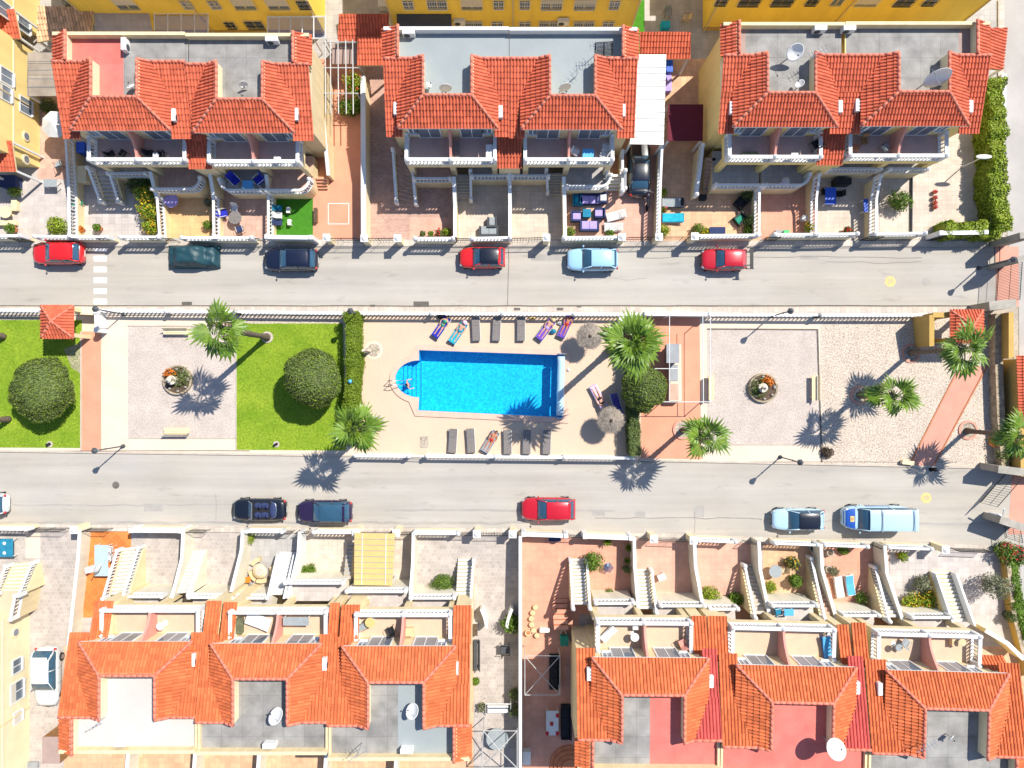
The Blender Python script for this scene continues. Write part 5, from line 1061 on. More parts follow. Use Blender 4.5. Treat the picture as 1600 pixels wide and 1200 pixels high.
for i in range(6): a, b = P(930, 67+4*i, 6.8), P(958, 65+4*i, 6.8); m = MB(); m.tube([a, b], 0.035, 4); m.build('bar', mt('black_iron'), rk)
for x in (931, 944, 957): m = MB(); m.tube([P(x, 66, 6.78), P(x, 87, 6.78)], 0.03, 4); m.build('rail', mt('black_iron'), rk)
# --- east edge: stone wall, ochre wall, red roofed house across the gate
divider('rough stone wall along the pale gravel east edge', [(1562, 490, 0.9), (1562, 566, 0.9), (1565, 650, 0.9), (1573, 735, 0.9)], 0.6, 'stone_wall', 'stone_wall', cap=False)
divider('ochre wall behind the rough stone wall', [(1580, 488, 1.7), (1580, 560, 1.7)], 0.3, 'mustard', 'mustard')
eh = thing('gate_house', 'ochre building with red tiled roof at the east edge', 'house', P(1590, 620)); m = MB(); m.prism([P(1566, 562), P(1660, 562), P(1660, 740), P(1570, 740)], 0, 1.75); m.build('wall', mt('mustard'), eh)
tiled('roof_slope', [P(1588, 556, 1.9), P(1690, 556, 3.2), P(1690, 664, 3.2), P(1592, 664, 1.9)], 'tile_red', eh)
# ================================================================ gardens: floors
GZ = [0.001]
def floor(px, mat, name='garden_paving', label=None):
    GZ[0] += 0.0004; o = psheet(name, px, GZ[0], mt(mat))
    if label: o['label'] = label
floor(rect(-60, -60, 1560, 378), 'tile_grey', 'yard_ground'); floor([(-60, 826), (820, 834), (1560, 860), (1640, 1260), (-60, 1260)], 'tile_cobble', 'yard_ground')
for r, mm in ((rect(-20, 262, 104, 372), 'tile_light'), (rect(58, 150, 108, 280), 'tile_pinkbrown'), (rect(108, 235, 246, 372), 'tile_lilac'), (rect(248, 262, 333, 372), 'tile_orange'), (rect(335, 262, 420, 372), 'tile_pinkbrown'), (rect(422, 292, 489, 372), 'turf'), (rect(489, 92, 567, 374), 'red_path'), (rect(570, 92, 710, 374), 'brick_pink'), (rect(640, 340, 709, 374), 'tile_pink'), (rect(711, 262, 797, 374), 'tile_beige'), (rect(799, 262, 882, 374), 'tile_beige'), (rect(884, 100, 1029, 376), 'tile_pink'), (rect(1031, 92, 1187, 376), 'tile_apricot'), (rect(1189, 262, 1276, 374), 'tile_salmon'), (rect(1278, 262, 1373, 374), 'tile_beige'), (rect(1375, 200, 1428, 374), 'tile_beige'), (rect(1428, 120, 1540, 374), 'tile_beige'), (rect(984, 0, 1007, 100), 'turf'),
             (rect(-20, 828, 124, 1260), 'tile_cobble'), (rect(100, 1010, 740, 1260), 'tile_apricot'), (rect(890, 1010, 1640, 1260), 'tile_apricot'), (rect(40, 833, 63, 872), 'cream_paving'), (rect(130, 826, 205, 965), 'tile_terracotta'), (rect(205, 828, 283, 940), 'tile_cobble'), (rect(287, 828, 378, 940), 'tile_cobble'), (rect(381, 828, 464, 940), 'tile_grey'), (rect(468, 830, 545, 940), 'tile_beige'), (rect(545, 830, 645, 950), 'tile_beige'), (rect(648, 830, 740, 950), 'tile_cobble'), (rect(741, 832, 811, 1260), 'tile_cobble'), (rect(816, 836, 905, 1260), 'tile_salmon'), (rect(905, 838, 992, 960), 'tile_salmon'), (rect(995, 840, 1088, 970), 'tile_pink'), (rect(1090, 842, 1190, 975), 'tile_pink'), (rect(1192, 846, 1288, 985), 'tile_apricot'), (rect(1290, 850, 1388, 985), 'tile_salmon'), (rect(1390, 852, 1456, 990), 'tile_lilac'), (rect(1456, 856, 1566, 1010), 'tile_light')): floor(r, mm)
strip('painted_line', [(513, 318), (545, 318), (545, 350), (513, 350), (513, 318)], 0.05, 'paint_white', 0.02)
# ---------------------------------------------------------------- street walls and dividers, north
NW = [((-30, 368), (32, 368), 'white street balustrade at the far west garden'), ((54, 369), (167, 370), 'white street balustrade behind the red car by the crossing'), ((188, 370), (247, 370), 'white street balustrade beside the flowering shrub row'), ((284, 371), (393, 371), 'white street balustrade behind the covered car'), ((648, 372), (708, 372), 'white street balustrade before the small pink garden'), ((737, 372), (797, 371), 'white street balustrade beside the dark loungers'), ((881, 371), (970, 370), 'white street balustrade before the purple loungers'), ((1090, 368), (1184, 367), 'white street balustrade behind the red spoilered car'), ((1211, 366), (1274, 366), 'white street balustrade before the salmon garden'), ((1277, 366), (1340, 365), 'white street balustrade before the blue table garden'), ((1368, 365), (1446, 364), 'white street balustrade before the round leafy bush')]
for a, b, l in NW: front_wall(l, a, b)
front_wall('solid white wall before the small turf garden', (417, 370), (486, 371), solid=True); front_wall('low white wall below the hedge corner', (1470, 364), (1540, 363), solid=True)
for a, b, l in (((33, 378), (53, 378), 'small iron gate beside the far west garden'), ((168, 379), (187, 379), 'small iron gate below the flower pots'), ((248, 379), (283, 379), 'small iron gate left of the covered car garden'), ((396, 379), (415, 379), 'small iron gate before the round table terrace'), ((711, 379), (735, 379), 'small iron gate between two beige gardens'), ((1187, 377), (1209, 377), 'small iron gate before the salmon garden'), ((1343, 376), (1366, 376), 'small iron gate beside the beige lilac garden'), ((1449, 376), (1468, 376), 'small iron gate at the fenced yard')): gate(l, a, b, 1.5)
for a, b, l, n in (((512, 379), (566, 379), 'wide iron gates of the orange driveway', 2), ((572, 379), (620, 379), 'wide iron gates of the brick driveway', 2), ((800, 379), (852, 378), 'wide iron gates of the beige yard', 2), ((975, 378), (1027, 377), 'wide iron gates below the dark parked car', 2), ((1034, 377), (1086, 377), 'wide iron gates of the apricot yard', 2)): gate(l, a, b, 1.6, leaves=n, bars=0.2, op=0.0)
def pier(label, px, py, h=1.9, s=0.42, mat='white'):
    c = P(px, py, h); t = thing('gate_pier', label, 'pillar', (c.x, c.y, 0)); MB().box((c.x, c.y, h/2-0.06), (s, s, h-0.12)).build('shaft', mt('cream_pale'), t)
    m = MB(); m.box((c.x, c.y, h-0.03), (s+0.14, s+0.14, 0.05)); m.lathe((c.x, c.y, h-0.003), [(s*0.6, 0), (s*0.45, 0.06), (s*0.2, 0.13), (0.01, 0.16)], 8); m.build('cap', mt(mat), t)
for x, y, l in ((510, 371, 'cream pier left of the orange driveway gate'), (569, 372, 'cream pier between the two driveways'), (621, 372, 'cream pier right of the brick driveway gate'), (854, 371, 'cream pier beside the wide beige yard gate'), (972, 370, 'cream pier left of the dark car driveway'), (1030, 370, 'cream pier between pink and apricot yards'), (1086, 369, 'cream pier left of the apricot balustrade')): pier(l, x, y)
divider('long white balustrade wall between the two western gardens', [(102, 214, 2.1), (107, 300, 1.8), (108, 368, 1.8)], rail=0.9)
divider('short white balustrade beside the flowering shrubs', [(245, 308, 1.6), (249, 368, 1.6)], rail=0.9); divider('white sloping wall above the shrub balustrade', [(234, 268, 2.6), (244, 306, 1.7)])
divider('white balustrade between orange tiles and round table', [(333, 306, 1.6), (334, 368, 1.6)], rail=0.9); divider('white sloping wall right of the curved terrace', [(327, 268, 2.6), (333, 304, 1.7)])
divider('white balustrade left of the small turf garden', [(419, 300, 1.6), (419, 368, 1.6)], rail=0.9); divider('pale wall left of the small turf terrace', [(415, 272, 2.6), (419, 298, 1.7)])
divider('tall white wall between orange and brick driveways', [(567, 118, 1.9), (568, 370, 1.9)], 0.3, body='cream_pale')
divider('white wall beside the blue shaded stairs', [(709, 276, 2.6), (711, 322, 1.8), (711, 370, 1.7)]); divider('white wall between the two beige tiled yards', [(796, 270, 2.6), (797, 320, 1.8), (797, 370, 1.7)])
divider('white wall left of the purple lounger garden', [(881, 276, 2.6), (882, 310, 1.8), (883, 370, 1.7)]); divider('white balustrade wall between pink and apricot yards', [(1035, 224, 2.0), (1032, 290, 1.8), (1030, 368, 1.8)], rail=0.9)
divider('white side balustrade of the apricot yard path', [(1099, 226, 2.6), (1095, 262, 2.2), (1089, 303, 1.9)], rail=0.8); divider('white balustrade right of the apricot yard', [(1187, 292, 2.0), (1186, 366, 1.7)], rail=0.9)
divider('white balustrade right of the salmon garden', [(1281, 272, 2.4), (1276, 310, 1.8), (1275, 366, 1.7)], rail=0.9); divider('white balustrade left of the round leafy bush', [(1377, 274, 2.4), (1370, 310, 1.8), (1369, 365, 1.7)], rail=0.9)
divider('thin dark fence line across the beige yard', [(1427, 275, 0.3), (1426, 362, 0.3)], 0.06, 'black_iron', 'dark_grey', cap=False, name='thin_fence', cat='fence')
gate('wire fence between beige yard and leafy hedge', (1530, 140), (1530, 366), 1.3, 'grey_paint', bars=0.6, name='wire_fence'); divider('tall pale yellow wall behind the orange driveway', [(505, 190, 2.4), (513, 274, 1.4)], 0.2)
divider('white pavement wall along the side street', [(1569, 115, 0.5), (1566, 290, 0.5)], 0.3, 'white', 'white')
# ---------------------------------------------------------------- raised terraces
def terrace(label, poly, z, mat, rail=None, body='cream', wall_top=0.0):
    W = [P(x, y, z) for x, y in poly]; c = sum(W, Vector())/len(W); c.z = 0; t = thing('raised_terrace', label, 'terrace', c)
    MB().prism(W, 0, z-0.004).build('terrace_wall', mt(body), t); sheet('terrace_floor', [(p.x, p.y) for p in W], z, mt(mat), parent=t, kind=None)
    if rail: balus(t, [P(x, y, z)+Vector((0, 0, 0.004)) for x, y in rail], 0.9, 0.28, posts='ends')
    return t
arc = lambda cx, cy, rx, ry, a0, a1, n=6: [(cx+rx*math.cos(math.radians(a0+(a1-a0)*i/n)), cy+ry*math.sin(math.radians(a0+(a1-a0)*i/n))) for i in range(n+1)]
def n_terr(label, x0, x1, yb_, yf_, mat, corner=None, rail=True):
    if corner == 'R': fr = [(x0, yf_)]+arc(x1-16, yf_-17, 16, 17, 90, 0)
    elif corner == 'L': fr = arc(x0+16, yf_-17, 16, 17, 180, 90)+[(x1, yf_)]
    else: fr = [(x0, yf_), (x1, yf_)]
    poly = [(x0, yb_)]+fr+[(x1, yb_)]
    if corner == 'R': r = [(x0+1, yf_-1)]+[(x-1, y-1) for x, y in fr[1:]]
    elif corner == 'L': r = [(x+1, y-1) for x, y in fr[:-1]]+[(x1-1, yf_-1)]
    else: r = [(x0+1, yf_-1), (x1-1, yf_-1)]
    return terrace(label, poly, 1.5, mat, r if rail else None)
n_terr('shaded upper terrace beside the western stairs', 178, 238, 240, 277, 'tile_lilac'); n_terr('curved raised terrace above the orange tiles', 246, 321, 244, 301, 'tile_pinkbrown', 'R')
n_terr('curved raised terrace with blue chairs', 349, 415, 244, 303, 'tile_grey', 'L'); n_terr('curved raised terrace above the small turf garden', 421, 489, 244, 303, 'tile_pinkbrown', 'R')
n_terr('straight raised terrace above the shaded brick yard', 648, 706, 240, 285, 'tile_pinkbrown'); n_terr('straight raised terrace above the left beige yard', 737, 795, 240, 281, 'tile_grey')
n_terr('straight raised terrace above the right beige yard', 799, 857, 240, 281, 'tile_grey'); n_terr('raised terrace with slanted corner above purple loungers', 884, 953, 240, 297, 'tile_grey', 'R')
n_terr('raised terrace with blue cushions above the apricot yard', 1113, 1186, 236, 295, 'tile_grey'); n_terr('raised terrace with round table above salmon garden', 1189, 1259, 236, 295, 'tile_grey', 'R')
n_terr('shaded terrace above the blue table yard', 1287, 1368, 236, 270, 'tile_grey'); n_terr('terrace above the round leafy bush', 1380, 1440, 232, 270, 'tile_grey')
stairs('white railed stairs in the shaded lilac garden', (169, 319), (193, 319), (151, 268), (177, 268), 0, 1.5, 8, 'tile_lilac')
stairs('brown stairs with white rails beside brick driveway', (624, 320), (650, 322), (619, 240), (644, 262), 0, 1.5, 10, 'brick_pink')
stairs('shaded blue stairs left of the beige yard', (713, 316), (735, 316), (711, 272), (734, 272), 0, 1.5, 9, 'tile_grey', rail=(0, 1)); stairs('shaded blue stairs right of the beige yard', (857, 304), (881, 304), (855, 270), (881, 270), 0, 1.5, 8, 'tile_grey', rail=(1, 0))
stairs('short white stairs above the purple loungers', (947, 299), (972, 299), (948, 272), (972, 272), 0, 1.4, 5, 'white'); stairs('short red steps beside the small turf garden', (490, 296), (513, 296), (487, 276), (510, 276), 0, 0.9, 4, 'red_path', rail=(0, 0))
divider('white balustrade beside the dark parked car', [(973, 236, 1.9), (973, 298, 1.7)], rail=0.9)
stairs('brown paved steps beside the apricot yard', (1098, 300), (1112, 300), (1103, 246), (1118, 246), 0, 1.5, 9, 'tile_pinkbrown', rail=(0, 0))
# ---------------------------------------------------------------- south street walls, dividers, stairs
def yS(x): return 826+(x/820)*8 if x < 820 else 834+(x-820)/740*27
SW = [(-30, 40, 'white street wall at the far southwest alley'), (205, 283, 'white street wall before the pale cobbled garden', 1), (384, 440, 'white street wall below the convertible'), (490, 553, 'white street wall below the purple car'), (648, 716, 'white street balustrade before the clipped ball bush'), (818, 884, 'white street wall before the salmon yard', 1), (914, 986, 'white street wall above the spiky plants', 1), (1092, 1150, 'white street balustrade before the first pink garden'), (1212, 1278, 'white street balustrade below the white car'), (1290, 1356, 'white street balustrade below the blue van'), (1390, 1456, 'white street balustrade right of the blue van')]
for w in SW: front_wall(w[2], (w[0], yS(w[0])+1), (w[1], yS(w[1])+1), 0.7, 0.85, solid=len(w) > 3)
for x0, x1, l in ((63, 112, 'wide iron gates of the cobbled alley'), (560, 616, 'wide iron gates of the yellow awning yard'), (748, 798, 'wide iron gates of the pale cobbled alley'), (1024, 1080, 'wide iron gates of the first pink garden')): gate(l, (x0, yS(x0)-3), (x1, yS(x1)-3), 1.5, leaves=2, bars=0.2)
for x0, x1, l in ((40, 60, 'small iron gate at the concrete path'), (145, 178, 'small iron gate before terracotta tiles'), (298, 330, 'iron gate below the street pavement seam'), (442, 462, 'small iron gate above the white stairs'), (470, 488, 'small iron gate before the peach garden'), (622, 645, 'small iron gate right of the awning'), (718, 741, 'small iron gate above the pale stairs'), (888, 912, 'small iron gate above the long white stairs'), (994, 1020, 'small iron gate between salmon gardens'), (1160, 1186, 'small iron gate right of the first pink garden'), (1361, 1384, 'small iron gate above the white railed stairs'), (1482, 1535, 'low iron gate of the southeast drive')): gate(l, (x0, yS(x0)-3), (x1, yS(x1)-3), 1.4)
for x, l in ((115, 'cream pier right of the cobbled alley gate'), (556, 'cream pier left of the awning gate'), (619, 'cream pier right of the awning gate'), (745, 'cream pier left of the pale alley gate'), (801, 'cream pier right of the pale alley gate'), (1022, 'cream pier left of the pink garden gate'), (1084, 'cream pier right of the pink garden gate'), (1478, 'cream pier left of the southeast drive')): pier(l, x, yS(x)+1, 1.7, 0.45)
DV = [('long white wall between cobbled alley and terracotta tiles', [(124, 828, 1.4), (122, 870, 1.3), (108, 1000, 1.3), (98, 1105, 1.3)], 'wall_pale', 0), ('white balustrade wall beside the pale cobbled garden', [(286, 828, 1.6), (284, 872, 1.8), (268, 935, 3.0)], 'wall_pale', 0), ('white wall between cream garden and round stone bench', [(379, 829, 1.6), (377, 860, 1.7), (361, 925, 3.0)], 'wall_pale', 0), ('white wall right of the solid white stairs', [(468, 831, 1.6), (466, 865, 1.8), (449, 935, 3.0)], 'white', 0), ('white wall left of the clipped ball bush', [(646, 832, 1.6), (645, 880, 1.8), (640, 945, 3.0)], 'wall_pale', 0), ('tall cream wall between cobbled alley and salmon yard', [(813, 838, 1.7), (813, 1000, 2.0), (813, 1260, 2.0)], 'wall_pale', 0), ('white railed wall between the two salmon gardens', [(991, 840, 1.7), (992, 885, 1.8), (998, 955, 2.7)], 'wall_pale', 0), ('white balustrade wall left of the first pink garden', [(1085, 842, 1.7), (1087, 885, 1.8), (1101, 962, 2.7)], 'wall_pale', 0), ('white wall right of the first pink garden', [(1186, 846, 1.7), (1188, 890, 1.8), (1204, 968, 2.7)], 'wall_pale', 0), ('white balustrade wall beside the sun lounger garden', [(1283, 850, 1.7), (1285, 890, 1.8), (1308, 970, 2.7)], 'wall_pale', 0), ('cream wall between lounger garden and yellow shrubs', [(1383, 853, 1.7), (1386, 895, 1.8), (1412, 972, 2.7)], 'wall_pale', 0)]
for l, p, bd, rl_ in DV: divider(l, p, 0.17, 'white', bd, rail=rl_)
def s_terr(label, x0, x1, y, y2, rail=True, z=2.3, mat='tile_light'): return terrace(label, [(x0, y), (x1, y), (x1+2, y2), (x0-2, y2)], z, mat, [(x0+1, y+1), (x1-1, y+1)] if rail else None, 'wall_pale')
for x0, x1, y, l in ((203, 262, 926, 'cream terrace strip with white rail below the pale cobbles'), (302, 357, 927, 'cream terrace strip beside the cream stairs'), (363, 424, 928, 'cream terrace strip below the round stone bench'), (450, 540, 905, 'deep cream terrace below the peach garden'), (545, 637, 918, 'peach terrace behind the yellow awning'), (643, 712, 928, 'white railed terrace below the clipped ball bush'), (928, 988, 936, 'cream terrace with white rail below the green bush'), (1028, 1097, 940, 'cream terrace with white rail and blue mat'), (1104, 1148, 945, 'cream terrace with white rail behind yellow shrub'), (1200, 1270, 940, 'white railed terrace with small blue table'), (1310, 1365, 955, 'cream terrace beside the white railed stairs'), (1415, 1478, 958, 'cream terrace below the yellow shrubs')): s_terr(l, x0, x1, y, y+34)
W_ = 'step_white'
stairs('white railed stairs beside the terracotta tiles', (195, 856), (224, 852), (174, 930), (200, 928), 0, 2.3, 13, W_); stairs('cream stairs with solid sides in the pale garden', (298, 862), (321, 858), (277, 928), (298, 926), 0, 2.3, 12, 'step_white', body='wall_pale', solid=True)
stairs('solid white stairs beside the round stone bench', (441, 862), (463, 862), (426, 930), (447, 930), 0, 2.3, 12, W_, solid=True, body='white'); stairs('pale stairs beside the cobbled alley', (716, 872), (739, 872), (712, 942), (734, 942), 0, 2.3, 12, W_, rail=(0, 1))
stairs('narrow grey stairs left of the yellow awning', (543, 848), (553, 848), (537, 905), (548, 905), 0, 1.6, 9, 'tile_grey', rail=(0, 0))
stairs('long white stairs beside the salmon yard', (892, 872), (913, 872), (896, 945), (918, 945), 0, 2.3, 13, W_); stairs('white stairs with one rail between salmon gardens', (994, 888), (1013, 888), (1000, 952), (1020, 952), 0, 2.3, 11, W_, rail=(0, 1))
stairs('grey white stairs right of the pink garden', (1160, 880), (1180, 882), (1176, 960), (1197, 960), 0, 2.3, 13, 'tile_light', rail=(1, 0)); stairs('brown stairs beside the leafy border', (1262, 868), (1282, 868), (1283, 962), (1302, 962), 0, 2.3, 14, 'tile_pinkbrown', rail=(1, 0))
stairs('white railed stairs above the southeast terrace', (1360, 882), (1383, 882), (1382, 965), (1407, 965), 0, 2.3, 14, W_, rail=(1, 0)); stairs('broad solid white stairs beside the southeast drive', (1455, 892), (1482, 892), (1482, 972), (1510, 972), 0, 2.3, 13, W_, solid=True, body='ochre_pale')
stairs('pale stairs at the far southwest terrace', (24, 880), (60, 876), (5, 925), (40, 925), 0, 2.0, 8, 'cream_pale', body='cream'); terrace('pale terrace beside the far southwest stairs', [(-20, 924), (38, 924), (30, 965), (-20, 965)], 2.0, 'balcony_pale', [(36, 926), (29, 962)])
stairs('rough salmon steps beside the long white stairs', (862, 935), (886, 935), (866, 985), (888, 985), 0, 0.9, 6, 'tile_salmon', rail=(0, 0), body='terracotta')
divider('white low wall right of the southeast drive', [(1540, 985, 1.6), (1574, 1005, 1.6), (1600, 1030, 1.6)], 0.25, 'white', 'ochre_pale')
divider('ochre bank wall along the southeast drive', [(1574, 862, 0.8), (1585, 960, 0.8), (1610, 1060, 0.8)], 0.25, 'stone_wall', 'mustard')
# yellow awning
aw = canopy('yellow_awning', 'pale yellow striped awning over the peach yard', 'awning', [(554, 833, 2.5), (617, 834, 2.5), (613, 915, 2.3), (553, 914, 2.3)], 'cloth_yellow', rib=9)
for x in (566, 603): MB().tube([P(x, 834, 2.53), P(x-1, 914, 2.33)], 0.03, 5).build('rail', mt('white'), aw)
# ---------------------------------------------------------------- park balustrades
def park_rail(label, a, b, h=1.05):
    A, Bq = P(*a, h), P(*b, h); A.z = Bq.z = 0.11 if a[1] < 600 else 0.0; t = thing('park_balustrade', label, 'balustrade', (A+Bq)/2)
    n = max(1, int((Bq-A).length/4.8)); balus(t, [A.lerp(Bq, i/n) for i in range(n+1)], h-A.z, 0.31, 0.20)
for a, b, l in (((-30, 484), (64, 485), 'white park balustrade above the west lawn'), ((150, 485), (368, 487), 'white park balustrade above the west gravel square'), ((368, 487), (540, 489), 'white park balustrade above the hedged lawn'), ((562, 489), (1008, 491), 'long white park balustrade above the pool'), ((1110, 491), (1282, 492), 'white park balustrade above the barbecue gravel'), ((1282, 492), (1455, 492), 'white park balustrade above the pale gravel'), ((555, 712), (638, 713), 'short white balustrade below the pool palm'), ((667, 713), (990, 716), 'long white balustrade below the pool')): park_rail(l, a, b)
front_wall('solid white wall above the red barbecue paving', (1010, 490), (1110, 491), 0.3, 1.0, 'white', True); front_wall('white notice wall beside the zebra crossing end', (150, 487), (151, 516), 0.2, 1.0, 'white', True)
gate('white gate in the pool balustrade', (641, 711), (666, 712), 1.0, 'white')
# sign letters on the white notice wall are worn marks
divider('cream base wall beside the small tiled gate roof', [(117, 485, 1.2), (146, 486, 1.2)], 0.5, 'cream_pale', 'cream_pale')
# ---------------------------------------------------------------- small tiled gate roofs
def kiosk(label, cx, cy, hw_, zt_, apex, wallm):
    c = P(cx, cy, zt_); t = thing('tiled_shelter', label, 'shelter', (c.x, c.y, 0)); A = c+Vector((0, 0, apex)); q = [c+Vector((sx*hw_, sy*hw_, 0)) for sx, sy in ((-1, -1), (1, -1), (1, 1), (-1, 1))]
    for i in range(4): tiled('roof_slope', [q[i], q[(i+1) % 4], A], 'tile_red', t); ridge(t, q[i]+Vector((0, 0, 0.03)), A+Vector((0, 0, 0.03)), 0.09)
    for p in q: MB().box((c.x+(p.x-c.x)*0.8, c.y+(p.y-c.y)*0.8, zt_/2-0.02), (0.3, 0.3, zt_-0.04)).build('pillar', mt(wallm), t)
    MB().prism([(c.x+(p.x-c.x)*0.94, c.y+(p.y-c.y)*0.94) for p in q], zt_-0.16, zt_-0.03).build('ceiling', mt(wallm), t); return t
kiosk('small red pyramid roof shelter at the west lawn', 90, 503, 1.22, 2.3, 0.75, 'cream'); kiosk('small red pyramid roof shelter behind the east palm', 1510, 510, 1.22, 2.6, 0.75, 'mustard')
divider('ochre wall panel left of the eastern shelter', [(1458, 492, 2.3), (1492, 492, 2.3)], 0.3, 'mustard', 'mustard'); divider('ochre side wall below the eastern shelter', [(1456, 492, 2.3), (1456, 541, 2.0)], 0.3, 'mustard', 'mustard')
# ---------------------------------------------------------------- entrance gates on the east side
arch = thing('entrance_arch', 'grey rendered gateway arch at the upper street end', 'gateway', P(1540, 405))
m = MB(); A, Bq = P(1528, 397), P(1545, 376); d = (Bq-A)
for a, b, z0, z1 in (((1543, 418), (1572, 410), 0, 3.4), ((1546, 380), (1572, 378), 0, 3.4)): m.wall(P(*a), P(*b), 0.5, z0, z1)
for w_ in range(1): pass
for o_, q in (((1543, 418), (1546, 380)), ((1572, 410), (1572, 378))): pass
m1 = MB(); m1.wall(P(1543, 418), P(1570, 411), 0.45, 0, 3.3); m1.build('pillar', mt('plaster_grey'), arch); m1 = MB(); m1.wall(P(1546, 382), P(1570, 380), 0.45, 0, 3.3); m1.build('pillar', mt('plaster_grey'), arch)
m1 = MB(); m1.wall(P(1570, 411), P(1570, 380), 0.5, 2.7, 3.5); m1.build('lintel', mt('plaster_grey'), arch)
for x in (1550, 1558): MB().tube([P(x, 383)+Vector((0, 0, 0.3)), P(x, 414)+Vector((0, 0, 0.3))], 0.03, 4).build('bar', mt('black_iron'), arch)
gate('tall black sliding gate across the upper street end', (1560, 414), (1556, 474), 2.6, bars=0.12, leaves=1); divider('grey stone pier wall beside the upper gate', [(1546, 478, 2.4), (1588, 474, 2.4)], 0.6, 'plaster_grey', 'plaster_grey')
gate('black iron gate standing open on the lower street', (1572, 738), (1531, 785), 2.0, bars=0.2); divider('grey stone pier beside the lower open gate', [(1560, 733, 2.2), (1600, 738, 2.2)], 0.5, 'plaster_grey', 'plaster_grey')
divider('grey stone pier at the lower street end', [(1563, 812, 2.0), (1610, 828, 2.0)], 0.5, 'plaster_grey', 'plaster_grey'); gate('black iron side gate at the lower street end', (1568, 818), (1572, 840), 1.8)
bx = thing('meter_box', 'small white box on the lower gate pier', 'box', P(1563, 810)); m = MB(); m.box(P(1560, 808, 1.3)+Vector((0, 0, -0.3)), (0.5, 0.5, 0.9)); m.build('cabinet', mt('white'), bx); m = MB(); m.tube([P(1567, 806, 1.6), P(1569, 795, 2.2)], 0.06, 5); m.build('bracket', mt('white'), bx)

for x, l in ((200, 'white rear garden wall behind the white terrace house'), (305, 'white rear garden wall left of the dark grey terrace'), (405, 'white rear garden wall behind the dark grey terrace'), (510, 'white rear garden wall left of the half grey terrace'), (620, 'white rear garden wall behind the half grey terrace')): divider(l, [(x, 1172, 1.6), (x-6, 1260, 1.6)], 0.2, 'white', 'wall_pale')
for y0, xa, xb in ((385.5, -20, 1540), (816.5, -20, 820)): strip('gutter_dirt', wob(xa, xb, y0, 60, 1.2), 0.16, 'road_patch')
# ================================================================ trees and hedges
palm('tall fan palm on the lawn edge above the west square', (418, 527), 8.6, (0, 0), 11, 1.18, 0.22, 1)
palm('fan palm beside the hedge at the pool corner', (589, 659), 7.4, (0, 0), 15, 1.06, 0.22, 2); palm('tall shaggy fan palm beside the barbecue fence', (953, 548), 10.6, (0, 0), 24, 1.18, 0.26, 3)
palm('fan palm in round planter on the red paving', (1067, 672), 6.3, (0, 0), 13, 0.97, 0.2, 4); palm('fan palm in brick ring near the eastern shelter', (1423, 551), 6.5, (0, 0), 13, 1.12, 0.2, 5)
palm('shorter fan palm in brick ring on pale gravel', (1343, 617), 5.0, (0, 0), 11, 1.12, 0.2, 6); palm('fan palm leaning over the ochre wall at the east edge', (1510, 673), 5.6, (0.1, 0), 13, 1.05, 0.2, 7)
palm('palm trunk at the upper edge of the west lawn', (6, 526), 7.5, (0, 0), 22, 1.0, 0.2, 8); palm('palm trunk at the lower edge of the west lawn', (14, 655), 7.0, (0, 0), 22, 1.0, 0.2, 9)
for x, y, r, l in ((1423, 552, 0.75, 'pink brick tree ring beside the eastern shelter palm'), (1343, 617, 0.75, 'pink brick tree ring on the pale gravel'), (1512, 672, 0.75, 'pink brick tree ring beside the slanting path'), (1067, 671, 0.80, 'low round planter ring on red paving'), (590, 659, 0.55, 'round tree pit at the pool corner'), (418, 527, 0.45, 'bare soil ring of the lawn palm')):
    t = thing('tree_ring', l, 'planter', P(x, y)); c = P(x, y); n = 26; o_ = [Vector((c.x+r*math.cos(6.2832*k/n), c.y+r*math.sin(6.2832*k/n), 0)) for k in range(n)]; i_ = [Vector((c.x+(r-0.17)*math.cos(6.2832*k/n), c.y+(r-0.17)*math.sin(6.2832*k/n), 0)) for k in range(n)]
    ring('brick_rim', o_, i_, 0, 0.10, 'red_pale' if r > 0.6 else 'kerb', t); sheet('soil', i_, 0.04, mt('gravel_grey'), parent=t, kind=None)
def topi(label, cx, cy, rpx, zc, rz_, n, seed):
    c = P(cx, cy, zc+0.3); r = rpx/20*(CAMH-zc)/CAMH; topiary(label, (c.x, c.y, 0), (c.x, c.y, zc), (r, r*1.08, rz_), n, seed)
topi('large clipped round tree on the west lawn', 60, 607, 46, 1.9, 1.35, 12000, 3); topi('large clipped round tree on the lawn beside the hedge', 487, 591, 43, 2.6, 1.8, 12000, 5); topi('clipped round tree beside the barbecue', 1007, 607, 33, 2.4, 1.5, 8000, 8)
hedge('tall clipped hedge between lawn and pool deck', [(548, 486), (551, 560), (546, 640), (547, 690)], 0.95, 1.9, 'leaf_hedge', 420, 0.10, leaf=0.10); hedge('dark clipped hedge right of the pool deck', [(988, 495), (990, 600), (993, 712)], 0.75, 1.6, 'leaf_dark', 380, 0.12, leaf=0.11)
hedge('loose leafy hedge along the side street', [(1556, 122), (1560, 200), (1561, 290), (1570, 360)], 1.15, 1.9, 'leaf_bright', 300, 0.16, 'leafy_hedge', 0.17); hedge('loose leafy hedge along the street corner', [(1478, 358), (1530, 356), (1566, 362)], 1.0, 1.6, 'leaf_bright', 300, 0.16, 'leafy_hedge', 0.16)
hedge('yellow flowering hedge on the southeast bank', [(1585, 872), (1592, 940), (1606, 1000)], 0.7, 0.9, 'leaf_mid', 160, 0.3, 'leafy_hedge', 0.16)
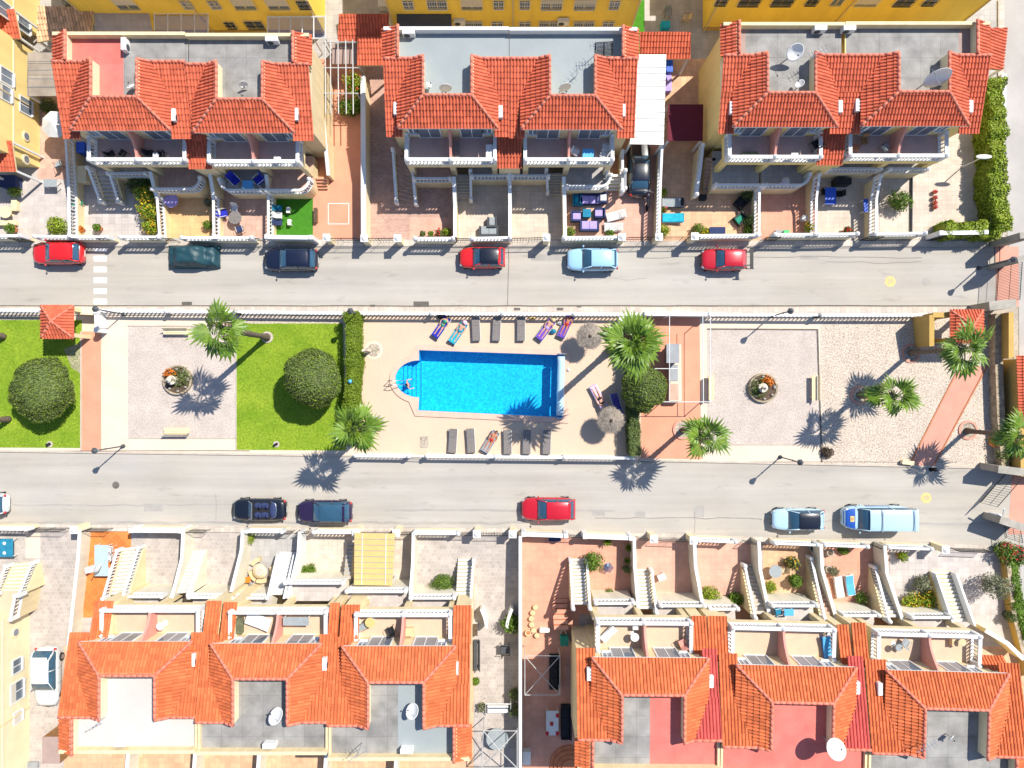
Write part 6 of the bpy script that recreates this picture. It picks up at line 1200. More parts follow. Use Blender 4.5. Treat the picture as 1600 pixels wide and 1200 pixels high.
# ---------------------------------------------------------------- garden plants
SH = [('bright green shrub beside the long western balustrade', 88, 352, 0.75, 1.2, 'leaf_bright', None, None), ('tall flowering shrub row, upper bush', 229, 305, 0.75, 1.8, 'leaf_bright', 'petal_yellow', None), ('tall flowering shrub row, middle bush', 231, 331, 0.8, 1.8, 'leaf_bright', 'petal_yellow', None), ('tall flowering shrub row, lower bush', 235, 355, 0.6, 1.4, 'leaf_bright', 'petal_yellow', None), ('dark shaded shrub behind the western stairs', 213, 290, 0.7, 1.5, 'leaf_dark', None, None), ('dark shaded shrub left of the curved terrace', 228, 280, 0.6, 1.4, 'leaf_dark', None, None),
      ('orange potted plant left of the western gate', 128, 359, 0.30, 0.5, 'petal_orange', None, 'terracotta'), ('green potted plant right of the western gate', 155, 357, 0.30, 0.6, 'leaf_mid', None, 'terracotta'), ('thin plant beside the orange tiled balustrade, upper', 325, 316, 0.3, 0.6, 'leaf_grey', None, None), ('thin plant beside the orange tiled balustrade, lower', 324, 352, 0.35, 0.8, 'leaf_mid', None, None),
      ('tall leafy climber bush under the pergola', 553, 132, 0.75, 2.8, 'leaf_bright', 'petal_red', None), ('dark potted bush row below the pergola', 543, 168, 0.7, 1.3, 'leaf_mid', None, None), ('bushy plant right below the pergola', 560, 165, 0.6, 1.5, 'leaf_mid', None, None),
      ('dark red potted plant in the small pink garden', 661, 367, 0.22, 0.4, 'leaf_dark', None, 'terracotta'), ('tiny green potted plant in the small pink garden', 674, 367, 0.22, 0.4, 'leaf_mid', None, 'terracotta'), ('purple green potted plant in the small pink garden', 687, 366, 0.3, 0.5, 'leaf_dark', 'petal_red', 'terracotta'), ('bright yellow green potted plant in the small pink garden', 699, 364, 0.35, 0.7, 'leaf_bright', None, 'terracotta'),
      ('small shrub at the purple lounger corner', 891, 362, 0.42, 0.7, 'leaf_mid', None, None), ('small shrub below the white slatted lounger', 953, 364, 0.35, 0.5, 'leaf_mid', None, None), ('small shrub beside the blue draped lounger', 1038, 360, 0.45, 0.8, 'leaf_bright', None, None), ('small green shrub beside the white garden box', 1090, 357, 0.45, 0.9, 'leaf_mid', None, None), ('yellow flowering plant beside the white garden box', 1102, 362, 0.35, 0.5, 'leaf_bright', 'petal_yellow', None), ('low green shrub beside the striped umbrella base', 1169, 360, 0.45, 0.7, 'leaf_mid', None, None), ('small plant on the yard wall beside grey lounger', 1037, 301, 0.3, 0.6, 'leaf_bright', None, None), ('red flowering plant beside blue draped lounger', 1037, 327, 0.3, 0.5, 'leaf_mid', 'petal_red', None), ('dark shrub at the apricot yard corner', 1168, 305, 0.5, 1.0, 'leaf_dark', None, None), ('dark shrub along the apricot yard wall', 1169, 345, 0.45, 1.0, 'leaf_dark', None, None),
      ('yellow potted bush in the salmon garden corner', 1263, 358, 0.45, 0.7, 'leaf_bright', 'petal_yellow', 'white'), ('small potted flowers beside the blue table yard gate', 1322, 361, 0.3, 0.5, 'leaf_mid', 'petal_red', 'terracotta'), ('round leafy bush in a stone ring', 1407, 314, 0.85, 1.5, 'leaf_mid', None, None), ('green potted plants in the far west garden', 20, 358, 0.4, 0.7, 'leaf_mid', None, 'terracotta'), ('yellow green plant beside far west terrace', 22, 298, 0.5, 0.8, 'leaf_bright', None, None), ('dark shrub beside the plank roof', 75, 166, 0.6, 1.3, 'leaf_dark', None, None),
      ('dark tree shaded behind straw tiles', 124, 8, 0.9, 2.4, 'leaf_dark', None, None), ('potted yellow plant beside the dining yard', 884, 95, 0.3, 0.5, 'leaf_mid', None, None),
      ('small green palm like plant below the convertible', 388, 841, 0.5, 0.9, 'leaf_bright', None, None), ('green bush pair in the peach garden, left', 474, 892, 0.42, 0.6, 'leaf_mid', None, None), ('green bush pair in the peach garden, right', 486, 890, 0.42, 0.6, 'leaf_mid', None, None), ('green shrubs behind the white arch in the alley', 798, 975, 0.75, 1.4, 'leaf_mid', None, None), ('low plant beside the alley bench', 743, 1065, 0.3, 0.4, 'leaf_mid', None, None), ('dark shrubs along the alley wall', 803, 1085, 0.5, 1.2, 'leaf_dark', None, None), ('dark plant along the alley wall, lower', 804, 1110, 0.5, 1.2, 'leaf_dark', None, None), ('dry brown plant beside the swing seat', 753, 1105, 0.35, 0.6, 'leaf_grey', None, None),
      ('bushy green tree beside the long white stairs', 926, 878, 0.8, 1.8, 'leaf_mid', None, None), ('round green bush on the salmon garden terrace edge', 952, 928, 0.42, 0.7, 'leaf_mid', None, None), ('dark border shrub in the salmon garden', 979, 890, 0.3, 1.2, 'leaf_dark', None, None), ('large yellow green shrub on the pink garden terrace', 1110, 932, 0.75, 1.3, 'leaf_bright', None, None), ('green shrub beside the pink garden stairs', 1148, 936, 0.55, 1.1, 'leaf_mid', None, None), ('green shrub pair in the apricot garden', 1205, 917, 0.5, 0.8, 'leaf_bright', None, None), ('dark leafy border beside the brown stairs, upper', 1238, 880, 0.55, 1.2, 'leaf_dark', 'petal_yellow', None), ('dark leafy border beside the brown stairs, lower', 1243, 908, 0.55, 1.2, 'leaf_mid', None, None), ('plant beside the small blue table', 1263, 953, 0.4, 0.8, 'leaf_mid', None, 'terracotta'), ('potted plant below the blue van', 1318, 860, 0.4, 0.6, 'leaf_mid', None, None), ('dark bush beside the twin sun beds', 1346, 935, 0.5, 1.0, 'leaf_mid', None, None), ('thin grey plant beside the twin sun beds', 1303, 893, 0.4, 0.8, 'leaf_grey', None, None), ('green potted plant in the lilac garden', 1407, 868, 0.4, 0.6, 'leaf_bright', None, 'terracotta'), ('large yellow flowering shrub in the lilac garden, left', 1425, 943, 0.8, 1.1, 'leaf_bright', 'petal_yellow', None), ('large yellow flowering shrub in the lilac garden, right', 1452, 940, 0.85, 1.2, 'leaf_bright', 'petal_yellow', None), ('dry twiggy bush on the lilac garden fence', 1440, 912, 0.6, 1.2, 'leaf_grey', None, None),
      ('red flowering bush on the southeast corner', 1572, 862, 0.8, 1.4, 'leaf_mid', 'petal_red', None), ('dark bush beside the southeast corner flowers', 1592, 868, 0.8, 1.4, 'leaf_dark', 'petal_red', None), ('dark potted bush at the southeast drive end', 1575, 962, 0.4, 0.9, 'leaf_dark', None, 'dark_grey'), ('bare twiggy tree over the southeast drive', 1556, 915, 0.9, 3.0, 'leaf_grey', None, None), ('low plants below the ochre east wall', 1556, 690, 0.5, 0.8, 'petal_orange', None, None), ('dark bush below the east edge palm', 1568, 712, 0.6, 1.2, 'leaf_dark', None, None), ('dry round bush at the gravel corner', 1293, 707, 0.5, 0.5, 'bark', None, None)]
for l, x, y, r, h, mm, fl_, pt_ in SH: shrub(l, x, y, r, h, mm, None, fl_, pt_, leaf=0.15 if r > 0.5 else 0.11)
shrub('clipped ball bush beside the pale stairs', 691, 913, 0.85, 1.5, 'leaf_mid', 3000, None, None, leaf=0.10)
def spiky(label, px, py, r=0.55, zb=0.0, h=0.5):
    b = P(px, py, zb); t = thing('spiky_plant', label, 'plant', b); m = MB()
    for k in range(26):
        a = k*2.4; e = 0.3+1.0*(k/26); d = Vector((math.cos(a)*math.cos(e), math.sin(a)*math.cos(e), math.sin(e))); s = Vector((-math.sin(a), math.cos(a), 0))*0.05; q = b+Vector((0, 0, h)); m.add([q-s, q+s, q+d*r*0.6+s*0.8, q+d*r+Vector((0, 0, -0.12*r)), q+d*r*0.6-s*0.8], [(0, 1, 2, 3, 4)])
    m.build('leaves', mt('leaf_bright'), t, kind='stuff'); MB().tube([b, b+Vector((0, 0, h))], 0.06, 6).build('stem', mt('bark'), t)
spiky('spiky plant below the white street wall, left', 947, 843); spiky('spiky plant below the white street wall, right', 981, 853); spiky('spiky plant beside the arch of the salmon border', 978, 873, 0.4)
# ================================================================ cars
PI = math.pi
car('bright red hatchback beside the zebra crossing', 99, 398, PI, 3.95, 1.74, 1.46, 'paint_red', None, 'hatch'); car('dark navy saloon on the upper street', 459, 408, PI, 4.15, 1.76, 1.42, 'paint_navy', None, 'hatch')
car('red hatchback with a dark roof on the upper street', 754, 405, PI, 3.55, 1.66, 1.46, 'paint_red', 'paint_black', 'hatch'); car('light blue saloon on the upper street', 924, 408, PI, 3.95, 1.76, 1.42, 'paint_skyblue', None, 'hatch')
sp = car('red sporty hatchback with a black rear wing', 1127, 408, PI, 3.5, 1.70, 1.42, 'paint_crimson', None, 'hatch')
m = MB(); m.box((-1.95, 0, 1.25), (0.26, 1.6, 0.04)); m.build('wing_blade', mt('trim'), sp)
for s in (0.5, -0.5): m = MB(); m.box((-1.80, s, 1.10), (0.30, 0.04, 0.28)); m.build('wing_strut', mt('trim'), sp)
for y_ in (0.8, -0.8): m = MB(); m.box((-1.86, y_, 1.24), (0.5, 0.03, 0.18)); m.build('wing_endplate', mt('trim'), sp)
car('dark open top convertible on the lower street', 410, 794, PI, 4.15, 1.74, 1.40, 'paint_black', None, 'cabrio'); car('dark aubergine car with a full glass roof', 511, 797, PI, 4.25, 1.78, 1.44, 'paint_aubergine', 'car_glass', 'hatch')
car('crimson red car on the lower street', 856, 793, PI, 4.2, 1.80, 1.5, 'paint_crimson', None, 'hatch'); car('pale hatchback with a dark roof on the lower street', 1241, 809, PI, 4.05, 1.70, 1.46, 'paint_paleblue', 'paint_black', 'hatch')
van = car('blue and white delivery van with an orange bonnet badge', 1362, 806, PI, 5.3, 1.90, 1.95, 'paint_paleblue', None, 'van', name='delivery_van', hood='paint_royal')
hb = MB(); hb.add([(1.92, -0.2, 1.185), (1.92, 0.24, 1.185), (2.22, 0.24, 1.16), (2.22, -0.2, 1.16)], [(0, 1, 2, 3)]); hb.build('badge', mt('paint_yellow'), van)
for yy in (-0.05, 0.06): hb = MB(); hb.box((2.07, yy+0.02, 1.19), (0.2, 0.035, 0.012)); hb.build('badge_bar', mt('petal_red'), van)
for x_ in (0.2, -2.2): m = MB(); m.tube([(x_, -0.86, 2.06), (x_, 0.86, 2.06)], 0.04, 6); m.build('roof_bar', mt('steel'), van)
for s in (1, -1): m = MB(); m.add([(1.0, s*0.958, 1.05), (-1.2, s*0.958, 1.05), (0.9, s*0.958, 0.55)], [(0, 1, 2)]); m.build('side_stripe', mt('paint_royal'), van)
car('white car cut by the west edge of the lower street', -18, 785, PI, 3.9, 1.7, 1.46, 'paint_whitecar', None, 'hatch'); car('pale silver crossover on the cobbled alley', 82, 1052, -PI/2, 4.6, 1.92, 1.58, 'paint_silver', None, 'hatch')
car('dark blue saloon under the white canopy', 996, 266, PI/2, 4.5, 1.78, 1.42, 'paint_black', None, 'sedan')
cv = thing('covered_car', 'car under a wrinkled dark teal cover', 'car', P(306, 402)); V = []; F = []; nx, ny = 46, 26; c = P(306, 402); rr_ = random.Random(4)
for i in range(nx+1):
    for j in range(ny+1):
        u, v = i/nx*2-1, j/ny*2-1; a = abs(u); x = u*1.98; wd_ = 0.92*(1-0.16*max(0, a-0.75)**2*16*0.25); y = v*wd_
        zt_ = 0.80+0.62*max(0, 1-((u+0.08)/0.62)**4) if abs(u+0.08) < 0.62 else 0.80+0.10*max(0, 1-abs(u)); ed = max(abs(v)**6, a**14); z_ = zt_*(1-ed)+0.10*ed; sd_ = max(0, abs(v)-0.62)/0.38; z_ -= 0.35*max(0, zt_-0.8)*sd_
        z_ += 0.025*math.sin(7*x+5*y*math.sin(3*x))+0.018*math.sin(11*y+4*x); V.append((c.x+x, c.y+y, max(0.03, z_)))
for i in range(nx):
    for j in range(ny): k = i*(ny+1)+j; F.append((k, k+1, k+ny+2, k+ny+1))
m = MB(); m.add(V, F); m.build('cover', mt('car_cover'), cv, True)
for x_ in (-1.2, 1.2):
    for y_ in (-0.72, 0.72): m = MB(); m.tube([(c.x+x_, c.y+y_-0.1, 0.3), (c.x+x_, c.y+y_+0.1, 0.3)], 0.3, 14); m.build('wheel', mt('tyre'), cv)
mo = thing('motorcycle', 'black motorcycle parked on the pink yard', 'motorcycle', P(1010, 312)); c = P(1010, 312); Z = Vector((0, 0, 1))
for dy in (-0.68, 0.68):
    m = MB(); n = 16; R_ = 0.3; vs = [(c.x+sx*0.06, c.y+dy+R_*math.cos(6.2832*k/n), 0.3+R_*math.sin(6.2832*k/n)) for sx in (-1, 1) for k in range(n)]; m.hexa(vs[:n], vs[n:]); m.build('wheel', mt('tyre'), mo)
m = MB(); m.ell((c.x, c.y+0.1, 0.75), (0.17, 0.35, 0.18)); m.build('tank', mt('paint_black'), mo, True); m = MB(); m.ell((c.x, c.y-0.4, 0.78), (0.14, 0.42, 0.08)); m.build('seat', mt('cloth_black'), mo, True); m = MB(); m.ell((c.x, c.y, 0.42), (0.16, 0.36, 0.2)); m.build('engine', mt('grey_paint'), mo, True)
m = MB(); m.tube([(c.x-0.36, c.y+0.28, 1.02), (c.x, c.y+0.42, 0.98), (c.x+0.36, c.y+0.28, 1.02)], 0.022, 5); m.tube([(c.x, c.y+0.42, 0.98), (c.x, c.y+0.68, 0.3)], 0.04, 5); m.build('handlebar', mt('steel'), mo); m = MB(); m.ell((c.x, c.y+0.55, 0.86), (0.1, 0.08, 0.1)); m.build('headlamp', mt('lamp_clear'), mo, True)
# ================================================================ furniture builders
def lounger(label, px, py, rz, mat='rattan_grey', frame='white', back=0.12, L_=1.9, w=0.62, towel=None, z=0.0, pillow=None, slat=False):
    t = proto('sun_lounger', label, 'sun lounger'); hl = L_/2; hz = 0.30; bl = 0.72
    f = MB()
    for s in (1, -1): f.box((-bl/2+0.0, s*w/2, hz-0.03), (L_-bl, 0.05, 0.06))
    f.box((hl-bl/2, w/2, hz-0.03), (bl, 0.05, 0.06)); f.box((hl-bl/2, -w/2, hz-0.03), (bl, 0.05, 0.06)); f.build('frame', mt(frame), t)
    for x in (-hl+0.12, hl-0.2):
        for s in (1, -1): MB().box((x, s*(w/2-0.03), (hz-0.06)/2), (0.05, 0.05, hz-0.065)).build('leg', mt(frame), t)
    R = Matrix.Rotation(-back, 3, 'Y'); p0 = Vector((hl-bl, 0, hz+0.03))
    if slat:
        n = 9
        for i in range(n): MB().box((-hl+0.08+(L_-bl-0.1)*i/(n-1), 0, hz+0.02), (0.09, w-0.06, 0.03)).build('slat', mt(mat), t)
        for i in range(6): MB().box(p0+R @ Vector((0.08+0.115*i, 0, 0.0)), (0.085, w-0.06, 0.03), m=R).build('back_slat', mt(mat), t)
    else:
        MB().box((-bl/2, 0, hz+0.035), (L_-bl, w, 0.08)).build('seat', mt(mat), t, bevel=0.02); MB().box(p0+R @ Vector((bl/2, 0, 0.01)), (bl, w, 0.08), m=R).build('backrest', mt(mat), t, bevel=0.02)
    if towel:
        MB().box((-bl/2+0.04, 0.01, hz+0.082), (L_-bl-0.06, w*0.9, 0.012)).build('towel', mt(towel), t); MB().box(p0+R @ Vector((bl/2-0.02, 0.01, 0.058)), (bl*0.9, w*0.9, 0.012), m=R).build('towel_top', mt(towel), t)
    if pillow: MB().box(p0+R @ Vector((bl-0.14, 0, 0.09)), (0.24, w*0.85, 0.08), m=R).build('pillow', mt(pillow), t, bevel=0.03)
    put(t, P(px, py, z) if z == 0 else P(px, py, z), rz); return t
def table(label, px, py, w=0.9, d=0.9, mat='white', z=0.0, rz=0.0, rnd=False, h=0.72, leg='white'):
    t = proto('garden_table', label, 'table'); m = MB()
    if rnd: m.cyl((0, 0, h-0.04), w/2, 0.04, 22); m.build('table_top', mt(mat), t); MB().lathe((0, 0, 0), [(0.22, 0), (0.2, 0.03), (0.04, 0.06), (0.04, h-0.045)], 10).build('pedestal', mt(leg), t)
    else:
        m.box((0, 0, h-0.02), (w, d, 0.04)); m.build('table_top', mt(mat), t, bevel=0.008)
        for sx in (1, -1):
            for sy in (1, -1): MB().box((sx*(w/2-0.06), sy*(d/2-0.06), (h-0.045)/2), (0.05, 0.05, h-0.045)).build('leg', mt(leg), t)
    put(t, P(px, py, z+h), rz); t.location.z = z; return t
def chair(label, px, py, rz=0.0, mat='cloth_black', frame='black_iron', z=0.0, s=1.0):
    t = proto('garden_chair', label, 'chair'); MB().box((0, 0, 0.43), (0.5, 0.48, 0.05)).build('seat', mt(mat), t, bevel=0.01); R = Matrix.Rotation(-0.25, 3, 'Y'); MB().box((-0.27, 0, 0.68), (0.04, 0.46, 0.5), m=R).build('backrest', mt(mat), t)
    for x in (0.2, -0.2):
        for y in (0.2, -0.2): MB().tube([(x, y, 0.41), (x*1.15, y*1.15, 0)], 0.018, 5).build('leg', mt(frame), t)
    for y in (0.25, -0.25): MB().tube([(0.22, y, 0.42), (0.22, y, 0.64), (-0.26, y, 0.66)], 0.018, 5).build('armrest', mt(frame), t)
    put(t, P(px, py, z+0.4), rz, s); t.location.z = z; return t
def boxy(name, label, cat, px, py, d, mat, z=0.0, rz=0.0, lid=None, bev=0.03):
    t = proto(name, label, cat); MB().box((0, 0, d[2]/2), d).build('body', mt(mat), t, bevel=bev)
    MB().box((0, 0, d[2]+0.02), (d[0]+0.03, d[1]+0.03, 0.04)).build('lid' if lid else 'top', mt(lid or mat), t, bevel=0.01); put(t, P(px, py, z+d[2]), rz); t.location.z = z; return t
# ================================================================ pool deck
for x, y, l in ((744, 514, 'grey lounger above the pool, leftmost of three'), (776, 514, 'grey lounger above the pool, middle of three'), (814, 514, 'grey lounger above the pool, rightmost of three')): lounger(l, x, y, PI/2+random.uniform(-0.06, 0.06), 'rattan_grey', 'white', 0.06)
for x, y, l in ((708, 688, 'grey lounger below the pool, leftmost of the row'), (736, 688, 'grey lounger below the pool, second of the row'), (793, 690, 'grey lounger right of the sunbather below the pool'), (823, 690, 'grey lounger below the pool, second from the right'), (854, 690, 'grey lounger below the pool, half in palm shade')): lounger(l, x, y, PI/2+random.uniform(-0.07, 0.07), 'rattan_grey', 'white', random.choice((0.06, 0.1, 0.18)))
def sunbed(l1, l2, px, py, deg, towel, skin, suit, hat=None, back=0.30, pz=0.33, top=None, hair='hair', **k):
    a = math.radians(deg); lounger(l1, px, py, a, 'cloth_navy' if towel != 'cloth_pink' else 'cloth_lilac', 'white', back, towel=towel); b = P(px, py); d = Vector((math.cos(a), math.sin(a), 0)); person(l2, b+d*0.12+Vector((0, 0, pz-0.03)), a, skin, suit, hair, 'lie', back, top, hat, **k)
sunbed('navy lounger with a deep blue towel beside the balustrade', 'sunbather in green swimwear lying on the deep blue towel', 690, 512, 55, 'cloth_blue', 'skin', 'cloth_green', back=0.2, top='shirt'); sunbed('navy lounger with a turquoise towel', 'sunbather in a pale hat lying on the turquoise towel', 716, 521, 55, 'cloth_turq', 'skin', 'cloth_teal', 'cloth_pink', 0.25)
sunbed('navy lounger with a purple towel, left one', 'sunbather with a straw hat lying on the left purple towel', 852, 516, 53, 'cloth_purple', 'skin', 'cloth_lilac', 'wood_pale', 0.25); sunbed('navy lounger with a purple towel, right one', 'tanned sunbather lying on the right purple towel', 883, 511, 65, 'cloth_purple', 'skin_tan', 'cloth_red', None, 0.25)
sunbed('pale pink lounger right of the pool', 'sunbather in black swimwear on the pale pink lounger', 934, 619, 118-180, 'cloth_pink', 'skin', 'cloth_black', None, 0.3, top='bra'); sunbed('dark lounger of the sunbather below the pool', 'sunbather with dark hair lying below the pool', 766, 690, 58-180+180, 'cloth_grey', 'skin_tan', 'cloth_red', None, 0.2)
person('swimmer standing on the pool steps', P(638, 601)+Vector((0, 0, -0.95)), 0.3, 'skin', 'cloth_blue', 'hair', 'stand')
lounger('blue slatted lounger beside the thatched parasol', 963, 633, -1.3, 'cloth_blue', 'white', 0.5, slat=True)
def bag(label, px, py, mat, s=0.25): t = thing('beach_bag', label, 'bag', P(px, py)); c = P(px, py); MB().ell((c.x, c.y, s*0.6), (s*1.2, s*0.8, s*0.6), 12, 8).build('bag', mt(mat), t, True); MB().tube([(c.x-s*0.6, c.y, s), (c.x, c.y, s*1.9), (c.x+s*0.6, c.y, s)], 0.02, 5).build('strap', mt('cloth_black'), t, True)
bag('black bag at the head of the deep blue towel', 690, 494, 'cloth_black', 0.3); bag('teal bag between the purple towels', 863, 518, 'cloth_teal', 0.26); bag('pale bag beside the tanned sunbather', 875, 505, 'cloth_white', 0.2); bag('yellow round bag below the balustrade', 832, 498, 'cloth_yellow', 0.2)
def parasol(label, px, py, r=0.93, h=2.35, seed=0):
    c = P(px, py, h-0.1); b = Vector((c.x, c.y, 0)); t = thing('thatched_parasol', label, 'parasol', b); MB().tube([b, b+Vector((0, 0, h+0.1))], 0.06, 8).build('pole', mt('wood'), t); MB().lathe(b, [(0.35, 0), (0.35, 0.08), (0.1, 0.14)], 14).build('base', mt('grey_paint'), t)
    n = 40; V = []; F = []
    for j, f in enumerate((0.03, 0.3, 0.55, 0.8, 1.0)):
        for k in range(n): a = 6.2832*k/n; rr2 = r*f*(1+(0.03*math.sin(k*5.1+seed) if f == 1 else 0)); V.append((b.x+rr2*math.cos(a), b.y+rr2*math.sin(a), h-0.40*f+0.012*math.sin(k*3.3+j*2)))
    for j in range(4):
        for k in range(n): F.append((j*n+k, j*n+(k+1) % n, (j+1)*n+(k+1) % n, (j+1)*n+k))
    m = MB(); m.add(V, F); m.build('canopy', mt('thatch'), t)
    q = 2600; a = rng.uniform(0, 6.2832, q); f = np.sqrt(rng.uniform(0.01, 1.0, q)); L3 = rng.uniform(0.15, 0.32, q); w = 0.012; ca, sa = np.cos(a), np.sin(a)
    p0 = np.stack([b.x+ca*f*r*0.95, b.y+sa*f*r*0.95, h-0.40*f*0.95+0.02], 1); rd = np.stack([ca, sa, np.full(q, -0.32)], 1)+rng.normal(0, 0.12, (q, 3)); tn = np.stack([-sa, ca, np.zeros(q)], 1)
    V = np.stack([p0-tn*w, p0+tn*w, p0+rd*L3[:, None]+tn*w*0.5], 1).reshape(-1, 3); npmesh('straw', V, np.arange(3*q).reshape(-1, 3), mt('thatch'), t, 'stuff', tint=rng.uniform(0, 1, q)); MB().lathe((b.x, b.y, h-0.05), [(0.14, 0), (0.10, 0.1), (0.03, 0.2)], 10).build('cap', mt('bark'), t)
parasol('thatched parasol above the pool corner', 922, 525); parasol('thatched parasol below the pale pink lounger', 955, 657, seed=3)
sh = thing('shower', 'round stone shower tray with post beside the hedge', 'shower', P(584, 546)); c = P(584, 547); MB().cyl(c, 0.72, 0.02, 30).build('tray', mt('cream_paving'), sh); MB().cyl(c+Vector((0, 0, 0.022)), 0.5, 0.02, 26).build('inner_tray', mt('gravel_grey'), sh)
q = P(577, 549); MB().box(q+Vector((0, 0, 1.05)), (0.30, 0.16, 2.1), 0.3).build('column', mt('cream_paving'), sh); MB().tube([q+Vector((0, 0, 2.05)), q+Vector((0.3, 0.15, 2.15)), q+Vector((0.42, 0.2, 2.05))], 0.025, 6).build('shower_arm', mt('steel'), sh)
o = psheet('deck_hatch', rect(656, 682, 669, 700), 0.014, mt('gravel_grey')); boxy('pool_filter', 'white pool equipment cabinet behind the shaggy palm', 'cabinet', 979, 506, (1.1, 1.0, 1.2), 'white'); boxy('water_tank', 'sky blue tank beside the pool equipment cabinet', 'tank', 988, 510, (0.3, 0.9, 1.3), 'plastic_skyblue')
MBx = MB(); MBx.ell(P(888, 578)+Vector((0, 0, 0.13)), (0.13, 0.13, 0.13)); tag(MBx.build('ball', mt('cloth_white'), None, True), 'small white ball on the deck beside the pool cover', 'ball')
MBx = MB(); MBx.ell(P(547, 596, 1.95), (0.16, 0.16, 0.16)); tag(MBx.build('ball', mt('plastic_skyblue'), None, True), 'small sky blue ball lying on the hedge', 'ball')
# barbecue corner
bq = thing('barbecue_counter', 'long stone barbecue counter with a slate hood', 'barbecue', P(1050, 580)); m = MB(); m.prism([P(1044, 539), P(1060, 539), P(1061, 626), P(1043, 626)], 0, 0.9); m.build('counter', mt('cream_paving'), bq); m = MB(); m.prism([P(1043, 538, 1.9), P(1061, 538, 1.9), P(1061, 566, 1.9), P(1043, 566, 1.9)], 0.91, 1.7); m.build('hood', mt('dark_grey'), bq); m = MB(); m.prism([P(1042, 537, 1.9), P(1062, 537, 1.9), P(1062, 567, 1.9), P(1042, 567, 1.9)], 1.703, 1.78); m.build('hood_slab', mt('grey_paint'), bq)
m = MB(); m.prism([P(1045, 570, .9), P(1059, 570, .9), P(1059, 595, .9), P(1045, 595, .9)], 0.903, 0.95); m.build('steel_top', mt('grey_paint'), bq); m = MB(); m.prism([P(1046, 600, .9), P(1060, 600, .9), P(1060, 624, .9), P(1046, 624, .9)], 0.903, 0.94); m.build('tiled_top', mt('tile_pink'), bq)
fr = thing('tubular_canopy', 'thin white tubular awning frame over the barbecue', 'frame', P(1075, 560))
for a, b in (((1046, 493), (1046, 628)), ((1098, 493), (1099, 628)), ((1110, 493), (1110, 628)), ((1020, 628), (1112, 628)), ((1020, 576), (1060, 576))): MB().tube([P(*a, 2.4), P(*b, 2.4)], 0.03, 6).build('tube', mt('white'), fr)
for x, y in ((1046, 493), (1110, 493), (1046, 628), (1110, 628)): q = P(x, y, 2.4); MB().tube([q, (q.x, q.y, 0)], 0.035, 6).build('post', mt('white'), fr)
def bench(label, px, py, rz=0.0, L_=1.95, mat='stone_bench'):
    t = proto('park_bench', label, 'bench')
    for i in range(3): MB().box((0, -0.14+0.14*i, 0.44), (L_, 0.12, 0.05)).build('seat_slat', mt(mat), t)
    for x in (-L_/2+0.25, L_/2-0.25): MB().box((x, 0, 0.205), (0.12, 0.38, 0.41)).build('leg', mt(mat), t)
    R = Matrix.Rotation(-0.2, 3, 'X')
    for i in range(2): MB().box((0, 0.24+0.03*i, 0.62+0.16*i), (L_, 0.03, 0.12), m=R).build('back_slat', mt(mat), t)
    put(t, P(px, py), rz); return t
bench('pale bench at the top of the west gravel square', 279, 519, 0); bench('pale bench at the bottom of the west gravel square', 280, 672, PI); bench('pale bench left on the barbecue gravel', 1109, 606, PI/2); bench('pale bench right on the barbecue gravel', 1269, 606, -PI/2)
def fountain(label, px, py, r=1.15, urn=True, stones=10):
    c = P(px, py); t = thing('planted_fountain', label, 'fountain', c); n = 28; o_ = [Vector((c.x+r*math.cos(6.2832*k/n), c.y+r*math.sin(6.2832*k/n), 0)) for k in range(n)]; i_ = [Vector((c.x+(r-0.14)*math.cos(6.2832*k/n), c.y+(r-0.14)*math.sin(6.2832*k/n), 0)) for k in range(n)]; ring('rim', o_, i_, 0, 0.28, 'stone_wall', t); sheet('soil', i_, 0.22, mt('soil'), parent=t, kind=None)
    p, d = ball_points(700, (c.x+(0.4 if px < 800 else -0.5), c.y+(0.2 if px < 800 else -0.1), 0.35), (r*0.68, r*0.72, 0.5), 0.3, 3, int(px), -0.1, 0.3); leaf_cloud('plants', 'leaf_dark', t, p, d, 0.13); p, d = ball_points(260, (c.x+(-0.45 if px < 800 else 0.25), c.y+0.5, 0.35), (r*0.48, r*0.36, 0.35), 0.3, 3, int(px)+1, -0.1, 0.3); leaf_cloud('orange_flowers', 'petal_orange', t, p, d, 0.14, 0.6, 0.9)
    for k in range(stones): a = k*0.8; MB().ell((c.x+0.75*r*math.cos(a), c.y+0.75*r*math.sin(a), 0.28), (0.13, 0.10, 0.1), 7, 5).build('stone', mt('plaster_grey'), t)
    b = (c.x-0.2, c.y, 0.2); MB().lathe(b, [(0.3, 0), (0.34, 0.12), (0.12, 0.2), (0.09, 0.4), (0.34, 0.52), (0.36, 0.58), (0.28, 0.56), (0.08, 0.48)], 18).build('lower_bowl', mt('stone_cream'), t, True); MB().lathe((b[0], b[1], 0.8), [(0.08, -0.12), (0.07, 0.3), (0.2, 0.4), (0.21, 0.44), (0.12, 0.42), (0.05, 0.6), (0.02, 0.7)], 14).build('upper_bowl', mt('stone_cream'), t, True)
fountain('planted round fountain on the west gravel square', 279, 594); fountain('planted round fountain on the barbecue gravel', 1191, 606)
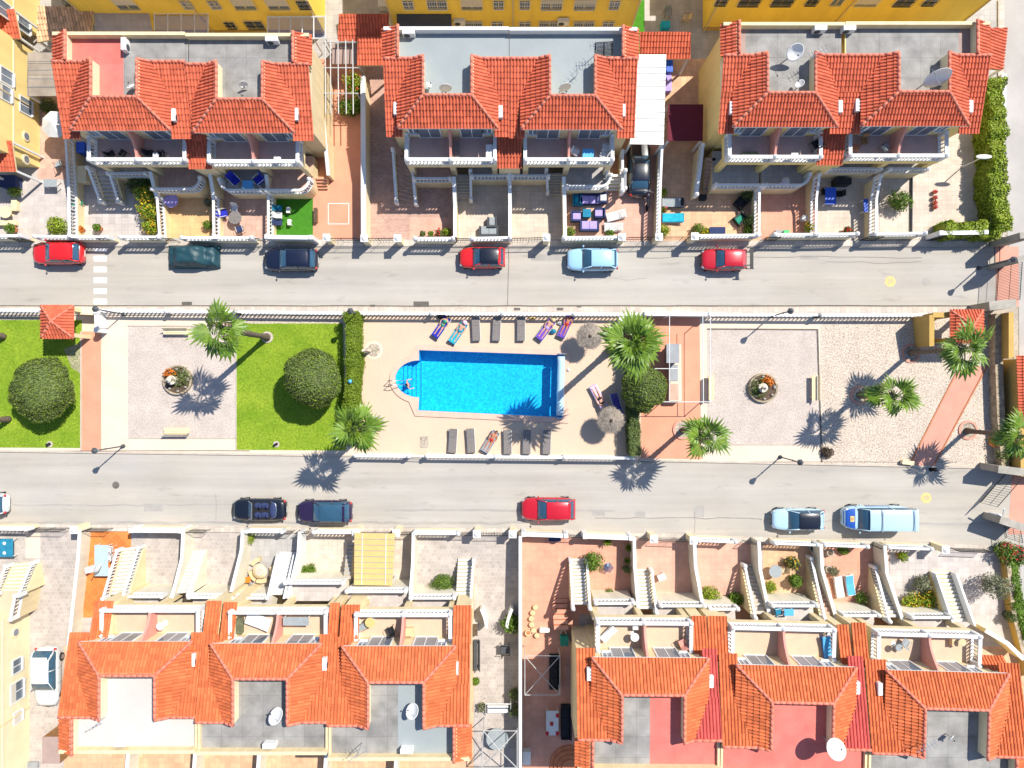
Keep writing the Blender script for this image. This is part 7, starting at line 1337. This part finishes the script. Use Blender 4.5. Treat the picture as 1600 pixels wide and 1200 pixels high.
def lamp(label, px, py, az, h=3.4, arm=0.0):
    b = P(px, py); t = thing('street_lamp', label, 'street lamp', b); MB().lathe(b, [(0.10, 0), (0.10, 0.3), (0.05, 0.4), (0.045, h)], 8).build('pole', mt('dark_grey'), t); MB().lathe(b, [(0.16, 0), (0.16, 0.06), (0.1, 0.12)], 10).build('base', mt('dark_grey'), t)
    MB().lathe(b+Vector((0, 0, h)), [(0.06, 0), (0.14, 0.06), (0.20, 0.42)], 6).build('lantern_glass', mt('lamp_clear'), t); MB().lathe(b+Vector((0, 0, h+0.422)), [(0.25, 0), (0.24, 0.04), (0.1, 0.16), (0.02, 0.24)], 6).build('lantern_cap', mt('dark_grey'), t); MB().ell(b+Vector((0, 0, h*0.72)), (0.07, 0.07, 0.10), 8, 6).build('collar', mt('dark_grey'), t)
for x, y, l in ((194, 491, 'lamp post beside the zebra crossing wall'), (193, 697, 'lamp post below the straight red path'), (565, 494, 'lamp post rising out of the tall hedge'), (1205, 494, 'lamp post above the barbecue gravel'), (1219, 714, 'lamp post below the barbecue gravel'), (1529, 419, 'lamp post beside the grey gateway arch')): lamp(l, x, y, 0)
bl = thing('black_bollard', 'black bollard at the foot of the slanting path', 'bollard', P(1455, 733)); MB().lathe(P(1455, 733), [(0.14, 0), (0.12, 0.5), (0.16, 0.55), (0.1, 0.7), (0.02, 0.75)], 12).build('post', mt('black_iron'), bl, True); MB().lathe(P(1455, 733), [(0.2, 0), (0.2, 0.05)], 12).build('foot', mt('black_iron'), bl)
boxy('stone_block', 'pale stone block at the foot of the slanting path', 'block', 1419, 723, (0.9, 0.28, 0.35), 'stone_bench', rz=-0.1)
for x, y, l in ((78, 694, 'small black floodlight on the west lawn edge'), (432, 694, 'small black floodlight on the hedged lawn edge')): t = thing('floodlight', l, 'floodlight', P(x, y)); c = P(x, y); MB().box(c+Vector((0, 0, 0.22)), (0.3, 0.16, 0.2), 0.5).build('housing', mt('black_iron'), t); MB().cyl(c, 0.25, 0.05, 14).build('base', mt('kerb'), t)
# ================================================================ garden furniture
CL = 'cloth_lilac'
def sofa(label, px, py, rz, w, mat='cloth_navy', cush='cloth_lilac', n=2):
    t = proto('rattan_sofa', label, 'sofa'); MB().box((0, 0, 0.18), (w, 0.8, 0.36)).build('base', mt(mat), t, bevel=0.02); MB().box((0, -0.36, 0.48), (w, 0.12, 0.40)).build('backrest', mt(mat), t, bevel=0.02)
    for s in (1, -1): MB().box((s*(w/2-0.06), 0.03, 0.44), (0.12, 0.72, 0.24)).build('armrest', mt(mat), t, bevel=0.02)
    for i in range(n): MB().box((-w/2+0.14+(w-0.28)*(i+0.5)/n, 0.06, 0.43), ((w-0.30)/n, 0.62, 0.12)).build('cushion', mt(cush), t, bevel=0.03)
    put(t, P(px, py), rz)
sofa('navy rattan sofa with lilac cushions, upper long one', 920, 313, PI, 1.7); sofa('navy rattan armchair beside the long sofa', 939, 311, -PI/2, 0.8, n=1, cush='cloth_white'); sofa('navy rattan armchair with lilac cushion on the left', 899, 340, PI/2+PI, 0.8, n=1); sofa('navy rattan armchair right of the dark stool', 936, 335, PI/2, 0.8, n=1); sofa('navy rattan sofa with lilac cushions, lower one', 920, 355, 0, 1.5)
boxy('rattan_stool', 'dark green glass topped stool among lilac sofas', 'stool', 917, 333, (0.6, 0.6, 0.4), 'cloth_green', lid='cloth_teal'); sofa('teal chair at the purple lounger wall', 902, 315, -PI/2, 0.8, 'cloth_teal', 'cloth_turq', 1)
lounger('white slatted plastic lounger lying aslant', 962, 338, 0.25, 'cloth_white', 'white', 0.2, 1.6, 0.6, slat=True); lounger('white slatted plastic lounger beside the street balustrade', 958, 356, 0.0, 'cloth_white', 'white', 0.2, 1.5, 0.6, slat=True)
sofa('dark lounge chair on the beige yard, upper', 769, 349, 0, 0.75, 'dark_grey', 'cloth_grey', 1); sofa('dark lounge sofa on the beige yard, lower', 764, 363, 0, 1.5, 'dark_grey', 'cloth_grey', 2)
lounger('grey padded lounger in the apricot yard', 1050, 318, 0.0, 'cloth_grey', 'dark_grey', 0.15, 1.7, 0.7, pillow='cloth_black'); lounger('blue draped lounger in the apricot yard', 1050, 342, 0.0, 'cloth_teal', 'white', 0.15, 1.7, 0.7, towel='cloth_turq'); boxy('storage_box', 'white slatted storage box beside the street balustrade', 'box', 1121, 360, (1.2, 0.5, 0.5), 'white', lid='cloth_navy')
sofa('black lounge chair in the apricot yard shade', 1155, 319, 2.4, 0.8, 'cloth_black', 'cloth_black', 1); sofa('green cushioned chair beside the apricot yard wall', 1154, 344, 2.2, 0.8, 'black_iron', 'cloth_green', 1); boxy('black_pot', 'black planter tub below the apricot terrace', 'planter', 1099, 308, (0.5, 0.4, 0.45), 'black_iron')
table('blue garden table in the shaded beige yard', 1298, 306, 0.85, 1.3, 'plastic_blue', leg='white'); table('blue table tennis board leaning by the wall', 1353, 321, 0.35, 1.0, 'plastic_blue', h=0.8); chair('black chair left of the blue table', 1288, 300, 0, 'cloth_black'); chair('black chair right of the blue table', 1310, 303, PI, 'cloth_black'); boxy('black_cabinet', 'black cabinet at the shaded beige yard wall', 'cabinet', 1318, 283, (1.2, 0.5, 0.8), 'black_iron')
table('small round grey table on the salmon terrace', 1228, 283, 0.6, 0.6, 'rim', 1.5, 0, True); table('round pale stool beside the salmon garden wall', 1258, 340, 0.45, 0.45, 'plate', 0, 0, True, 0.5); boxy('green_bin', 'grey bench box with a green lid in the salmon garden', 'box', 1222, 363, (1.0, 0.35, 0.5), 'grey_paint', lid='grey_paint'); boxy('green_tub', 'bright green tub on the grey bench box', 'tub', 1229, 363, (0.4, 0.3, 0.3), 'plastic_green', z=0.56)
for x, y, w_ in ((1458, 301, 'topmost'), (1458, 310, 'second from the top'), (1458, 318, 'third from the top'), (1458, 325, 'lowest')): t = thing('flower_pot', 'dark red flower pot on the beige yard, ' + w_ + ' of four', 'flower pot', P(x, y), group='dark red flower pots in a row'); c = P(x, y); MB().lathe(c, [(0.12, 0), (0.18, 0.25), (0.14, 0.25)], 12).build('pot', mt('terracotta'), t, True); p, d = ball_points(70, (c.x, c.y, 0.32), (0.18, 0.18, 0.12), 0.2, 3, int(y), -0.2, 0.3); leaf_cloud('flowers', 'petal_red', t, p, d, 0.10)
table('round slatted table on the pinkish terrace tiles', 367, 340, 1.0, 1.0, 'rattan_grey', 0, 0, True, leg='black_iron'); chair('white chair above the round slatted table', 367, 326, -1.6, 'cloth_white', 'white'); chair('blue striped chair left of the round slatted table', 350, 334, 0.2, 'cloth_blue', 'white', s=1.2); chair('navy chair below the round slatted table', 375, 358, 1.9, 'cloth_navy', 'white')
chair('blue deck chair left on the curved terrace', 368, 282, -0.8, 'cloth_blue', 'white', 1.5, 1.3); chair('blue deck chair right on the curved terrace', 406, 282, 3.8, 'cloth_blue', 'white', 1.5, 1.3); table('pale blue table between the deck chairs', 387, 288, 0.8, 0.6, 'plastic_skyblue', 1.5)
for i, (x, y, l) in enumerate(((436, 326, 'teal chair at the top of the turf garden'), (436, 337, 'white cushioned chair in the turf garden'), (436, 348, 'navy chair at the bottom of the turf garden'))): chair(l, x, y, 0.0, ('cloth_teal', 'cloth_white', 'cloth_navy')[i], 'black_iron')
table('upper small white table on the turf', 450, 328, 0.3, 0.45, 'cloth_white', h=0.45); table('lower small white table on the turf', 452, 347, 0.3, 0.45, 'cloth_white', h=0.45); boxy('letter_box', 'long dark lattice planter beside the turf edge', 'planter', 493, 336, (0.25, 1.1, 0.35), 'wood', lid='soil')
table('round lilac table on the orange tiles', 267, 313, 1.1, 1.1, 'cloth_lilac', 0, 0, True); boxy('covered_stove', 'pale beige covered object beside the shaded western stairs', 'cover', 127, 272, (0.75, 1.25, 0.9), 'stone_bench', bev=0.15); chair('dark green chair in the shaded western garden', 124, 317, 0.6, 'cloth_green', 'black_iron'); boxy('blue_bin', 'deep blue bin beside the western balcony', 'bin', 126, 230, (0.6, 0.8, 1.0), 'plastic_blue')
table('round cream stone table in the far west garden', 8, 331, 0.95, 0.95, 'stone_bench', 0, 0, True, leg='stone_bench'); boxy('stone_bench', 'cream stone bench below the round stone table', 'bench', 10, 348, (1.4, 0.35, 0.4), 'stone_bench'); boxy('stone_bench', 'cream stone seat right of the round stone table', 'bench', 22, 321, (0.4, 0.8, 0.4), 'stone_bench'); boxy('dark_grill', 'dark blue covered grill on the far west terrace', 'grill', 12, 283, (1.2, 0.9, 0.8), 'cloth_navy'); table('glass table on the far west yard', 78, 286, 1.0, 0.6, 'cloth_grey'); chair('grey chair on the far west yard', 92, 257, 2.0, 'cloth_grey')
pa = thing('white_parasol', 'large white square parasol beside the west edge house', 'parasol', P(82, 190)); c = P(82, 192, 2.3); MB().tube([(c.x, c.y, 0), (c.x, c.y, 2.5)], 0.04, 8).build('pole', mt('steel'), pa); q = [(c.x+1.05*math.cos(math.radians(a)), c.y+1.05*math.sin(math.radians(a)), 2.0) for a in (20, 65, 110, 155, 200, 245, 290, 335)]; m = MB(); m.add(q+[(c.x, c.y, 2.55)], [(i, (i+1) % 8, 8) for i in range(8)]); m.build('canopy', mt('cloth_white'), pa); MB().cyl((c.x, c.y, 0), 0.3, 0.08, 12).build('foot', mt('grey_paint'), pa)
# balconies
for x, y, rz, mm, l in ((174, 241, 0.5, 'black_iron', 'black wire chair on the northwest balcony, left'), (192, 240, 2.6, 'black_iron', 'black wire chair on the northwest balcony, middle'), (234, 240, 0, 'cloth_black', 'small dark chair on the northwest balcony, right half'), (252, 242, 3.1, 'cloth_black', 'small dark chair at the northwest balcony end'), (899, 238, -0.5, 'cloth_white', 'white chair on the balcony left of the canopy'), (946, 231, 3, 'cloth_white', 'beige chair at the balcony end by canopy'), (943, 242, 2.6, 'cloth_white', 'white folded chair at the balcony end')): chair(l, x, y, rz, mm, mm, 4.1)
table('pale blue table on the balcony left of the canopy', 919, 239, 0.8, 0.6, 'plastic_skyblue', 4.1); table('white table on the driveway side balcony', 433, 249, 0.5, 0.4, 'cloth_white', 4.1); table('tiny white table on the northwest balcony', 243, 243, 0.4, 0.4, 'white', 4.1); lounger('thin metal lounger on the blue terrace house balcony', 713, 236, PI/2, 'rattan_grey', 'grey_paint', 0.1, 1.2, 0.5, z=4.1); boxy('white_cabinet', 'white cabinet on the blue terrace house balcony', 'cabinet', 765, 236, (0.5, 0.9, 0.7), 'white', z=4.1)
boxy('planter_trough', 'pale green trough on the northeast balcony', 'planter', 1172, 240, (1.1, 0.25, 0.35), 'leaf_grey', z=4.1); chair('black bundled chair on the northeast balcony', 1275, 226, 2.0, 'cloth_black', 'black_iron', 4.1, 1.2); table('white table on the northeast balcony rail', 1242, 242, 0.5, 0.3, 'cloth_white', 4.1); chair('grey folding chair on the dish house balcony', 1383, 230, 0.8, 'cloth_grey', 'dark_grey', 4.1); chair('brown wicker chair on the dish house balcony', 1350, 220, -1.5, 'wood', 'wood', 4.1); chair('small brown chair on the dish house balcony', 1337, 231, -0.5, 'terracotta', 'wood', 4.1)
SB = 4.9
table('round pale table on the southwest balcony', 250, 979, 0.55, 0.55, 'cloth_white', SB, 0, True); lounger('white bulky sun bed on the middle south balcony', 406, 969, -0.35, 'cloth_white', 'white', 0.1, 1.8, 0.85, z=SB); boxy('green_mat', 'pale green patterned trunk on the middle south balcony', 'trunk', 374, 978, (0.45, 1.1, 0.3), 'leaf_grey', z=SB); table('long grey folding table on the middle south balcony', 462, 971, 1.8, 0.6, 'cloth_grey', SB)
table('round yellow topped table on the alley side balcony', 578, 973, 0.7, 0.7, 'cloth_yellow', SB, 0, True); chair('grey chair left of the yellow topped table', 566, 979, 0.4, 'cloth_grey', 'dark_grey', SB); boxy('wood_crate', 'small pale crate on the alley side balcony', 'crate', 640, 988, (0.55, 0.55, 0.4), 'wood_pale', z=SB); chair('thin black chair on the alley side balcony', 611, 985, 2, 'black_iron', 'black_iron', SB)
table('white round table on the salmon yard balcony', 992, 996, 0.6, 0.6, 'cloth_white', SB, 0, True); table('small square white table on the salmon yard balcony', 993, 980, 0.4, 0.4, 'cloth_white', SB, h=0.5); lounger('pale lounger on the salmon yard balcony', 950, 988, 0.8, 'cloth_white', 'white', 0.2, 1.3, 0.5, z=SB); chair('folded pink chair on the salmon yard balcony', 1066, 1005, 2.0, 'pink_wall', 'wood', SB)
lounger('blue lounger on the crimson terrace balcony', 1289, 1010, 1.7, 'plastic_skyblue', 'plastic_blue', 0.15, 1.7, 0.55, z=SB); chair('grey basket chair on the southeast balcony', 1415, 1004, 1, 'cloth_grey', 'grey_paint', SB); table('round glass table on the southeast balcony', 1405, 1012, 0.5, 0.5, 'cloth_grey', SB, 0, True); boxy('wicker_crate', 'wicker crate on the southeast balcony', 'crate', 1492, 1004, (0.4, 0.5, 0.4), 'wood_pale', z=SB); table('round wicker table at the southeast balcony end', 1504, 1004, 0.55, 0.55, 'wood_pale', SB, 0, True)
# south gardens
table('long pale blue table on terracotta tiles', 158, 876, 1.05, 2.4, 'table_blue', leg='white')
for x, y, a, l in ((172, 858, 3.1, 'white chair right of the pale blue table, upper'), (172, 870, 3.1, 'white chair right of the pale blue table, middle'), (172, 892, 3.1, 'white chair right of the pale blue table, lower'), (146, 888, 0.2, 'white chair left of the pale blue table')): chair(l, x, y, a, 'cloth_white', 'white')
ss = thing('folded_sunshade', 'folded white sunshade beside the pale blue table', 'parasol', P(142, 908)); MB().tube([P(142, 908), P(155, 884, 1.2)], 0.03, 6).build('pole', mt('wood'), ss); MB().tube([P(148, 898, 0.8), P(151, 890, 1.1), P(158, 881, 1.5)], [0.05, 0.22, 0.03], 8).build('canopy', mt('cloth_white'), ss, True)
rs = thing('round_stone_seat', 'round stone table with curved bench segments', 'garden seat', P(411, 888)); c = P(411, 889); MB().lathe(c, [(0.3, 0), (0.25, 0.6), (0.55, 0.66), (0.55, 0.74)], 20).build('table', mt('stone_bench'), rs, True); MB().cyl(c+Vector((0, 0, 0.743)), 0.32, 0.02, 18).build('inlay', mt('gravel_pink'), rs)
for a0 in (95, 185, 245, -35): 
    pts = [(c.x+r_*math.cos(math.radians(a)), c.y+r_*math.sin(math.radians(a))) for r_, aa in ((1.0, range(a0, a0+56, 11)), (0.68, range(a0+55, a0-1, -11))) for a in aa]; MB().prism(pts, 0, 0.45).build('bench_segment', mt('wood_pale'), rs)
boxy('amphora_base', 'orange jar beside the round stone seat', 'jar', 387, 906, (0.4, 0.4, 0.5), 'petal_orange', bev=0.15)
for i, (x, y) in enumerate(((386, 897), (393, 900), (393, 911))): t = thing('dark_pot', ('small dark pot above the orange jar', 'small dark pot right of the orange jar', 'small dark pot below the orange jar')[i], 'flower pot', P(x, y)); c = P(x, y); MB().lathe(c, [(0.1, 0), (0.16, 0.2), (0.12, 0.26)], 10).build('pot', mt('grey_paint'), t, True); MB().lathe(c, [(0.1, 0.24), (0.02, 0.27)], 8).build('soil', mt('soil'), t)
table('dark green garden table with two white plates', 5, 856, 1.5, 1.4, 'cloth_teal', h=0.7)
for y, l in ((849, 'upper white plate on the dark green table'), (864, 'lower white plate on the dark green table')): m = MB(); q = P(7, y, 0.71); m.lathe(q, [(0.08, 0), (0.13, 0.02)], 14); tag(m.build('plate', mt('cloth_white')), l, 'plate')
sd2 = boxy('garden_shed', 'brown wooden shed roof in the cobbled alley', 'shed', 80, 1172, (1.3, 2.0, 1.9), 'wood', lid='roof_brown', bev=0.02)
boxy('grey_step', 'grey doorstep block below the wooden shed', 'step', 50, 1196, (0.9, 0.5, 0.2), 'grey_paint')
# alley between the two southern rows
bench('dark slatted bench along the alley house wall', 745, 1020, -PI/2, 2.4, 'dark_grey'); chair('dark slatted garden chair in the alley', 789, 1013, PI, 'dark_grey', 'black_iron', s=1.4); boxy('white_planter', 'white planter beside the alley arch', 'planter', 742, 984, (0.4, 0.9, 0.5), 'white', lid='soil')
ar = thing('garden_arch', 'white curved garden arch in the alley', 'arch', P(775, 968))
for s_, cx in ((-1, 752), (1, 800)): m = MB(); pts = [P(cx+s_*-8*math.sin(a), 952+30*(a/1.57), 1.2) for a in [i*0.26 for i in range(7)]]; [m.wall(a, b, 0.22, 0, 1.2) for a, b in zip(pts[:-1], pts[1:])]; m.build('curved_wall', mt('white'), ar)
sw = thing('swing_seat', 'white framed swing seat in the alley', 'swing seat', P(778, 1107)); m = MB()
for x in (759, 798): m.tube([P(x, 1090, 0), P(x, 1100, 1.6), P(x, 1118, 0)], 0.03, 5)
m.tube([P(759, 1100, 1.6), P(798, 1100, 1.6)], 0.03, 5); m.build('frame', mt('white'), sw); m = MB(); m.box(P(778, 1108, 0.5), (1.6, 0.55, 0.1)); m.build('seat', mt('cloth_white'), sw); m = MB(); m.box(P(778, 1102, 0.8), (1.6, 0.1, 0.45)); m.build('backrest', mt('cloth_white'), sw); m = MB(); m.box(P(778, 1107, 0.57), (1.5, 0.06, 0.03)); m.build('stripe', mt('cloth_navy'), sw)
table('round glass table under the alley frame', 777, 1155, 1.7, 1.7, 'cloth_grey', 0, 0, True, leg='dark_grey')
gz = thing('gazebo_frame', 'bare white gazebo frame at the alley bottom', 'gazebo', P(778, 1170))
for a, b in (((755, 1142), (808, 1142)), ((755, 1142), (752, 1200)), ((808, 1142), (808, 1200)), ((752, 1200), (808, 1200)), ((755, 1142), (780, 1172)), ((808, 1142), (780, 1172)), ((752, 1200), (780, 1172)), ((808, 1200), (780, 1172))): MB().tube([P(*a, 2.2), P(*b, 2.2 if b != (780, 1172) else 2.7)], 0.035, 6).build('tube', mt('rail_grey'), gz)
for a in ((755, 1142), (808, 1142), (752, 1200), (808, 1200)): q = P(*a, 2.2); MB().tube([q, (q.x, q.y, 0)], 0.035, 6).build('leg', mt('rail_grey'), gz)
# salmon yard
gf = thing('gazebo_frame', 'bare white gazebo frame in the salmon yard', 'gazebo', P(847, 1055)); K = [(820, 1025), (875, 1025), (875, 1086), (820, 1086)]; ap = (847, 1056)
for i in range(4): MB().tube([P(*K[i], 2.2), P(*K[(i+1) % 4], 2.2)], 0.035, 6).build('tube', mt('rail_grey'), gf); MB().tube([P(*K[i], 2.2), P(*ap, 2.75)], 0.03, 6).build('spoke', mt('rail_grey'), gf); q = P(*K[i], 2.2); MB().tube([q, (q.x, q.y, 0)], 0.035, 6).build('leg', mt('rail_grey'), gf)
sofa('long black sofa beside the salmon yard wall', 866, 1047, PI/2, 2.6, 'cloth_black', 'cloth_black', 3); sofa('black sofa beside the white tablecloth', 884, 1125, PI/2, 2.6, 'cloth_black', 'cloth_black', 3)
tc = table('white clothed table with red napkins', 863, 1130, 0.95, 1.9, 'cloth_white')
for x, y, l in ((871, 1118, 'upper right'), (862, 1131, 'middle'), (855, 1146, 'lower left'), (871, 1146, 'lower right')): m = MB(); m.box(P(x, y, 0.75), (0.24, 0.3, 0.012)); tag(m.build('napkin', mt('cloth_red')), 'red napkin on the white tablecloth, ' + l, 'napkin')
boxy('white_chest', 'white chest at the bottom of the salmon yard', 'chest', 823, 1185, (0.6, 1.0, 0.7), 'white'); boxy('white_bench', 'white bench across the salmon yard', 'bench', 851, 985, (0.75, 0.3, 0.35), 'white'); boxy('dark_cupboard', 'dark green cupboard below the salmon steps', 'cupboard', 882, 1002, (0.6, 0.7, 0.9), 'cloth_green')
for x, y, l in ((825, 987, 'small orange stool beside the cream wall'), (880, 987, 'round planter tub below the salmon steps')): t = thing('tub', l, 'tub', P(x, y)); c = P(x, y); MB().lathe(c, [(0.2, 0), (0.25, 0.35), (0.2, 0.36), (0.18, 0.3)], 14).build('pot', mt('wood_pale' if x < 850 else 'cloth_white'), t, True); MB().lathe(c, [(0.17, 0.30), (0.02, 0.32)], 10).build('soil', mt('terracotta'), t)
st = thing('curved_steps', 'curved rough steps with round edging in the salmon yard', 'steps', P(845, 965))
for i in range(6): a = 2.5+0.28*i; q = P(862+32*math.cos(a), 968-34*math.sin(a)); MB().lathe(q, [(0.2, 0), (0.2, 0.28), (0.1, 0.3)], 12).build('edging_ring', mt('wood_pale'), st)
cs = thing('circular_steps', 'concentric brown steps at the salmon yard bottom', 'steps', P(888, 1195))
for i, r_ in enumerate((1.5, 1.2, 0.9, 0.6)): MB().cyl(P(889, 1194), r_, 0.14*(i+1), 30).build('step', mt('terracotta'), cs)
gt = thing('glass_star_table', 'small star shaped glass table in the salmon garden', 'table', P(949, 884)); c = P(949, 884); MB().cyl(c+Vector((0, 0, 0.55)), 0.42, 0.03, 5).build('table_top', mt('greenhouse_glass'), gt); MB().lathe(c, [(0.3, 0), (0.05, 0.05), (0.05, 0.54)], 8).build('pedestal', mt('steel'), gt)
table('white square table in the second salmon garden', 1034, 902, 0.6, 0.5, 'cloth_white', rz=0.4, h=0.5); bk = thing('toy_bicycle', 'small orange toy bicycle in the second salmon garden', 'bicycle', P(1031, 928)); c = P(1031, 928)
for dx in (-0.25, 0.25): MB().tube([(c.x+dx+0.18*math.cos(k*0.524), c.y, 0.2+0.18*math.sin(k*0.524)) for k in range(13)], 0.03, 5).build('wheel', mt('tyre'), bk)
MB().tube([(c.x-0.25, c.y, 0.2), (c.x, c.y, 0.5), (c.x+0.25, c.y, 0.2)], 0.035, 5).build('frame', mt('petal_orange'), bk); MB().tube([(c.x+0.2, c.y-0.15, 0.6), (c.x+0.2, c.y+0.15, 0.6)], 0.02, 5).build('handlebar', mt('trim'), bk)
sm = psheet('blue_mat', [(1048, 932), (1072, 930), (1082, 940), (1060, 944)], 0.02, mt('plastic_skyblue'))
table('round grey table in the apricot garden', 1212, 893, 1.0, 1.0, 'cloth_grey', 0, 0, True); chair('beige chair right of the round grey table', 1224, 890, 3.1, 'wood_pale', 'wood'); table('small pale blue table on the apricot terrace', 1233, 957, 0.7, 0.5, 'plastic_skyblue', 2.3); chair('blue chair beside the small pale blue table', 1216, 955, 0.2, 'cloth_teal', 'white', 2.3)
lounger('white sun bed beside the striped one', 1308, 915, 1.75, 'cloth_white', 'white', 0.15, 1.7, 0.62); lounger('white sun bed with a blue striped cushion', 1325, 912, 1.75, 'cloth_white', 'white', 0.25, 1.7, 0.62, towel='plastic_skyblue')
for x, y, l in ((1294, 862, 'round stone pot below the blue van'), (1267, 855, 'round stone pot beside the brown stairs gate'), (1292, 888, 'small round stone pot in the pink garden')): t = thing('stone_pot', l, 'flower pot', P(x, y)); c = P(x, y); MB().lathe(c, [(0.2, 0), (0.3, 0.3), (0.28, 0.42), (0.2, 0.42), (0.2, 0.36)], 14).build('pot', mt('plaster_grey'), t, True); MB().lathe(c, [(0.2, 0.36), (0.02, 0.38)], 10).build('soil', mt('soil'), t)
boxy('slate_bar', 'black scooter like bin below the salmon street wall', 'bin', 867, 842, (0.9, 0.35, 0.4), 'cloth_navy')
sk = thing('satellite_pole_lamp', 'white dish like lamp over the hedge yard', 'lamp', P(1537, 243)); c = P(1537, 245, 2.6); MB().tube([(c.x, c.y, 0), (c.x, c.y, 2.6)], 0.04, 6).build('pole', mt('steel'), sk); MB().ell((c.x, c.y, 2.62), (0.62, 0.18, 0.06), 16, 8).build('shade', mt('cloth_white'), sk, True)
# rear courtyards along the north edge
boxy('white_table', 'white chest in the courtyard behind the tiled canopy', 'chest', 599, 4, (0.8, 0.6, 0.7), 'white'); boxy('blue_crate', 'teal crate in the courtyard above the passage roof', 'crate', 1040, 38, (0.7, 0.5, 0.5), 'cloth_turq'); chair('grey chair in the courtyard above the passage roof', 1043, 20, -1.5, 'cloth_grey'); chair('pale chair right in the courtyard above the passage', 1072, 28, 3, 'wood_pale', 'wood'); boxy('blue_barrel', 'blue covered tub beside the white canopy', 'tub', 1046, 103, (0.5, 0.9, 0.8), 'plastic_blue'); boxy('lilac_chest', 'lilac storage chest beside the white canopy', 'chest', 1044, 130, (0.5, 1.2, 0.6), 'cloth_lilac')
for x, z_, l in ((718, 2.0, 'left cooling unit stack on the deep yellow wall'), (880, 2.2, 'right cooling unit stack on the deep yellow wall')): aircon(l, x, 34, z_)
